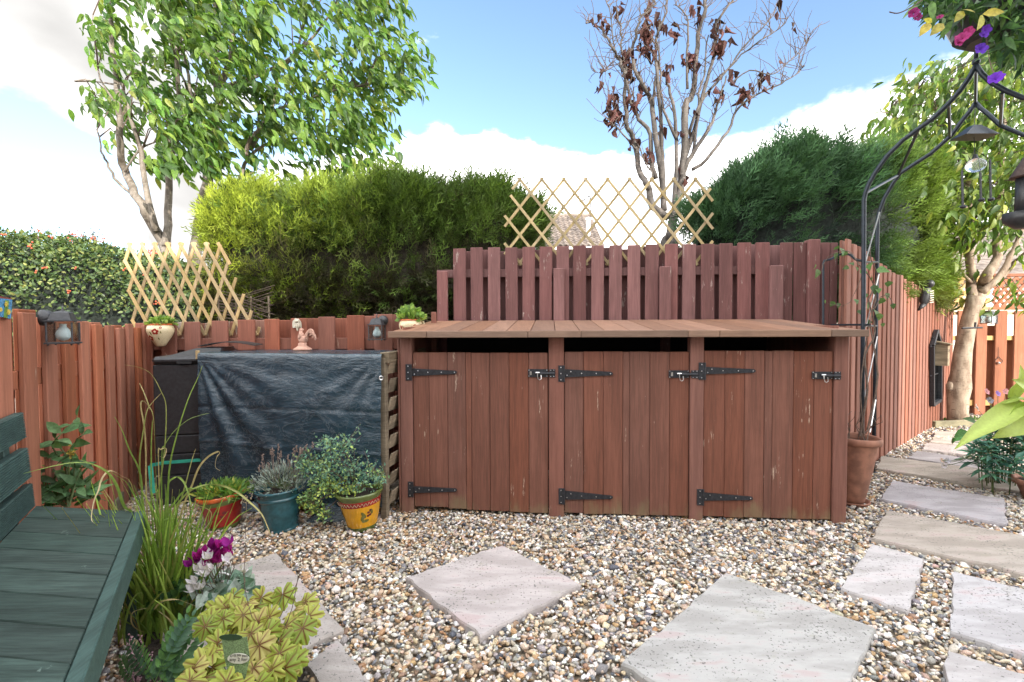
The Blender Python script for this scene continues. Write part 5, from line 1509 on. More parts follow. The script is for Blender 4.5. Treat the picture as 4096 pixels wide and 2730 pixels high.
# wire netting and woven twigs above the low fence
nw = MB(); ax_ = D(1500, 1300, 4.26); bx_ = D(1745, 1225, 4.26); hx = 0.022
nxs = int((bx_.x - ax_.x) / (hx * 1.5)); nzs = int((bx_.z + 0.03 - ax_.z) / (hx * 1.732))
for i in range(nxs):
    for j in range(nzs):
        cx = ax_.x + i * hx * 1.5; cz = ax_.z + (j + (i % 2) / 2) * hx * 1.732
        if cz > ax_.z + 0.11 + 0.05 * math.sin(i * 0.4): continue
        yy = 4.26 + 0.03 * mnoise.noise(Vector((cx * 3, cz * 3, 0)))
        pts = [Vector((cx + hx * math.cos(a), yy, cz + hx * math.sin(a))) for a in (0, math.pi / 3, 2 * math.pi / 3, math.pi)]
        nw.tube(pts, 0.0006, 3, cap=False)
tag(nw.build('wire_netting', M_GREYWOOD), 'hexagon wire netting behind the low fence by the second wall pot', 'netting')
tg = thing('twig_panel', 'old woven twig lattice behind the low fence beside the small trellis', 'twig lattice', D(960, 1290, 4.45))
rgT = np.random.default_rng(61)
for i in range(9):
    y0 = 1180 + i * 13
    for sgn in (0, 1):
        mb = MB(); p = [D(862 + rgT.uniform(0, 20), y0 + (28 if sgn else -18), 4.45 + .012 * sgn), D(960, y0 + rgT.normal(0, 3), 4.45 + .012 * sgn), D(1085 + rgT.uniform(-25, 15), y0 + (-38 if sgn else 40), 4.45 + .012 * sgn)]
        mb.tube(p, 0.0036, 5); mb.build('twig', M_TWIG, tg)
for x in (880, 950, 1010, 1080):
    mb = MB(); mb.tube([D(x, 1400, 4.463), D(x - 6, 1185, 4.463)], 0.008, 5); mb.build('stake', M_GREYWOOD, tg)

# ================================================================== WALL LANTERNS
def lantern(label, plate, n, bodyc, w, hg, hood):
    """wall lantern: round plate at PLATE on a wall with normal n, glass box centred on bodyc, width w, glass height hg"""
    n = Vector(n).normalized(); s = Vector((-n.y, n.x, 0)); bodyc = Vector(bodyc); th = thing('wall_lantern', label, 'lantern', plate, 'black wall lanterns')
    r = w * 0.36
    mb = MB(); mb.lathe([(0, 0.0), (r, 0.0), (r * 1.02, 0.012), (r * 0.9, 0.035), (r * 0.45, 0.05), (0, 0.055)], plate, 20, axis=n); mb.build('back_plate', M_LAMP, th, smooth=True)
    top = bodyc + UPZ * (hg / 2)
    mb = MB(); mb.tube([plate + n * 0.04, plate.lerp(top, 0.5) + n * 0.0 + UPZ * 0.0, top + UPZ * hood * 0.45], [r * 0.36, r * 0.24, r * 0.3], 10); mb.build('arm', M_LAMP, th, smooth=True)
    sq = lambda k, z: [top + n * (a * w / 2 * k) + s * (b * w / 2 * k) + UPZ * z for a, b in ((1, 1), (1, -1), (-1, -1), (-1, 1))]
    mb = MB()
    for (k0, z0), (k1, z1) in (((1.08, 0.0), (1.08, hood * 0.12)), ((1.08, hood * 0.12), (0.84, hood * 0.16)), ((0.84, hood * 0.16), (0.62, hood * 0.95)), ((0.62, hood * 0.95), (0.5, hood * 1.05)), ((0.5, hood * 1.05), (0.12, hood * 1.2)), ((0.12, hood * 1.2), (0.0, hood * 1.25))):
        A, B = sq(k0, z0), sq(k1, z1); mb.add(A + B, [(i, (i + 1) % 4, (i + 1) % 4 + 4, i + 4) for i in range(4)])
    mb.add(sq(1.08, 0.0), [(0, 1, 2, 3)]); mb.build('hood', M_LAMP, th)
    mb = MB(); f0 = top + UPZ * hood * 1.2; mb.tube([f0, f0 + UPZ * hood * 0.35, f0 + UPZ * hood * 0.55 + s * 0.004, f0 + UPZ * hood * 0.8 - s * 0.003], [w * 0.05, w * 0.03, w * 0.035, w * 0.008], 6); mb.build('finial', M_LAMP, th)
    mb = MB()
    for a, b in ((1, 1), (1, -1), (-1, -1), (-1, 1)):
        for off in ((0, 0),):
            p0 = bodyc + n * (a * w * .46) + s * (b * w * .46); mb.obox(p0, n * w * 0.032, s * w * 0.032, UPZ * (hg / 2 - 0.004), 0.001)
    mb.obox(bodyc - UPZ * (hg / 2 + 0.002), n * w * 0.54, s * w * 0.54, UPZ * 0.004, 0.001)
    for a, b in ((1, 1), (1, -1), (-1, -1), (-1, 1)): mb.ball(bodyc - UPZ * (hg / 2 + 0.009) + n * a * w * .42 + s * b * w * .42, 0.005, 6, 4)
    mb.build('frame', M_LAMP, th)
    for d, e in ((n, s), (-n, s), (s, n), (-s, n)):
        mb = MB(); mb.obox(bodyc + d * w * 0.45, e * w * 0.41, d * 0.001, UPZ * (hg / 2 - 0.004)); mb.build('pane', M_GLASS, th)
    rb = w * 0.30; c_ = bodyc - UPZ * hg * 0.12
    mb = MB(); mb.lathe([(rb * 0.42, hg * .5), (rb * 0.45, rb * 1.15), (rb * 0.8, rb * 0.72), (rb, 0.0), (rb * 0.9, -rb * 0.45), (rb * 0.55, -rb * 0.83), (0, -rb)], c_, 16); mb.build('bulb', M_BULB, th, smooth=True)


lp0 = PL(163, 1272, LC + LN * 0.058, LN)
best = min((abs(project([tuple(lp0 + LN * r)])[0][0] - 250), r) for r in np.linspace(.05, .5, 90))[1]
lb0 = lp0 + LN * best; Yl = lb0.y; lantern('black wall lantern with round bulb on the left fence above the bench', lp0, LN, Vector((lb0.x, lb0.y, D(253, 1329, Yl).z)), 0.086 * Yl / 2.0, 84 * Yl / 2000, 36 * Yl / 2000)
mp0 = D(1533, 1283, 4.058); mbod = D(1508, 1329, 3.95); lantern('black wall lantern on the low fence just left of the cupboard roof', mp0, (0, -1, 0), mbod, 0.112, 0.112, 0.046)
rp0 = D(3930, 1256, FY - .062); rbod = D(3955, 1278, FY - .2); lantern('small black wall lantern on the far orange fence behind the trunk', rp0, (0.35, -1, 0), rbod, 0.13, 0.10, 0.055)

# ================================================================== ORNAMENTS
# sunflower plaque on the left fence
pq = PL(22, 1228, LC + LN * 0.07, LN); pl_ = thing('flower_plaque', 'small framed tile plaque with sunflowers on the left fence top', 'plaque', pq)
PQ = lambda x, y, o=0.0: PL(x, y, LC + LN * (0.072 + o), LN)
mb = MB(); mb.prism([PQ(-34, 1178), PQ(47, 1194), PQ(41, 1279), PQ(-38, 1268)], -LN * 0.012); mb.build('frame', simple('plaque_frame', (0.22, 0.06, 0.045), 0.5), pl_)
mb = MB(); mb.prism([PQ(-14, 1192, .001), PQ(47, 1200, .001), PQ(41, 1276, .001), PQ(-20, 1264, .001)], LN * 0.002); mb.build('blue_tile', simple('tile_blue', (0.08, 0.25, 0.45), 0.25, 0.4, 120), pl_)
mb = MB(); mb.prism([PQ(22, 1202, .004), PQ(34, 1204, .004), PQ(27, 1275, .004), PQ(14, 1270, .004)], LN * 0.002); mb.build('stem_tile', simple('tile_green', (0.14, 0.27, 0.06), 0.3, 0.3, 120), pl_)
for x, y, r in ((34, 1249, 13), (24, 1218, 11), (2, 1240, 10)):
    mb = MB(); pts = []
    for i in range(16):
        a = i / 16 * 2 * math.pi; rr_ = r * (1 if i % 2 else .55); pts.append(PQ(x + rr_ * .75 * math.cos(a), y + rr_ * math.sin(a), .0065))
    mb.prism(pts, LN * 0.002); mb.build('flower_tile', simple('tile_yellow', (0.62, 0.48, 0.08), 0.3, 0.2, 120), pl_)

# bird plaque
bp = D(1190, 1297, 4.055); th = thing('bird_plaque', 'small cream bird plaque hung on the low fence above the rooster', 'plaque', bp)
M_CREAM = simple('cream_glaze', (0.56, 0.52, 0.42), 0.4, 0.1, 40)
mb = MB(); mb.prism([D(x, y, 4.056) for x, y in ((1172, 1300), (1174, 1285), (1184, 1274), (1195, 1276), (1205, 1290), (1208, 1312), (1174, 1312))], Vector((0, -0.015, 0))); mb.build('backing', M_CREAM, th)
mb = MB(); c_ = D(1190, 1302, 4.03); mb.ball(c_, (0.021, 0.016, 0.030), 12, 8); mb.ball(c_ + Vector((-0.002, -0.006, 0.033)), 0.017, 10, 8); mb.ball(c_ + Vector((0.0, -0.003, -0.032)), (0.008, 0.008, 0.016), 8, 6)
mb.tube([c_ + Vector((-.002, -.02, .032)), c_ + Vector((-.004, -.032, .029))], [.005, .001], 6); mb.build('bird', simple('bird_glaze', (0.48, 0.43, 0.33), 0.4, 0.25, 60), th, smooth=True)

# rooster on the tarpaulin top
rc = Vector((D(1211, 1414, 3.7).x, 3.7, 1.073)); th = thing('rooster_ornament', 'pale terracotta rooster ornament standing on the black tarpaulin', 'ornament', rc)
k_ = 3.7 / 2000
Q = lambda x, y, dy=0.0: rc + Vector(((1120 + x / 2.2417 - 1211) * k_, dy, (1414 - (1180 + y / 2.2417)) * k_))
mb = MB(); mb.lathe([(0.0, 0), (0.066, 0), (0.064, 0.012), (0.045, 0.022), (0.030, 0.036), (0.032, 0.05), (0.02, 0.056), (0, 0.058)], rc, 20); mb.build('base', M_TERRAP, th, smooth=True)
mb = MB(); mb.ball(Q(212, 430), (0.036, 0.026, 0.030), 14, 10, rot=Matrix.Rotation(-0.35, 3, 'Y')); mb.ball(Q(192, 405), (0.024, 0.02, 0.034), 12, 8, rot=Matrix.Rotation(0.2, 3, 'Y'))
mb.tube([Q(195, 420), Q(190, 380), Q(192, 352)], [0.024, 0.016, 0.0125], 10); mb.ball(Q(194, 347), (0.0135, 0.011, 0.0125), 10, 8); mb.tube([Q(186, 347), Q(176, 352)], [0.005, 0.001], 6)
for x, y in ((184, 338), (193, 334), (203, 336), (211, 342)): mb.ball(Q(x, y), (0.006, 0.004, 0.007), 8, 6)
mb.ball(Q(184, 362), (0.004, 0.004, 0.010), 8, 6); mb.tube([Q(208, 455), Q(206, 480)], [0.014, 0.013], 8); mb.tube([Q(226, 455), Q(230, 482)], [0.013, 0.012], 8); mb.build('body', M_TERRAP, th, smooth=True)
for i in range(7):
    dy = 0.010 * ((i % 3) - 1); k = i / 6
    pts = [Q(238, 430 - 6 * i, dy), Q(246 + 3 * i, 385 - 5 * i, dy), Q(275 + 2 * i, 352 - 2 * i + 14 * (1 - k), dy), Q(310 - 2 * i + 12 * (1 - k), 372 + 34 * (1 - k), dy), Q(322 - 8 * i, 395 + 42 * (1 - k), dy)]
    mb = MB(); limb(mb, pts, 0.011, 0.005, 7, wob=0); mb.build('tail_feather', M_TERRAP, th, smooth=True)

# dark bird ornament on the right fence
bo = PL(3702, 1185, RO + RN * 0.11, RN); th = thing('bird_ornament', 'dark bird shaped ornament with pale wing stripes on the right fence top', 'ornament', bo)
mb = MB(); mb.ball(bo, (0.052, 0.04, 0.115), 12, 10, rot=Matrix.Rotation(0.22, 3, 'Y')); mb.ball(bo + Vector((0.03, -.01, .13)), 0.045, 10, 8); mb.tube([bo + Vector((-.02, 0, -.09)), bo + Vector((-.075, 0, -.155))], [.03, .008], 8); mb.build('body', M_PLAST, th, smooth=True)
for i in range(6):
    mb = MB(); p = bo + Vector((0.036, -0.034, 0.05 - i * 0.024)); mb.obox(p, (0.022, 0.004, 0.004), (0, 0.008, 0), (0, 0, 0.0045)); mb.build('wing_stripe', M_CREAM, th)

# gothic mirror on the right fence
MO = RO + RN * 0.062; MP = lambda x, y, o=0.0: PL(x, y, MO + RN * o, RN)
th = thing('arched_mirror', 'black framed pointed arch mirror on the right fence beside the nest box', 'mirror', MP(3735, 1610))
bl, br_, tl2, tr2, ap = MP(3720, 1620), MP(3751, 1600), MP(3720, 1385), MP(3751, 1380), MP(3737, 1323)
mb = MB(); mb.prism([bl, br_, tr2, ap, tl2], RN * 0.008); m_, t_ = new_mat('mirror_glass'); finish(t_, (0.25, 0.27, 0.28), 0.05, metal=1.0); mb.build('mirror_pane', m_, th)
for a, b in ((bl, br_), (bl, tl2), (br_, tr2), (tl2, ap), (tr2, ap)):
    mb = MB(); mb.bar(a + RN * 0.02, b + RN * 0.02, 0.038, 0.045, RD if abs((b - a).z) > .2 else UPZ, 0.003); mb.build('frame_bar', M_IRON, th)
for a, b in ((MP(3736, 1608, .012), MP(3736, 1345, .012)), (MP(3720, 1505, .012), MP(3751, 1495, .012)), (MP(3720, 1388, .012), MP(3751, 1383, .012)), (MP(3722, 1386, .012), MP(3745, 1345, .012)), (MP(3750, 1382, .012), MP(3729, 1348, .012))):
    mb = MB(); mb.tube([a, b], 0.007, 5); mb.build('glazing_bar', M_STEEL if a.z > 1.0 else M_IRON, th)
# nest box
nb = PL(3768, 1420, RO + RN * 0.14, RN); th = thing('nest_box', 'pale wooden nest box on the right fence beside the arched mirror', 'nest box', nb); kz = nb.y / 2000
mb = MB(); mb.obox(nb - UPZ * 0.0, RD * 0.055, RN * 0.062, UPZ * 0.125, 0.003); mb.build('box', M_GREYWOOD, th)
mb = MB(); mb.obox(nb + UPZ * 0.14, RD * 0.075, RN * 0.085 - UPZ * 0.018, UPZ * 0.009, 0.002); mb.build('roof', M_GREYWOOD, th)
mb = MB(); mb.lathe([(0.0, 0), (0.017, 0.0), (0.017, 0.002), (0, 0.002)], nb + RN * 0.062 + UPZ * 0.05, 14, axis=RN); mb.build('entrance_hole', M_DARK, th)
# bracket on the trunk, wire drop ornament on the far fence
mb = MB(); mb.tube([D(3848, 1314, 5.98), D(3928, 1311, 5.98)], 0.012, 6); mb.tube([D(3900, 1311, 5.98), D(3902, 1290, 5.98)], 0.012, 6); tag(mb.build('metal_bracket', M_IRON), 'dark metal bracket bar strapped across the pale trunk', 'bracket')
mb = MB(); pts = [D(3995, 1428, FY - .07)] + [D(3995 + 15 * math.sin(a), 1445 - 10 * math.cos(a), FY - .07) for a in np.linspace(.5, 2 * math.pi - .5, 10)] + [D(3995, 1428, FY - .07)]; mb.tube(pts, 0.004, 4); mb.tube([D(3993, 1390, FY - .07), D(3995, 1428, FY - .07)], 0.003, 4); mb.ball(D(3995, 1453, FY - .075), 0.018, 8, 6, 1)
tag(mb.build('wire_drop', [M_IRON, M_STEEL]), 'wire teardrop ornament with silver bead on the far fence', 'ornament')

# ================================================================== GARDEN ARCH
AS = Vector((0.66, -0.75, 0)).normalized(); AN = Vector((0.75, 0.66, 0)).normalized()
AF0 = Vector((2.50, 3.55, 0)); AR0 = Vector((3.01, 4.17, 0))
AF = lambda x, y: PL(x, y, AF0, AN); AR = lambda x, y: PL(x, y, AR0, AN)
ar = thing('garden_arch', 'dark metal garden arch with pointed top standing over the slab path', 'arch', AF0 + AS * .6)
fp = [AF(3456, 800), AF(3462, 772), AF(3476, 735), AF(3502, 689), AF(3548, 625), AF(3612, 561), AF(3676, 515), AF(3731, 476), AF(3787, 423), AF(3841, 364), AF(3878, 311), AF(3904, 262)]
rp = [AR(3510, 880), AR(3516, 851), AR(3537, 793), AR(3571, 735), AR(3600, 695), AR(3660, 655), AR(3722, 616), AR(3804, 544), AR(3851, 480), AR(3880, 445), AR(3902, 412)]


def mirror_side(P, o):
    s_pk = (P[-1] - o).dot(AS); out = []
    for p in reversed(P[:-1]):
        s = (p - o).dot(AS); out.append(p + AS * 2 * (s_pk - s))
    return out


for P, o, leg, rr_ in ((fp, AF0, [Vector((AF(3452, 1700).x, AF(3452, 1700).y, 0)), AF(3450, 1500), AF(3454, 1200)], 0.0145), (rp, AR0, [G(3493, 1895), AR(3500, 1500), AR(3508, 1100)], 0.0145)):
    side = leg + P; mb = MB(); mb.tube(side, rr_, 8); mb.build('hoop_half', M_ARCH, ar, smooth=True)
    oth = [P[-1]] + mirror_side(P, o); s_pk = (P[-1] - o).dot(AS); lg = [q + AS * 2 * (s_pk - (q - o).dot(AS)) for q in reversed(leg)]
    mb = MB(); mb.tube(oth + lg, rr_, 8); mb.build('hoop_half', M_ARCH, ar, smooth=True)
pk = AF(3904, 262); mb = MB(); mb.tube([pk - UPZ * .01, pk + UPZ * 0.22], 0.012, 8); mb.ball(pk + UPZ * .02, .022, 8, 6); mb.build('finial', M_ARCH, ar, smooth=True)
for a, b in ((AF(3904, 270), AR(3902, 412)), (AF(3795, 420), AR(3800, 548)), (AF(3676, 515), AR(3592, 702)), (AF(3460, 775), AR(3592, 702)), (AF(4010, 372), AR(4003, 500)), (AF(3454, 1305), AR(3505, 1305)), (AF(3452, 1050), AR(3510, 1050))):
    mb = MB(); mb.tube([a, b], 0.010, 6); mb.build('cross_bar', M_ARCH, ar)
# side frame against the fence with a bow top, lacing cane
q0, q1 = D(3293, 1300, 3.95), D(3293, 1056, 3.95)
mb = MB(); mb.tube([D(3293, 1300, 3.95), q1, D(3296, 1045, 3.95), D(3325, 1037, 3.95), D(3352, 1022, 3.95), D(3372, 1015, 3.9), D(3400, 1020, 3.8), D(3425, 1040, 3.7), AF(3452, 1046)], 0.009, 6); mb.build('side_bow', M_ARCH, ar)
mb = MB(); mb.tube([D(3325, 1301, 3.95), D(3400, 1300, 3.75), AF(3480, 1300)], 0.008, 6); mb.build('cross_bar', M_ARCH, ar)
zz = [(3518, 850), (3462, 1047), (3516, 1098), (3464, 1309), (3509, 1347), (3459, 1587), (3503, 1600), (3480, 1730)]
for (xa, ya), (xb, yb) in zip(zz[0::2], zz[1::2]):
    mb = MB(); mb.tube([D(xa, ya, 3.72), D(xb, yb, 3.62)], 0.005, 5); mb.build('lacing_cane', M_STEEL, ar)

# climbing stems and leaves on the arch
vn = thing('climbing_vine', 'sparse climber with heart shaped leaves twining up the arch leg', 'climber', G(3470, 1960))
mb = MB()
limb(mb, [D(3440, 1745, 3.45), D(3470, 1560, 3.5), D(3462, 1420, 3.55), D(3500, 1330, 3.6), D(3478, 1200, 3.6), D(3510, 1100, 3.65), D(3480, 1010, 3.65), D(3500, 900, 3.7)], 0.009, 0.003, 6, wob=.006)
limb(mb, [D(3470, 1720, 3.45), D(3510, 1500, 3.55), D(3480, 1300, 3.6), D(3505, 1160, 3.65), D(3440, 1060, 3.65), D(3390, 1005, 3.75), D(3330, 1020, 3.8), D(3290, 1060, 3.85), D(3270, 1120, 3.85)], 0.007, 0.002, 6, wob=.006)
limb(mb, [D(3455, 1730, 3.45), D(3445, 1500, 3.5), D(3490, 1250, 3.6), D(3540, 1180, 3.6), D(3570, 1220, 3.6)], 0.006, 0.002, 6, wob=.006)
limb(mb, [D(3480, 1010, 3.65), D(3400, 1210, 3.7), D(3310, 1215, 3.8)], 0.003, 0.0015, 5, wob=.006)
mb.build('stem', M_TWIG, vn)
VL = [(3272, 1085, .075), (3262, 1065, .04), (3340, 1018, .06), (3362, 1000, .07), (3388, 1012, .055), (3352, 992, .05), (3400, 1060, .045), (3425, 1075, .04), (3478, 1062, .065), (3505, 1088, .085), (3486, 1108, .06), (3555, 1132, .06), (3492, 1148, .075), (3512, 1160, .05), (3420, 1205, .05), (3470, 1218, .07), (3535, 1200, .055), (3545, 1180, .05), (3335, 1213, .05), (3304, 1213, .035), (3352, 1220, .045), (3502, 1250, .06), (3522, 1262, .055), (3430, 1250, .045), (3570, 1222, .045), (3395, 1075, .045), (3460, 1180, .05), (3485, 1290, .04), (3530, 1300, .035), (3440, 1090, .05)]
LT_H, LF_H = leaf_T(0.85, 0.2, 0.25, 5, 0.5)
L = np.array([tuple(D(x, y - 8, 3.62 + (0.2 if x < 3400 else 0))) for x, y, s in VL]); n = len(L)
scatter_parts(vn, 'leaf', LT_H, LF_H, frames(unit(np.array([.1, -.2, -.8]) + RNG.normal(0, .5, (n, 3))), unit(np.array([0, -.9, .5]) + RNG.normal(0, .35, (n, 3)))), L, np.array([s for *_, s in VL]), jit((.095, .165, .060), n, .3), M_LEAF, n)

# hanging lantern with glass ball under the arch
hl = thing('hanging_lantern', 'dark pagoda roofed hanging lantern with clear glass ball under the arch', 'lantern', D(3900, 690, 3.7))
Yh = 3.7; W_ = lambda px: px * Yh / 2000
ap_ = D(3897, 505, Yh); mb = MB()
V = [ap_ + Vector((a * W_(66), b * W_(66), -W_(44))) for a, b in ((-1, -.6), (1, -.6), (1, .6), (-1, .6))]; V2 = [ap_ + Vector((a * W_(14), b * W_(14), 0)) for a, b in ((-1, -1), (1, -1), (1, 1), (-1, 1))]
mb.add(V + V2, [(0, 1, 5, 4), (1, 2, 6, 5), (2, 3, 7, 6), (3, 0, 4, 7), (4, 5, 6, 7), (0, 1, 2, 3)]); mb.build('roof', M_ARCH, hl)
mb = MB(); mb.tube([AR(3902, 412), ap_], 0.003, 4); mb.tube([ap_ - UPZ * W_(40), D(3900, 640, Yh)], 0.003, 4); mb.build('cord', M_IRON, hl)
m_, t_ = new_mat('ball_glass'); b_ = finish(t_, (0.9, 0.95, 0.95), 0.05); b_.inputs['Transmission Weight'].default_value = 0.85; b_.inputs['IOR'].default_value = 1.3
mb = MB(); mb.ball(D(3903, 662, Yh), (W_(33), W_(33), W_(27)), 20, 14); mb.build('glass_ball', m_, hl, smooth=True)
mb = MB(); mb.lathe([(0, .03), (.012, .03), (.02, 0), (0, 0)], D(3900, 636, Yh), 10); mb.build('ball_cap', M_IRON, hl)
for x, y0, y1 in ((3848, 683, 828), (3921, 690, 800), (3960, 640, 798)):
    mb = MB(); mb.tube([D(x, y0, Yh), D(x + 3, y1, Yh)], 0.0075, 6); mb.ball(D(x + 5, y1, Yh), (W_(11), W_(11), W_(8)), 8, 6); mb.build('chime_rod', M_IRON, hl)
mb = MB(); mb.tube([D(3848, 683, Yh), D(3900, 600, Yh), D(3960, 640, Yh)], 0.002, 4); mb.tube([D(3921, 690, Yh), D(3900, 600, Yh)], 0.002, 4); mb.build('chime_string', M_IRON, hl)

# dark bird feeder at the picture edge
bf = thing('bird_feeder', 'dark bird feeder hanging from the arch at the edge of the picture', 'bird feeder', D(4085, 910, 2.9)); c0_ = D(4108, 780, 2.9)
mb = MB(); mb.lathe([(0.0, .235), (.012, .23), (.05, .16), (.075, .11), (.078, .10), (0.04, .095), (0, .095)], c0_, 18); mb.build('roof', simple('feeder_brown', (.05, .028, .022), .6, .3, 30), bf, smooth=True)
mb = MB(); mb.lathe([(0, .095), (.05, .095), (.052, -.12), (0, -.12)], c0_, 16); mb.build('seed_tube', M_PLAST, bf, smooth=True)
mb = MB(); mb.lathe([(0, -.12), (.095, -.12), (.10, -.10), (.103, -.10), (.10, -.15), (.05, -.19), (0, -.19)], c0_, 18); mb.build('tray', M_PLAST, bf, smooth=True)
mb = MB(); mb.tube([c0_ + UPZ * .23, AF(4096, 396) * .5 + Vector((c0_.x, c0_.y, AF(4096, 396).z)) * .5], .003, 4); mb.build('hanger', M_IRON, bf)

# ================================================================== HANGING BASKET
bk_ = thing('hanging_basket', 'black lined hanging basket above the arch, filled with trailing plants', 'basket', D(3960, 165, 2.75)); bc = D(3965, 60, 2.75)
mb = MB(); mb.lathe([(.0, -.15), (.10, -.145), (.16, -.10), (.20, 0.0), (.205, .04), (.19, .04), (.185, .0), (0, .0)], bc, 20); mb.build('liner', M_PLAST, bk_)
for a in (0.4, 2.5, 4.6):
    mb = MB(); mb.tube([bc + Vector((.2 * math.cos(a), .2 * math.sin(a), .04)), bc + Vector((0, 0, .55))], .003, 4); mb.build('chain', M_IRON, bk_)
mb = MB(); hk = bc + Vector((0, 0, .55)); mb.tube([hk, hk + UPZ * .25, hk + Vector((.3, .1, .35)), hk + Vector((.55, .2, .3)), Vector((hk.x + .62, hk.y + .23, 2)), Vector((hk.x + .62, hk.y + .23, 0))], .014, 8); tag(mb.build('basket_pole', M_IRON), 'black crook pole that holds the hanging basket', 'pole')
pt = thing('trailing_petunias', 'trailing plants with purple magenta and yellow flowers in the hanging basket', 'flowers', bc + UPZ * .0)
rgP = np.random.default_rng(71); cl = []
poly = [(3670, -60), (3680, 30), (3720, 70), (3790, 100), (3860, 70), (3930, 60), (3960, 170), (3975, 215), (4060, 240), (4200, 250), (4200, -120)]
P = poly_sample(poly, 1500, rgP); L = np.array([tuple(D(x, y, Y)) for (x, y), Y in zip(P, rgP.uniform(2.45, 3.05, len(P)))]); n = len(L)
LT_N, LF_N = leaf_T(0.30, 0.3, 0.3, 4, 0.8)
col = np.array([(.06, .13, .04), (.035, .085, .032), (.10, .18, .05), (.02, .05, .025)])[rgP.choice(4, n, p=[.36, .3, .2, .14])] * np.exp(rgP.normal(0, .2, (n, 1)))
scatter_parts(pt, 'leaf', LT_N, LF_N, frames(unit(np.array([-.25, -.2, -.4]) + rgP.normal(0, .6, (n, 3))), unit(np.array([0, -.5, .8]) + rgP.normal(0, .5, (n, 3)))), L, rgP.uniform(.05, .11, n), col, M_LEAF, 120, rest='foliage')


def petal_flower(lobes=5, depth=0.5, ruff=0.12, seed=0, inner=0.25):
    rg = np.random.default_rng(seed); na = lobes * 6; V = []; F = []
    rad = [0.06, inner, 0.7, 1.0]; zs = [-depth, -depth * .35, 0.0, 0.06]
    for r, z in zip(rad, zs):
        for k in range(na):
            a = 2 * math.pi * k / na; rr_ = r * (1 - (0.16 * r) * (0.5 - 0.5 * math.cos(a * lobes)))
            V.append((rr_ * math.cos(a), rr_ * math.sin(a), z + ruff * r * r * math.sin(a * lobes * 1.5 + rg.uniform(0, .6))))
    for i in range(3):
        for k in range(na):
            a, b = i * na + k, i * na + (k + 1) % na; F += [(a, b, b + na), (a, b + na, a + na)]
    return np.array(V), np.array(F)


FTV, FTF = petal_flower()


def flowers(root, pts, dirs, sizes, cols, name='flower', T=None):
    T, F = T or (FTV, FTF); o = np.array(origin_of(root))
    for p, d, s, c in zip(pts, dirs, sizes, cols):
        me = np_mesh(name, T, F, M_PETAL, np.repeat(np.array([c]), len(T), 0), True); ob = place(name, me, root)
        q = Vector(d).to_track_quat('Z', 'Y').to_matrix().to_4x4(); ob.matrix_local = Matrix.Translation(Vector(p) - Vector(o)) @ q @ Matrix.Scale(s, 4)


fl = [((3945, 120), (.12, .03, .42), .034), ((3925, 195), (.10, .03, .40), .040), ((3935, 140), (.11, .03, .38), .030), ((3984, 312), (.13, .03, .45), .048), ((3850, 150), (.33, .035, .17), .046), ((3875, 128), (.36, .04, .19), .034), ((3835, 170), (.30, .03, .16), .03), ((3655, 52), (.22, .02, .14), .034), ((3672, 68), (.24, .03, .16), .026), ((3760, 68), (.25, .02, .12), .022)]
flowers(pt, [D(x, y, 2.42) for (x, y), c, s in fl], [(-.4 + RNG.normal(0, .3), -.9, .2 + RNG.normal(0, .3)) for _ in fl], [s * .72 for *_, s in fl], [c for _, c, s in fl], 'flower')
YL = [((3720, 92), (3672, 150), .085), ((3728, 90), (3690, 72), .05), ((3855, 45), (3815, 92), .075), ((3850, 40), (3882, 42), .055), ((3930, 60), (3920, 115), .085), ((3930, 58), (3985, 48), .085), ((3775, 95), (3715, 145), .09)]
L = np.array([tuple(D(*a, 2.4)) for a, b, s in YL]); Dr = unit(np.array([tuple(D(*b, 2.38) - D(*a, 2.4)) for a, b, s in YL])); n = len(L)
scatter_parts(pt, 'yellow_leaf', *leaf_T(.5, .2, .15, 4, .8), frames(Dr, unit(np.array([0, -1, .3]) + RNG.normal(0, .3, (n, 3)))), L, np.array([s for *_, s in YL]), jit((.40, .36, .06), n, .12, .05), M_LEAF, n)
mb = MB(); limb(mb, [D(3705, -10, 2.5), D(3665, 18, 2.5), D(3610, 48, 2.5), D(3578, 54, 2.5), D(3557, 48, 2.5)], .003, .0028, 5, wob=.001); limb(mb, [D(3945, 150, 2.5), D(3960, 250, 2.48), D(3984, 312, 2.44)], .002, .002, 5, wob=.002); mb.build('trailing_stem', M_TWIG, pt)

# ================================================================== POTS
def glaze(name, col, var=0.2):
    return simple(name, col, 0.22, var, 22, 0.05, spec=0.6, coat=0.4)


M_RED = glaze('red_glaze', (0.29, 0.016, 0.013)); M_GRNG = glaze('green_glaze', (0.095, 0.125, 0.030)); M_ORG = glaze('orange_glaze', (0.60, 0.13, 0.03)); M_TEAL = glaze('teal_glaze', (0.020, 0.085, 0.105), 0.3)
M_YEL = glaze('yellow_glaze', (0.62, 0.30, 0.012), 0.12); M_OLIVE = glaze('olive_paint', (0.13, 0.12, 0.02)); M_MAROON = glaze('maroon_paint', (0.12, 0.02, 0.02)); M_BROWNG = glaze('brown_glaze', (0.07, 0.04, 0.028), .4)
M_CRM = simple('cream_glaze_speckle', (0.62, 0.52, 0.33), 0.3, 0.16, 160, 0.03, spec=.6); M_REDP = glaze('flower_red', (0.30, 0.03, 0.022)); M_PALE = simple('scroll_cream', (0.60, 0.45, 0.30), .4)


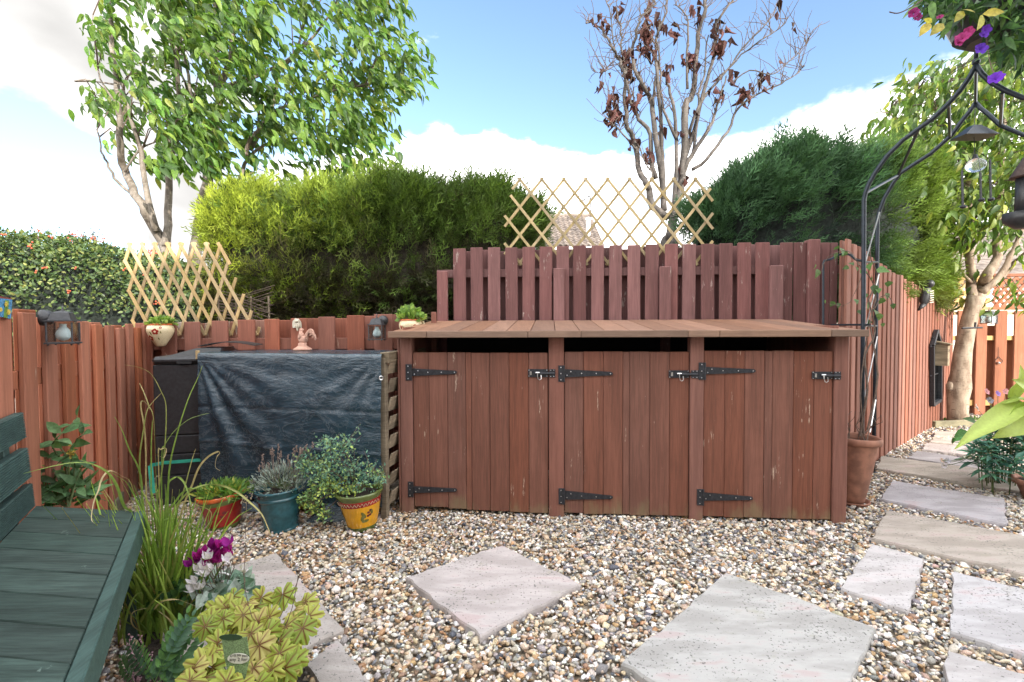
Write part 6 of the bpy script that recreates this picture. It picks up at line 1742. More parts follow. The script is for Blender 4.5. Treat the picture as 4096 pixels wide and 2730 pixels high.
def pot(name, label, cat, base, tilt, bands, soil_z, rim_r, group=None):
    """bands: (part, material, [(r, z)...]) stacked profiles about a slightly tilted axis"""
    th = thing(name, label, cat, base, group); ax = Vector(tilt).normalized()
    for nm, mt, pr in bands:
        mb = MB(); mb.lathe(pr, base, 36, axis=ax); mb.build(nm, mt, th, smooth=True)
    mb = MB(); mb.lathe([(0, soil_z + .01), (rim_r * .5, soil_z + .008), (rim_r * .9, soil_z)], base, 20, axis=ax); mb.build('soil', M_SOIL, th)
    return th, ax


def on_pot(th, name, mat, base, ax, r, z, ang, shape, lift=0.0015, flat=0.002):
    """flat painted shape laid on the pot wall; shape = [(across, up)] in metres, wrapped round the wall"""
    u = Vector((0, -1, 0)); u = (u - ax * u.dot(ax)).normalized(); w = ax.cross(u)
    P = []
    for a, h in shape:
        th_ = ang + a / max(r(z), 1e-3); rr_ = r(z + h) + lift; P.append(base + ax * (z + h) + (u * math.cos(th_) + w * math.sin(th_)) * rr_)
    c = sum(P, Vector()) / len(P); n_ = len(P); nn = (c - base - ax * (c - base).dot(ax)).normalized()
    mb = MB(); mb.add([c + nn * .0012] + P, [(0, 1 + i, 1 + (i + 1) % n_) for i in range(n_)]); return mb.build(name, mat, th)


ell = lambda cx, cz, rx, rz, rot=0, n=12: [(cx + rx * math.cos(a) * math.cos(rot) - rz * math.sin(a) * math.sin(rot), cz + rx * math.cos(a) * math.sin(rot) + rz * math.sin(a) * math.cos(rot)) for a in np.linspace(0, 2 * math.pi, n, endpoint=False)]

PR = G(900, 2108); pr_, axr = pot('red_pot', 'red glazed flower pot with orange rim and green foot in front of the tarpaulin', 'flower pot', PR, (-.10, -.03, 1), [
    ('foot_band', M_GRNG, [(0, .002), (.085, .002), (.090, .012), (.095, .032)]), ('body', M_RED, [(.095, .032), (.108, .09), (.120, .165)]),
    ('neck_band', M_GRNG, [(.120, .165), (.127, .185), (.126, .192)]), ('rim', M_ORG, [(.126, .192), (.135, .198), (.138, .212), (.134, .22), (.124, .22), (.118, .2), (.115, .19)])], .195, .118)
rr1 = lambda z: .095 + (z - .032) * .19
for a, z in ((.30, .125), (.62, .12), (.46, .098)): on_pot(pr_, 'painted_cherry', M_MAROON, PR, axr, rr1, z, a, ell(0, 0, .013, .010))
PT = G(1127, 2115); pt2, axt = pot('teal_pot', 'dark teal glazed flower pot holding the lavender', 'flower pot', PT, (-.05, -.02, 1), [
    ('foot', M_TEAL, [(0, .002), (.098, .002), (.104, .01), (.100, .022)]), ('body', M_TEAL, [(.100, .022), (.110, .10), (.121, .195)]), ('collar', M_TEAL, [(.121, .195), (.130, .203), (.130, .212), (.123, .218)]),
    ('rim', M_TEAL, [(.123, .218), (.128, .245), (.139, .250), (.140, .26), (.132, .264), (.122, .255), (.116, .23)])], .228, .118)
on_pot(pt2, 'brown_patch', M_BROWNG, PT, axt, lambda z: .100 + (z - .022) * .12, .125, -1.02, ell(0, 0, .045, .055))
PY_ = G(1452, 2112); py2, axy = pot('yellow_pot', 'bright yellow flower pot with red scroll band and green rim', 'flower pot', PY_, (-.075, -.03, 1), [
    ('foot_band', M_GRNG, [(0, .002), (.080, .002), (.085, .012), (.091, .034)]), ('body', M_YEL, [(.091, .034), (.108, .10), (.122, .168)]),
    ('scroll_band', M_RED, [(.1222, .168), (.130, .204)]), ('rim', M_GRNG, [(.130, .204), (.136, .215), (.146, .235), (.143, .245), (.134, .245), (.124, .22), (.12, .2)])], .215, .122)
rr2 = lambda z: .091 + (z - .034) * .235
for i in range(15):
    a = -1.15 + i * .165; b0 = MB(); pts = []
    u = Vector((0, -1, 0)); u = (u - axy * u.dot(axy)).normalized(); w = axy.cross(u)
    for k in range(6):
        aa = a + .165 * k / 5; zz_ = .186 + .009 * math.sin(k / 5 * 2 * math.pi); pts.append(PY_ + axy * zz_ + (u * math.cos(aa) + w * math.sin(aa)) * (rr2(zz_) + .0035))
    b0.tube(pts, .0012, 4); b0.build('scroll', M_PALE, py2)
for a, z, sh in ((.42, .118, ell(0, 0, .010, .024, .5)), (.36, .10, ell(0, 0, .011, .022, -.35)), (.50, .078, ell(0, 0, .022, .010, .1)), (.86, .13, ell(0, 0, .009, .018, .3)), (-.98, .12, ell(0, 0, .012, .022, .3)), (-.92, .09, ell(0, 0, .012, .018, -.3))): on_pot(py2, 'painted_leaf', M_OLIVE, PY_, axy, rr2, z, a, sh)
for a, z in ((.68, .128), (.66, .108), (.78, .112), (.80, .140)): on_pot(py2, 'painted_berry', M_MAROON, PY_, axy, rr2, z, a, ell(0, 0, .009, .008))

PB = G(1222, 2035); pot('small_terracotta_pot', 'small plain terracotta pot half hidden between the teal and yellow pots', 'flower pot', PB, (0, 0, 1), [('body', simple('orange_clay', (.40, .16, .08), .8, .2, 20), [(0, .002), (.07, .002), (.09, .15)]), ('rim', MATS['orange_clay'], [(.09, .15), (.098, .152), (.098, .185), (.09, .187), (.085, .17)])], .165, .085)
for (px, py, sx, lab) in ((1345, 2070, .16, 'crumpled black plastic sheet lying behind the yellow pot'), (1000, 2040, .10, 'crumpled black plastic bag between the red and teal pots')):
    o = G(px, py); mb = MB(); n_ = 12; V = []
    for i in range(n_):
        for j in range(n_):
            x, y = (i / (n_ - 1) - .5) * 2 * sx, (j / (n_ - 1) - .5) * 2 * sx * .7; e = max(abs(i / (n_ - 1) - .5), abs(j / (n_ - 1) - .5)) * 2
            V.append(o + Vector((x, y, .012 + (.07 * (1 - e ** 2) + .035 * mnoise.noise(Vector((x * 14, y * 14, px)))) * (1 if e < .98 else 0))))
    mb.add(V, [(i * n_ + j, (i + 1) * n_ + j, (i + 1) * n_ + j + 1, i * n_ + j + 1) for i in range(n_ - 1) for j in range(n_ - 1)]); tag(mb.build('plastic_sheet', M_TARP, smooth=True), lab, 'plastic sheet')

# tall terracotta pot with saucer by the cupboard corner
TP = G(3407, 2020); tp_, axp = pot('tall_terracotta_pot', 'tall weathered terracotta pot on a saucer beside the cupboard corner', 'flower pot', TP + UPZ * .018, (.035, 0, 1), [
    ('body', M_TERRA, [(0, .0), (.066, .0), (.075, .03), (.108, .22), (.135, .41)]), ('rim', M_TERRA, [(.135, .41), (.152, .418), (.158, .435), (.156, .455), (.148, .462), (.136, .455), (.13, .42)])], .42, .13)
sc_ = thing('plant_saucer', 'round terracotta saucer under the tall terracotta pot', 'saucer', TP); mb = MB(); mb.lathe([(0, .004), (.088, .004), (.104, .03), (.109, .032), (.107, .04), (.097, .036), (.085, .016), (0, .014)], TP, 28); mb.build('dish', M_TERRA, sc_, smooth=True)
mb = MB(); rgq = random.Random(8)
for i in range(14):
    a = rgq.uniform(0, 6.28); p = TP + UPZ * .44 + Vector((.08 * math.cos(a), .08 * math.sin(a), 0)); pts = [p]
    for k in range(4): p = p + Vector((rgq.gauss(0, .03), rgq.gauss(0, .03), .05)); pts.append(p)
    mb.tube(pts, [.004, .003, .0025, .002, .0015], 4)
ds = thing('dry_stems', 'dry twiggy stems in the tall terracotta pot', 'dry plant', TP + UPZ * .44); mb.build('stem', M_TWIG, ds)

# wall pots
def wall_pot(label, c, R_, H, deco, hand=False):
    th = thing('wall_pot', label, 'wall pot', c - UPZ * H, 'painted cream wall pots')
    pr = [(0, -H), (R_ * .30, -H * .985), (R_ * .42, -H * .9), (R_ * .80, -H * .55), (R_ * .98, -H * .30), (R_, -H * .16), (R_ * .92, -H * .04), (R_ * .80, 0.0)]
    mb = MB(); mb.lathe(pr, c, 32); mb.build('body', M_CRM, th, smooth=True)
    mb = MB(); mb.lathe([(R_ * .80, 0.0), (R_ * .86, H * .03), (R_ * .86, H * .07), (R_ * .74, H * .08), (R_ * .7, -.02)], c, 32); mb.build('rim', M_ORG, th, smooth=True)
    mb = MB(); mb.lathe([(0, -.01), (R_ * .72, -.012)], c, 16); mb.build('soil', M_SOIL, th)
    rad = lambda z: float(np.interp(z, [p[1] for p in pr], [p[0] for p in pr]))
    for kind, a, z, s in deco:
        if kind == 'f':
            for k in range(5):
                q = k * 2 * math.pi / 5 + .3; on_pot(th, 'painted_petal', M_REDP, c, UPZ, rad, z, a, ell(s * .62 * math.cos(q), s * .62 * math.sin(q), s * .46, s * .42))
            on_pot(th, 'painted_centre', M_PALE, c, UPZ, rad, z, a, ell(0, 0, s * .34, s * .34), lift=.004)
        else: on_pot(th, 'painted_leaf', M_OLIVE, c, UPZ, rad, z, a, ell(0, 0, s * .35, s, .3))
    if hand:
        mb = MB(); mb.tube([c + Vector((R_ * .85, -.0, -.005)), c + Vector((R_ * 1.1, 0, -.01)), c + Vector((R_ * 1.12, 0, -.035)), c + Vector((R_ * .95, 0, -.05))], .007, 8); mb.build('handle', M_CRM, th, smooth=True)


wc = D(641, 1302, 3.955); wall_pot('cream wall pot with red flowers on the low fence beside the small trellis', wc, .094, .168, [('f', .22, -.050, .024), ('f', -.42, -.10, .022), ('l', -.18, -.062, .014), ('l', .62, -.055, .010), ('l', .45, -.105, .010), ('l', -.9, -.06, .012), ('f', .62, -.018, .009)])
wc2 = D(1643, 1284, 3.955); wall_pot('cream wall pot with lug handle half hidden by the cupboard roof', wc2, .092, .165, [('f', -.75, -.05, .014), ('f', .55, -.042, .014), ('l', -.5, -.05, .012)], True)

# ================================================================== PLANTS IN POTS
def mound(name, label, cat, c, rad, n, T, size, cols, seed, mat=M_LEAF, top=60, up=0.6, spread=1.0, group=None, stems=14, flat=0.7, base=None):
    rg = np.random.default_rng(seed); th = thing(name, label, cat, base if base is not None else c, group)
    v = unit(rg.normal(0, 1, (n, 3))); v[:, 2] = np.abs(v[:, 2]) * flat; r = rg.uniform(.35, 1, n) ** .6
    P = np.array(c) + v * r[:, None] * np.array(rad)
    col = np.array([k[0] for k in cols])[rg.choice(len(cols), n, p=[k[1] for k in cols])] * np.exp(rg.normal(0, .2, (n, 1)))
    dirs = unit(v * spread + np.array([0, 0, up]) + rg.normal(0, .45, (n, 3)))
    mb = MB()
    for i in range(stems):
        q = v[i] * np.array(rad) * .8; mb.tube([Vector(base if base is not None else c), Vector(c) + Vector(q) * .5 + UPZ * .01, Vector(c) + Vector(q)], [.003, .0022, .0015], 4)
    mb.build('stem', M_STALK, th)
    scatter_parts(th, 'leaf', *T, frames(dirs, unit(v + np.array([0, -.4, .6]) + rg.normal(0, .4, (n, 3)))), P, rg.uniform(*size, n), np.clip(col, .005, .7), mat, top)
    return th


ROUND = leaf_T(.80, .25, .2, 4, .75); NARROW = leaf_T(.24, .3, .25, 4, .85); OVAL = leaf_T(.5, .3, .2, 3, .8)
LIME = [((.20, .32, .06), .5), ((.13, .24, .05), .3), ((.30, .38, .09), .2)]
mound('succulent_plant', 'bright green round leaved plant in the left wall pot', 'plant', wc + UPZ * .005, (.105, .085, .085), 200, ROUND, (.022, .036), LIME, 81, top=110)
mound('succulent_plant', 'bright green leafy plant in the wall pot by the cupboard roof', 'plant', wc2 + UPZ * .01, (.105, .085, .125), 190, ROUND, (.030, .052), LIME, 82, top=110)
mound('daisy_plant', 'fresh green narrow leaved plant in the red pot', 'plant', PR + UPZ * .205 + axr * .005, (.155, .135, .085), 480, NARROW, (.035, .065), [((.10, .22, .035), .55), ((.16, .27, .05), .3), ((.32, .30, .05), .15)], 83, top=140)
# lavender
lv = mound('lavender', 'grey green lavender with dried flower spikes in the teal pot', 'plant', PT + UPZ * .25, (.18, .14, .175), 900, leaf_T(.17, .3, .15, 3, .85), (.022, .040), [((.28, .33, .30), .6), ((.20, .25, .21), .3), ((.22, .18, .14), .1)], 84, M_LEAFS, 120, up=.8, stems=40, flat=.9)
rgL = np.random.default_rng(85)
for i in range(24):
    x = rgL.uniform(-.14, .16); top = PT + Vector((x + .02, rgL.uniform(-.08, .08), .40 + rgL.uniform(.0, .11) + .12 * max(0, x))); b0 = PT + Vector((x * .5, 0, .25)); mb = MB(); mb.tube([b0, b0.lerp(top, .6), top], .0014, 4)
    for k in range(6): mb.ball(top + Vector((rgL.normal(0, .003), rgL.normal(0, .003), -.022 + k * .007)), (.0055, .0055, .005), 5, 4)
    mb.build('flower_spike', simple('lavender_spike', (.20, .145, .12), .9, .3, 80) if 'lavender_spike' not in MATS else MATS['lavender_spike'], lv)
# bush in the yellow pot
hb = thing('bushy_herb', 'sprawling blue green and yellow tipped bush in the yellow pot', 'plant', PY_ + UPZ * .22); rgH = np.random.default_rng(86)
cen = [((1330, 1850), 60, 75, 260, 0), ((1370, 1790), 45, 40, 150, 0), ((1310, 1775), 30, 25, 80, 0), ((1400, 1900), 65, 60, 230, 0), ((1250, 1870), 55, 50, 180, 0), ((1215, 1860), 30, 35, 80, 0), ((1480, 1910), 55, 45, 150, 0), ((1520, 1915), 25, 30, 60, 0), ((1330, 1950), 50, 35, 200, 1), ((1400, 1965), 35, 25, 120, 1), ((1270, 1960), 40, 30, 110, 1), ((1245, 2020), 38, 35, 170, 1), ((1290, 2060), 26, 22, 80, 1), ((1220, 1995), 25, 20, 60, 1), ((1290, 1900), 50, 45, 160, 0)]
L = []; C = []
mb = MB(); root0 = PY_ + axy * .22
for (cx, cy), sx, sy, n_, kind in cen:
    ce = D(cx, cy, 3.0); mb.tube([root0, root0.lerp(ce, .5) + Vector((0, 0, .05)), ce], [.004, .003, .002], 4)
    for _ in range(n_):
        L.append(tuple(D(cx + rgH.normal(0, sx * .55), cy + rgH.normal(0, sy * .55), 3.02 + rgH.normal(0, .07)))); u_ = rgH.uniform()
        C.append(((.36, .44, .09) if u_ < .55 else (.16, .28, .10)) if kind else ((.09, .20, .14) if u_ < .5 else (.14, .26, .17) if u_ < .8 else (.24, .34, .12)))
    for _ in range(8):
        e = D(cx + rgH.normal(0, sx), cy - abs(rgH.normal(0, sy)), 3.02); mb.tube([ce, ce.lerp(e, .5) + Vector((.01, 0, .01)), e], [.002, .0016, .001], 4)
        for w in range(7): L.append(tuple(ce.lerp(e, .3 + .7 * w / 6) + Vector(rgH.normal(0, .006, 3)))); C.append(C[-1])
mb.build('stem', M_TWIG, hb)
L = np.array(L); C = np.array(C) * np.exp(rgH.normal(0, .2, (len(L), 1))); n = len(L)
scatter_parts(hb, 'leaf', *OVAL, frames(unit(np.array([0, -.2, .4]) + rgH.normal(0, .7, (n, 3))), unit(np.array([0, -.8, .6]) + rgH.normal(0, .4, (n, 3)))), L, rgH.uniform(.012, .026, n), C, M_LEAFS, 260)

# ================================================================== THE BED BESIDE THE BENCH
def blade_mesh(pts, w, col, tipcol, mat, name, parent, twist=0.3):
    pts = [Vector(p) for p in pts]; N = len(pts); V = []; C = []; side0 = Vector((1, -.2, 0)).normalized()
    for i, p in enumerate(pts):
        d = (pts[min(i + 1, N - 1)] - pts[max(i - 1, 0)]).normalized(); s = (side0 - d * side0.dot(d)); s = s.normalized() if s.length > .05 else Vector((0, 0, 1))
        s = Matrix.Rotation(twist * i / N, 3, d) @ s
        f = i / (N - 1); ww = w * .5 * (1 - f ** 2.2) * (0.75 + .25 * min(1, f * 5)) + .0006; nn = d.cross(s) * w * .12
        V += [p - s * ww + nn, p, p + s * ww + nn]; k = np.array(col) * (1 - f ** 2) + np.array(tipcol) * f ** 2; C += [k] * 3
    F = []
    for i in range(N - 1):
        a = i * 3; F += [(a, a + 1, a + 4), (a, a + 4, a + 3), (a + 1, a + 2, a + 5), (a + 1, a + 5, a + 4)]
    o = np.array(origin_of(parent)); return place(name, np_mesh(name, np.array(V) - o, np.array(F), mat, np.array(C)), parent)


def spline(pts, sub=4):
    pts = [Vector(p) for p in pts]; out = []
    for i in range(len(pts) - 1):
        p0 = pts[max(i - 1, 0)]; p1 = pts[i]; p2 = pts[i + 1]; p3 = pts[min(i + 2, len(pts) - 1)]
        for k in range(sub):
            t = k / sub; out.append(0.5 * ((2 * p1) + (p2 - p0) * t + (2 * p0 - 5 * p1 + 4 * p2 - p3) * t * t + (3 * p1 - p0 - 3 * p2 + p3) * t ** 3))
    return out + [pts[-1]]


GB = G(655, 2520); YG = 2.02
gr = thing('ornamental_grass', 'tall clump of bright green grass blades beside the bench front', 'grass clump', GB); rgG = np.random.default_rng(91)
GC = [((.20, .31, .055), .5), ((.27, .37, .075), .3), ((.13, .22, .045), .2)]
for i in range(265):
    c = np.array(GC[rgG.choice(3, p=[.5, .3, .2])][0]) * math.exp(rgG.normal(0, .18)); b0 = GB + Vector((rgG.normal(0, .055), rgG.normal(0, .05), 0)); h = rgG.uniform(.35, .66) if i < 190 else rgG.uniform(.2, .4)
    out = Vector((rgG.normal(-.01, .085), rgG.normal(0, .06), 0)); bend = rgG.uniform(0, .16) if i % 5 else rgG.uniform(.2, .45)
    pts = []
    for k in range(9):
        f = k / 8; pts.append(b0 + out * f * 1.2 + Vector((0.10 * bend * f ** 3 * (1 if out.x > 0 else -1) * 3, -.05 * f * f, h * (f - bend * f ** 3 * .55))))
    dry = rgG.uniform() < .05; tip = (.38, .33, .13) if (dry or rgG.uniform() < .10) else c * 1.25
    blade_mesh(pts, rgG.uniform(.009, .0155), c if not dry else np.array((.30, .22, .09)), tip, M_GRASSB, 'blade', gr, rgG.normal(0, .8))
gpx = lambda x, y: (x / 2.1336, 1400 + y / 2.1336)
TR = [([(1345, 1500), (1340, 1300), (1385, 1000), (1410, 760), (1415, 480), (1375, 360), (1290, 210), (1180, 150), (1060, 130)], .007, 1), ([(1425, 1500), (1440, 1050), (1500, 750), (1600, 430), (1690, 230), (1725, 135)], .010, 0), ([(1230, 1500), (1200, 1080), (1100, 850), (1040, 690), (975, 570)], .009, 0),
      ([(1250, 1500), (1190, 1000), (1220, 700), (1250, 530), (1290, 460), (1375, 370)], .007, 1), ([(1350, 1500), (1330, 1050), (1310, 600), (1270, 480), (1220, 350), (1190, 285)], .008, 1), ([(1380, 1500), (1380, 900), (1400, 820), (1480, 700), (1600, 600), (1700, 560), (1785, 540)], .007, 0),
      ([(1180, 1500), (1060, 1340), (1000, 1170), (930, 1060), (820, 990), (690, 940)], .011, 0), ([(1240, 1500), (1110, 1180), (1000, 1080), (820, 985), (640, 965), (450, 995), (200, 1058)], .010, 0), ([(1200, 1480), (1120, 1150), (1040, 1080), (970, 1040), (920, 1040), (870, 1100), (840, 1200), (800, 1300), (780, 1450), (830, 1495)], .007, 2),
      ([(1400, 1500), (1430, 1170), (1470, 1100), (1530, 1090), (1580, 1150), (1620, 1270), (1660, 1440)], .010, 0), ([(1520, 1500), (1640, 1150), (1700, 1000), (1780, 910), (1860, 870), (1875, 885), (1850, 920), (1840, 1000), (1880, 1030)], .007, 2), ([(1450, 1500), (1560, 1260), (1700, 1165), (1850, 1150), (2000, 1200), (2130, 1300), (2230, 1400), (2290, 1530), (2308, 1580)], .009, 1),
      ([(1420, 1500), (1500, 1290), (1600, 1190), (1700, 1190), (1850, 1240), (2000, 1290)], .007, 0), ([(1430, 1520), (1560, 1300), (1700, 1330), (1800, 1380), (1790, 1470), (1740, 1540)], .007, 2), ([(1480, 1500), (1550, 1260), (1600, 1080), (1640, 930), (1670, 845)], .006, 1), ([(1300, 1500), (1290, 900), (1295, 700), (1300, 600)], .006, 0),
      ([(1370, 1500), (1350, 900), (1370, 850), (1420, 845), (1400, 920), (1350, 900)], .006, 2), ([(1260, 1480), (1240, 760), (1200, 480), (1225, 438), (1260, 470), (1275, 510)], .006, 2), ([(1100, 1560), (1030, 1480), (1040, 1410), (1120, 1340)], .007, 0), ([(1340, 1560), (1520, 1440), (1700, 1530), (1800, 1640), (1860, 1760)], .008, 0)]
TCOL = {0: ((.21, .32, .07), (.28, .37, .10)), 1: ((.24, .31, .08), (.52, .42, .22)), 2: ((.44, .35, .17), (.55, .46, .28))}
for pts, w, k in TR:
    P = [D(*gpx(*p), YG - (.02 + (.22 if pts[-1][0] < 950 else 0)) * i / len(pts)) for i, p in enumerate(pts)]; P = [GB.lerp(P[0], .0)] + P if P[0].z > .1 else P
    blade_mesh(spline(P), w, TCOL[k][0], TCOL[k][1], M_GRASSB, 'blade', gr, rgG.normal(0, .9))
z3 = lambda x, y: (380 + x / 2.0845, 2300 + y / 2.0845)
for pts, w, k in [([(250, 590), (240, 450), (280, 280), (330, 180), (395, 148)], .010, 0), ([(560, 420), (600, 500), (545, 200)], .012, 0), ([(405, 480), (330, 440), (300, 380), (320, 310), (430, 278)], .005, 2), ([(490, 290), (560, 220), (680, 205), (760, 230), (840, 260)], .006, 2), ([(660, 455), (620, 380), (530, 305)], .009, 2)]:
    blade_mesh(spline([D(*z3(*p), 1.86) for p in pts]), w, TCOL[k][0], TCOL[k][1], M_GRASSB, 'blade', gr, .5)

# cyclamen
cy0 = Vector((D(880, 2420, 2.12).x, 2.12, .0)); cyc = thing('cyclamen', 'cyclamen with purple and white flowers over silver green leaves beside the grass', 'flowers', cy0); rgC = np.random.default_rng(92)
nL = 80; P = []
for i in range(nL):
    a = rgC.uniform(0, 2 * math.pi); r = rgC.uniform(0, 1) ** .5; P.append(tuple(D(895 + r * 125 * math.cos(a), 2345 + r * 70 * math.sin(a), 1.97 - .10 * math.sin(a) * r)))
P = np.array(P); c_ = np.array([(.24, .31, .26), (.11, .19, .13), (.34, .40, .36)])[rgC.choice(3, nL, p=[.45, .35, .2])] * np.exp(rgC.normal(0, .18, (nL, 1)))
HEART = leaf_T(.95, .35, .35, 5, .55)
scatter_parts(cyc, 'leaf', *HEART, frames(unit(np.array([.1, -.6, -.2]) + rgC.normal(0, .55, (nL, 3))), unit(np.array([0, -.6, .9]) + rgC.normal(0, .3, (nL, 3)))), P, rgC.uniform(.035, .06, nL), c_, M_LEAFS, nL)


def cyc_flower(seed):
    rg = np.random.default_rng(seed); V = []; F = []; T, TF = leaf_T(.62, -.3, -.35, 4, .95)
    for k in range(5):
        a = 2 * math.pi * k / 5 + rg.normal(0, .2); M = Matrix.Rotation(a, 3, 'Z') @ Matrix.Rotation(R(50 + rg.normal(0, 14)), 3, 'X'); b = len(V); V += [tuple(M @ Vector(p)) for p in T]; F += [tuple(i + b for i in f) for f in TF]
    return np.array(V), np.array(F)


PU = [(847, 2191), (798, 2237), (872, 2226), (914, 2183), (925, 2226), (872, 2251), (766, 2265), (830, 2262), (812, 2222), (855, 2210), (900, 2215), (845, 2240), (785, 2250), (885, 2190)]; WH = [(833, 2237), (798, 2283), (833, 2300), (780, 2363), (805, 2356), (910, 2244), (970, 2284), (784, 2332), (812, 2290), (845, 2285)]
mb = MB()
for j, (x, y) in enumerate(PU + WH):
    p = D(x, y, 1.93 if j < len(PU) else 1.90); dk = j < len(PU); col = ((.40, .018, .26) if j % 3 else (.24, .012, .20)) if dk else (.70, .66, .74)
    flowers(cyc, [p], [(rgC.normal(0, .35), -.35, .9)], [.040], [col], 'flower', cyc_flower(j)); mb.tube([p, p - UPZ * .05 + Vector((.005, .01, 0)), Vector((cy0.x + .02, 2.1, .1))], .0015, 4)
mb.build('stem', M_TWIG, cyc)
mb = MB(); mb.tube([D(865, 2300, 2.0), D(880, 2292, 1.99), D(900, 2293, 1.99), D(920, 2302, 1.99)], .004, 5); tag(mb.build('plant_tie', M_WHITE), 'thin white plastic tag curved over the cyclamen leaves', 'plant tag')

# heuchera
def heuchera_leaf(seed, light):
    rg = np.random.default_rng(seed); lob = 7; na = 155; rings = [0, .12, .28, .45, .62, .78, .9, 1.0]; V = [(0, 0, 0)]; C = [np.array((.11, .025, .022))]; F = []
    amp = rg.uniform(.30, .42); w0 = rg.uniform(0, 6)
    for r in rings[1:]:
        for k in range(na):
            a = -math.pi + .22 + (2 * math.pi - .44) * k / (na - 1); ph = (a + math.pi - .22) / (2 * math.pi - .44) * lob; dl = abs((ph % 1) - .5)
            f = 1 - amp * (r ** 2) * (dl * 2) ** 2.0 + .075 * r * (abs(((ph * 3.5) % 1) - .5) * 2 - .5) * (r > .7)
            L_ = (.74 + .26 * math.cos(a * .5)) * f * r
            x, y = L_ * math.sin(a), L_ * math.cos(a)
            vein = math.exp(-(dl / (.060 + .09 * (1 - r))) ** 2); side = math.exp(-(abs((dl * 2.2 - r * .9 + .55) % .36 - .18) / .035) ** 2) * (r > .2) * (r < .9)
            z = .045 * r * math.sin(ph * 2 * math.pi) - .12 * r * r + .05 * math.sin(a * 5 + w0) * r * r - .035 * vein * r + .07 * mnoise.noise(Vector((x * 2.2, y * 2.2, seed * 3.1)))
            V.append((x, y, z)); base = np.array(light) * (.86 + .2 * r); vc = np.array((.13, .022, .018))
            kk = min(1, vein * (1.25 - .75 * r) + side * .5 * (1 - r) + .9 * max(0, .3 - r) / .3); C.append(base * (1 - kk) + vc * kk)
    for k in range(na - 1): F.append((0, 1 + k, 2 + k))
    for i in range(len(rings) - 2):
        for k in range(na - 1):
            a = 1 + i * na + k; F += [(a, a + na, a + na + 1), (a, a + na + 1, a + 1)]
    return np_mesh('leaf', np.array(V), np.array(F), M_LEAFP, np.array(C), True)


he0 = D(960, 2700, 1.55); he0.z = 0.0
he = thing('heuchera', 'lime leaved heuchera with dark red veins in the front corner', 'plant', he0); rgU = np.random.default_rng(93)
HM = [heuchera_leaf(i, c) for i, c in enumerate([(.32, .37, .065), (.40, .42, .09), (.26, .34, .055), (.48, .43, .14), (.36, .39, .08), (.21, .28, .045)])]
HL = [(290, 500), (345, 480), (400, 435), (480, 470), (410, 565), (520, 490), (620, 440), (640, 540), (700, 430), (800, 470), (870, 540), (770, 580), (790, 660), (730, 600), (560, 600), (590, 700), (530, 650), (690, 690), (680, 770), (740, 710), (790, 780), (520, 850), (440, 850), (230, 600), (300, 690), (210, 800), (320, 830), (180, 860), (640, 860), (730, 840), (250, 560), (470, 545), (340, 560), (590, 560), (840, 460), (240, 900), (340, 930), (450, 940), (560, 940), (700, 920), (270, 740), (820, 620), (420, 500), (560, 440), (620, 640), (760, 500), (150, 930), (600, 780)]
mb = MB()
for j, (x, y) in enumerate(HL):
    px, py = 640 + x / 1.4229, 2100 + y / 1.4229; Yl = 1.74 - max(0, (py - 2380)) / 340 * .34 + rgU.normal(0, .02); p = D(px, py, Yl)
    o_ = Vector((p.x - he0.x, p.y - he0.y - .05, 0)); o_ = o_.normalized() if o_.length > .01 else Vector((0, -1, 0))
    d = Vector((o_.x * .7 + rgU.normal(0, .3), -.55 + rgU.normal(0, .25), -.30 + rgU.normal(0, .25))).normalized(); n_ = Vector((rgU.normal(0, .22), -.80 + rgU.normal(0, .15), .62)).normalized()
    xx = d.cross(n_).normalized(); zz_ = xx.cross(d); M = Matrix((xx, d, zz_)).transposed().to_4x4(); s = rgU.uniform(.042, .056)
    ob = place('leaf', HM[j % 6], he); q = p - d * s * .35; ob.matrix_local = Matrix.Translation(q - he0) @ M @ Matrix.Scale(s, 4)
    mb.tube([q, q.lerp(he0 + UPZ * .08, .5) - UPZ * .01, he0 + UPZ * .05], [.0018, .002, .0025], 4)
mb.build('leaf_stalk', M_STALK, he)
for pts in ([(525, 530), (490, 400), (478, 300), (485, 150), (487, 20)], [(640, 615), (720, 450), (780, 330), (797, 250), (800, 190)], [(690, 620), (750, 480), (785, 300), (798, 200)]):
    mb = MB(); P = [D(640 + x / 1.4229, 2100 + y / 1.4229, 1.62) for x, y in pts]; mb.tube(spline(P), .0012, 4)
    for k in range(14):
        q = P[-1].lerp(P[-2], rgU.uniform(0, .7)) + Vector(rgU.normal(0, .008, 3)); mb.ball(q, .0025, 5, 4, 1)
    mb.build('flower_stem', [M_TWIG, M_CREAM], he)
# plant label pushed into the heuchera
pc = D(940, 2620, 1.42); lb = thing('plant_label', 'white and green printed plant price label among the lime leaves', 'plant label', pc - UPZ * .06)
LQ = lambda x, y, o=0.0: D(640 + x / 1.4229, 2100 + y / 1.4229, 1.42 - o)
mb = MB(); mb.prism([LQ(350, 650), LQ(495, 640), LQ(510, 760), LQ(480, 900), LQ(400, 905), LQ(365, 750)], Vector((0, .0015, 0))); mb.build('card', simple('label_card', (.18, .27, .13), .4, .5, 260), lb)
mb = MB(); mb.prism([LQ(402 + 66 * math.cos(a), 641 + 17 * math.sin(a), .002) for a in np.linspace(0, 2 * math.pi, 20, endpoint=False)], Vector((0, .0015, 0))); mb.build('header', simple('label_green', (.035, .07, .035), .35), lb)
mb = MB(); mb.prism([LQ(445 + 62 * math.cos(a), 762 + 30 * math.sin(a), .003) for a in np.linspace(0, 2 * math.pi, 20, endpoint=False)], Vector((0, .0015, 0))); mb.build('price_oval', simple('label_cream', (.66, .66, .56), .4, .04), lb)
M_INK = simple('label_ink', (.02, .02, .02), .6)
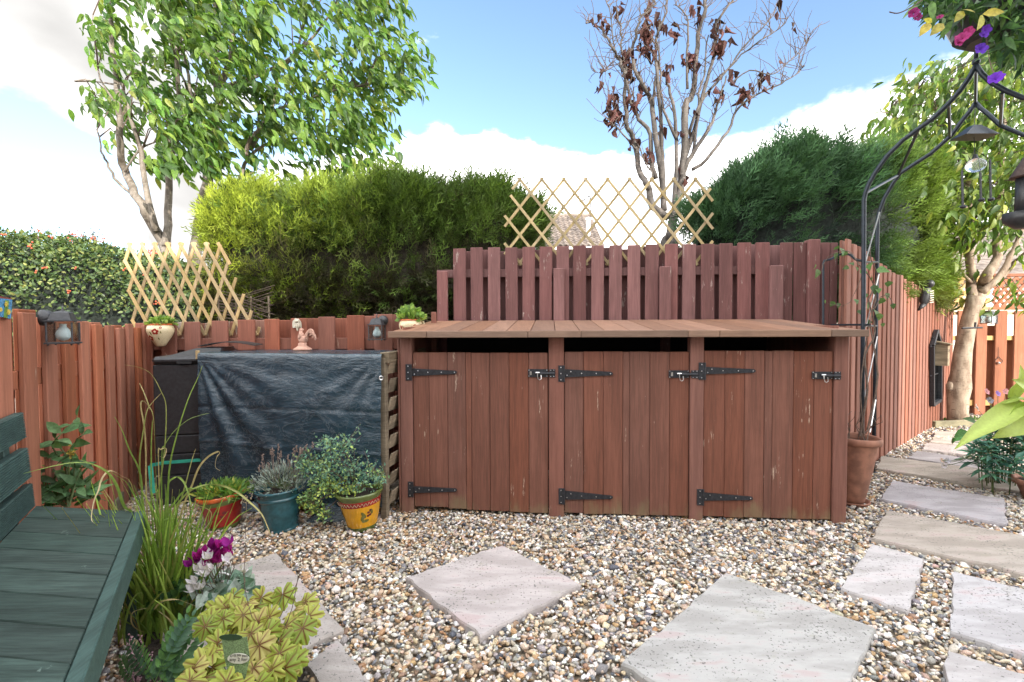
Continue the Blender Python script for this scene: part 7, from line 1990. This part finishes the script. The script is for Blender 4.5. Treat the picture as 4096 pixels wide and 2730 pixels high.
for txt, x, y, sz in (('\u00a310.99 each', 398, 752, .0115), ('any 2 for', 394, 776, .0145)):
    cu = bpy.data.curves.new('lettering', 'FONT'); cu.body = txt; cu.size = sz; cu.extrude = .0002; tmp = bpy.data.objects.new('tmp', cu); COL.objects.link(tmp)
    me = bpy.data.meshes.new_from_object(tmp.evaluated_get(bpy.context.evaluated_depsgraph_get())); bpy.data.objects.remove(tmp); me.materials.clear(); me.materials.append(M_INK)
    ob = place('lettering', me, lb); ob.matrix_local = Matrix.Translation(LQ(x, y, .004) - lb.location) @ Matrix.Rotation(R(90), 4, 'X')

# heather, ferny foliage, round leaved plant
ht = thing('heather', 'small pink heather spikes under the grass by the bench', 'plant', G(640, 2640)); rgE = np.random.default_rng(94); M_HEATH = simple('heather_pink', (.34, .20, .23), .8, .35, 150)
for i in range(34):
    px, py = rgE.uniform(500, 720), rgE.uniform(2530, 2740); Yh_ = 1.80 - (py - 2530) * .0010; top = D(px, py, Yh_); mb = MB(); b0 = top - UPZ * rgE.uniform(.06, .10) + Vector((rgE.normal(0, .012), 0, 0)); mb.tube([b0, top], .0012, 4, 1)
    for k in range(16): q = b0.lerp(top, .25 + .75 * k / 15); mb.ball(q + Vector(rgE.normal(0, .0035, 3)), .0034, 5, 4)
    mb.build('flower_spike', [M_HEATH, M_TWIG], ht)
fe = thing('feathery_plant', 'blue green plant with paired leaflets beside the lime heuchera', 'plant', G(700, 2780)); T, TF = leaf_T(.45, .25, .2, 4, .8)
FR = [((560, 860), (660, 420), .9), ((500, 890), (740, 330), 1), ((590, 720), (790, 340), .9), ((430, 900), (700, 560), .8), ((500, 900), (330, 600), .7), ((440, 870), (240, 570), .8), ((600, 890), (830, 500), 1), ((520, 900), (700, 760), .8), ((560, 960), (760, 700), .9), ((330, 900), (170, 700), .8), ((640, 930), (850, 620), .9), ((430, 930), (560, 640), .8)]
for j, (a, b, s) in enumerate(FR):
    A, B = D(*z3(*a), 1.58), D(*z3(*b), 1.66); ax = B - A; ln = ax.length; ax.normalize(); sd = ax.cross(Vector((0, -1, .3))).normalized(); nrm = sd.cross(ax); V = []; F = []; C = []
    c0_ = np.array([(.095, .20, .095), (.13, .27, .085), (.08, .16, .10)][j % 3])
    for k in range(8):
        f = .2 + .8 * k / 7
        for sg in ((-1, 1) if k < 7 else (0,)):
            d = (ax * .55 + sd * sg * .85 + nrm * .1).normalized(); x = d.cross(nrm).normalized(); z = x.cross(d); M = Matrix((x, d, z)).transposed(); sz = s * .047 * (1 - .35 * abs(f - .5) * 2); p = A + ax * ln * f - nrm * .02 * f * f; b_ = len(V); V += [tuple(p + M @ Vector(q) * sz - fe.location) for q in T]; F += [tuple(i + b_ for i in q) for q in TF]; C += [c0_ * math.exp(rgE.normal(0, .15))] * len(T)
    b_ = len(V); w_ = sd * .0015; V += [tuple(A - w_ - fe.location), tuple(A + w_ - fe.location), tuple(B - fe.location)]; F.append((b_, b_ + 1, b_ + 2)); C += [c0_] * 3
    place('frond', np_mesh('frond', np.array(V), np.array(F), M_LEAF, np.array(C)), fe)
mound('round_leaved_plant', 'dark green round leaved plant between the grass and the cyclamen', 'plant', D(735, 2400, 2.0), (.10, .08, .11), 90, ROUND, (.03, .055), [((.04, .10, .035), .55), ((.07, .14, .04), .3), ((.20, .24, .05), .15)], 95, top=90, base=Vector((D(735, 2400, 2.0).x, 2.0, 0)))

# seed heads standing in the gravel by the pots, dried
sh = MB(); P = spline([G(980, 2330) , D(985, 2150, 2.35), D(985, 2030, 2.35), D(990, 1985, 2.35)]); sh.tube(P, .0012, 4)
for k in range(26): q = P[-1].lerp(P[-4], rgE.uniform(0, 1)) + Vector(rgE.normal(0, .012, 3)); sh.ball(q, .0035, 5, 4)
tag(sh.build('seed_head_stem', M_GREYWOOD), 'thin dry stem with pale seed heads in front of the red pot', 'dry stem')

# shrub between the bench and the left fence
sb0 = D(255, 2050, 2.4); sb0.z = 0; su_ = thing('leafy_shrub', 'green leafy shrub with small yellow flowers between bench and left fence', 'shrub', sb0); rgS = np.random.default_rng(96); mb = MB(); L = []; Dr = []; S = []
s4 = lambda x, y: (x / 2.1336, 1400 + y / 2.1336)
for pts in ([(580, 1340), (560, 1000), (450, 840), (490, 750), (600, 640), (660, 570)], [(560, 1300), (600, 1000), (640, 800), (700, 720)], [(590, 1330), (500, 1100), (380, 920), (300, 850), (230, 800)], [(600, 1330), (560, 950), (500, 800), (470, 760)], [(590, 1340), (640, 1180), (720, 1220), (760, 1250)], [(560, 1330), (420, 1200), (340, 1080), (300, 1000)], [(590, 1330), (680, 1050), (720, 980)], [(560, 1340), (450, 1270), (360, 1250)], [(590, 1330), (640, 1000), (620, 900)]):
    P = [D(*s4(*p), 2.38 + rgS.normal(0, .03)) for p in pts]; o = limb(mb, P, .005, .002, 5, wob=.003)
    for k in range(2, len(o), 2):
        for sg in (-1, 1):
            if rgS.uniform() < .75: L.append(tuple(o[k])); Dr.append(unit(np.array([sg * .8, -.4, .1]) + rgS.normal(0, .4, 3))); S.append(rgS.uniform(.065, .125))
    L.append(tuple(o[-1])); Dr.append(np.array([.1, -.2, 1.0])); S.append(.06)
mb.build('stem', M_STALK, su_); L, Dr, S = np.array(L), np.array(Dr), np.array(S); n = len(L)
scatter_parts(su_, 'leaf', *leaf_T(.38, .3, .3, 5, .8), frames(Dr, unit(np.array([0, -.7, .8]) + rgS.normal(0, .3, (n, 3)))), L, S, jit((.13, .25, .115), n, .25, rng=rgS), M_LEAF, n)
for i in range(26):
    q = D(283 + rgS.normal(0, 9), 1815 + rgS.normal(0, 14), 2.34); flowers(su_, [q], [(rgS.normal(0, .5), -1, rgS.normal(0, .5))], [.005], [(.55, .42, .10)], 'flower')
mound('low_ferns', 'low green leaves under the shrub behind the bench end', 'plant', D(230, 2020, 2.45), (.20, .08, .22), 150, NARROW, (.05, .11), [((.045, .10, .035), .6), ((.09, .16, .05), .4)], 97, top=80)

# ================================================================== PLANTS BESIDE THE PATH
hp = D(4200, 1950, 3.4); hp.z = 0; pot('low_terracotta_pot', 'low terracotta pot at the picture edge holding the lime hosta', 'flower pot', hp, (0, 0, 1), [('body', M_TERRA, [(0, .003), (.12, .003), (.17, .13)]), ('rim', M_TERRA, [(.17, .13), (.19, .132), (.192, .165), (.18, .168), (.17, .14)])], .145, .17)
ho = thing('hosta', 'hosta with big lime green ribbed leaves reaching in from the picture edge', 'plant', hp + UPZ * .15); mb = MB()


def hosta_leaf(Lg, wd, seed):
    V = []; F = []; C = []; ns, nw = 12, 9
    for i in range(ns):
        s = i / (ns - 1); ww = wd * .5 * math.sin(math.pi * min(1, s * .96 + .04) ** .72) ** .85 if 0 < i < ns - 1 else .002
        for j in range(nw):
            v = j / (nw - 1) * 2 - 1; V.append((v * ww, s * Lg, .22 * ww * v * v * 2 - .30 * Lg * s * s + .006 * math.sin(v * 20) * (1 - abs(v)) + .01 * math.sin(s * 9 + seed))); k = .5 + .5 * math.cos(v * 22); C.append(np.array((.44, .55, .15)) * (.88 + .18 * k))
    for i in range(ns - 1):
        for j in range(nw - 1): a = i * nw + j; F += [(a, a + 1, a + nw + 1), (a, a + nw + 1, a + nw)]
    return np_mesh('leaf', np.array(V), np.array(F), M_LEAFP, np.array(C), True)


for j, (a, b, wpx, nz_) in enumerate([((4110, 1618), (3872, 1716), 92, .6), ((4120, 1640), (4030, 1725), 120, .3), ((4034, 1592), (4110, 1490), 80, .1), ((4120, 1600), (4034, 1588), 34, .9), ((4190, 1620), (4140, 1500), 110, .3), ((4200, 1650), (4330, 1600), 110, .5), ((4200, 1680), (4280, 1780), 110, .5)]):
    A, B = D(*a, 3.25), D(*b, 3.05 + .05 * j % .2); d = (B - A); Lg = d.length * 1.05; d.normalize(); n_ = Vector((0.1, -.8, nz_)).normalized(); n_ = Vector((0, -.55, .85)) if nz_ > .5 else n_; x = d.cross(n_).normalized(); z = x.cross(d)
    ob = place('leaf', hosta_leaf(Lg, wpx * 3.15 / 2000 * 0.95, j), ho); ob.matrix_local = Matrix.Translation(A - ho.location) @ Matrix((x, d + z * .15, z)).transposed().to_4x4(); mb.tube([A, A.lerp(ho.location, .5) + UPZ * .05, ho.location], [.005, .006, .007], 6)
mb.build('leaf_stalk', M_STALK, ho)
we = D(4000, 1862, 3.75); we.z = 0; wf = thing('wallflower_clump', 'dense clump of narrow dark blue green leaves under the hosta', 'plant', we); rgW = np.random.default_rng(98); L = []; Dr = []; mb = MB()
for px, py in [(3905, 1760), (3940, 1720), (3975, 1745), (3990, 1800), (3950, 1800), (4020, 1720), (4050, 1770), (4010, 1840), (3930, 1830), (3965, 1850), (4060, 1830), (4080, 1730), (4040, 1680), (4000, 1690), (4090, 1790), (3890, 1800), (4070, 1660), (4120, 1700), (4130, 1800), (3960, 1780), (4030, 1800), (4060, 1700), (3985, 1720), (3925, 1775)]:
    Yw = 3.72 + rgW.normal(0, .1); c = D(px, py, Yw); mb.tube([Vector((c.x * .7 + we.x * .3, c.y * .7 + we.y * .3, 0)), we.lerp(c, .8), c], [.004, .0035, .003], 5)
    for k in range(24):
        a = 2.4 * k; el = -.1 + 1.0 * k / 24; L.append(tuple(c - UPZ * .11 * (1 - k / 24))); Dr.append(unit(np.array([math.cos(a), math.sin(a), el]) + rgW.normal(0, .15, 3)))
mb.build('stem', M_STALK, wf); L, Dr = np.array(L), np.array(Dr); n = len(L)
scatter_parts(wf, 'leaf', *leaf_T(.26, .3, .35, 4, .8), frames(Dr, np.tile([0, 0, 1.0], (n, 1)) + rgW.normal(0, .2, (n, 3))), L, rgW.uniform(.08, .13, n), np.array([(.065, .19, .14), (.10, .24, .15), (.045, .13, .105)])[rgW.choice(3, n)] * np.exp(rgW.normal(0, .15, (n, 1))), M_LEAFS, 220)
dk = thing('bramble_stem', 'dark arching stem with toothed leaf hanging over the path', 'plant', D(3860, 1740, 4.2)); mb = MB(); limb(mb, [D(3990, 1700, 3.8), D(3950, 1760, 4.0), D(3905, 1762, 4.1), D(3850, 1745, 4.2), D(3815, 1740, 4.2), D(3812, 1778, 4.2)], .003, .0015, 5, wob=.003); mb.build('stem', M_TWIG, dk)
Lb = np.array([tuple(D(x, y, Y)) for x, y, Y in ((3870, 1725, 4.1), (3850, 1745, 4.2), (3815, 1750, 4.2), (3905, 1690, 3.9), (3860, 1738, 4.15))]); scatter_parts(dk, 'leaf', *leaf_T(.6, .3, .2, 4, .7), frames(unit(np.array([(-.9, -.1, -.3), (-.8, -.2, -.3), (-.1, 0, -1), (-.7, 0, .3), (.5, -.3, -.3)], float)), np.array([[0, -.7, .7]] * 5)), Lb, np.array([.12, .09, .06, .10, .10]), jit((.06, .16, .04), 5), M_LEAF, 5)
pk_ = thing('garden_pinks', 'sparse pink and lilac flowers on thin stems beside the hosta', 'flowers', D(3960, 1700, 3.9)); mb = MB()
for x, y, c, s in ((3948, 1567, (.62, .30, .34), .018), (4024, 1567, (.62, .30, .34), .018), (3992, 1575, (.35, .22, .62), .018), (3908, 1631, (.62, .48, .50), .022), (3960, 1602, (.25, .24, .30), .02), (3780, 1850, (.66, .58, .66), .018), (3768, 1842, (.70, .52, .46), .014), (3790, 1842, (.60, .58, .70), .016), (3776, 1864, (.66, .62, .70), .016)):
    q = D(x, y, 3.7); flowers(pk_, [q], [(RNG.normal(0, .4), -1, .5)], [s * 1.3], [c], 'flower'); e = D(3990, 1720, 3.75) if y < 1700 else D(3900, 1815, 3.7); mb.tube(spline([q, q.lerp(e, .5) + UPZ * (-.02), e], 3), .0022, 4)
    if y < 1700: mb.tube([e, Vector((e.x, e.y, 0))], .002, 4)
mb.build('stem', M_STALK, pk_)
for px, py, lab in ((3690 + 170, 1690, 'low green weeds at the foot of the pale trunk'),):
    mound('weeds', lab, 'weeds', G(px, py) + UPZ * .01, (.28, .08, .06), 90, OVAL, (.03, .06), [((.07, .14, .03), .6), ((.14, .18, .05), .4)], 99, top=40, stems=6)
ms = MB()
for k in range(60): q = G(3560 - 125 + RNG.normal(0, 22), 2385 + RNG.normal(0, 5) + 0) ; ms.ball(q + UPZ * .012, RNG.uniform(.004, .009), 5, 4)
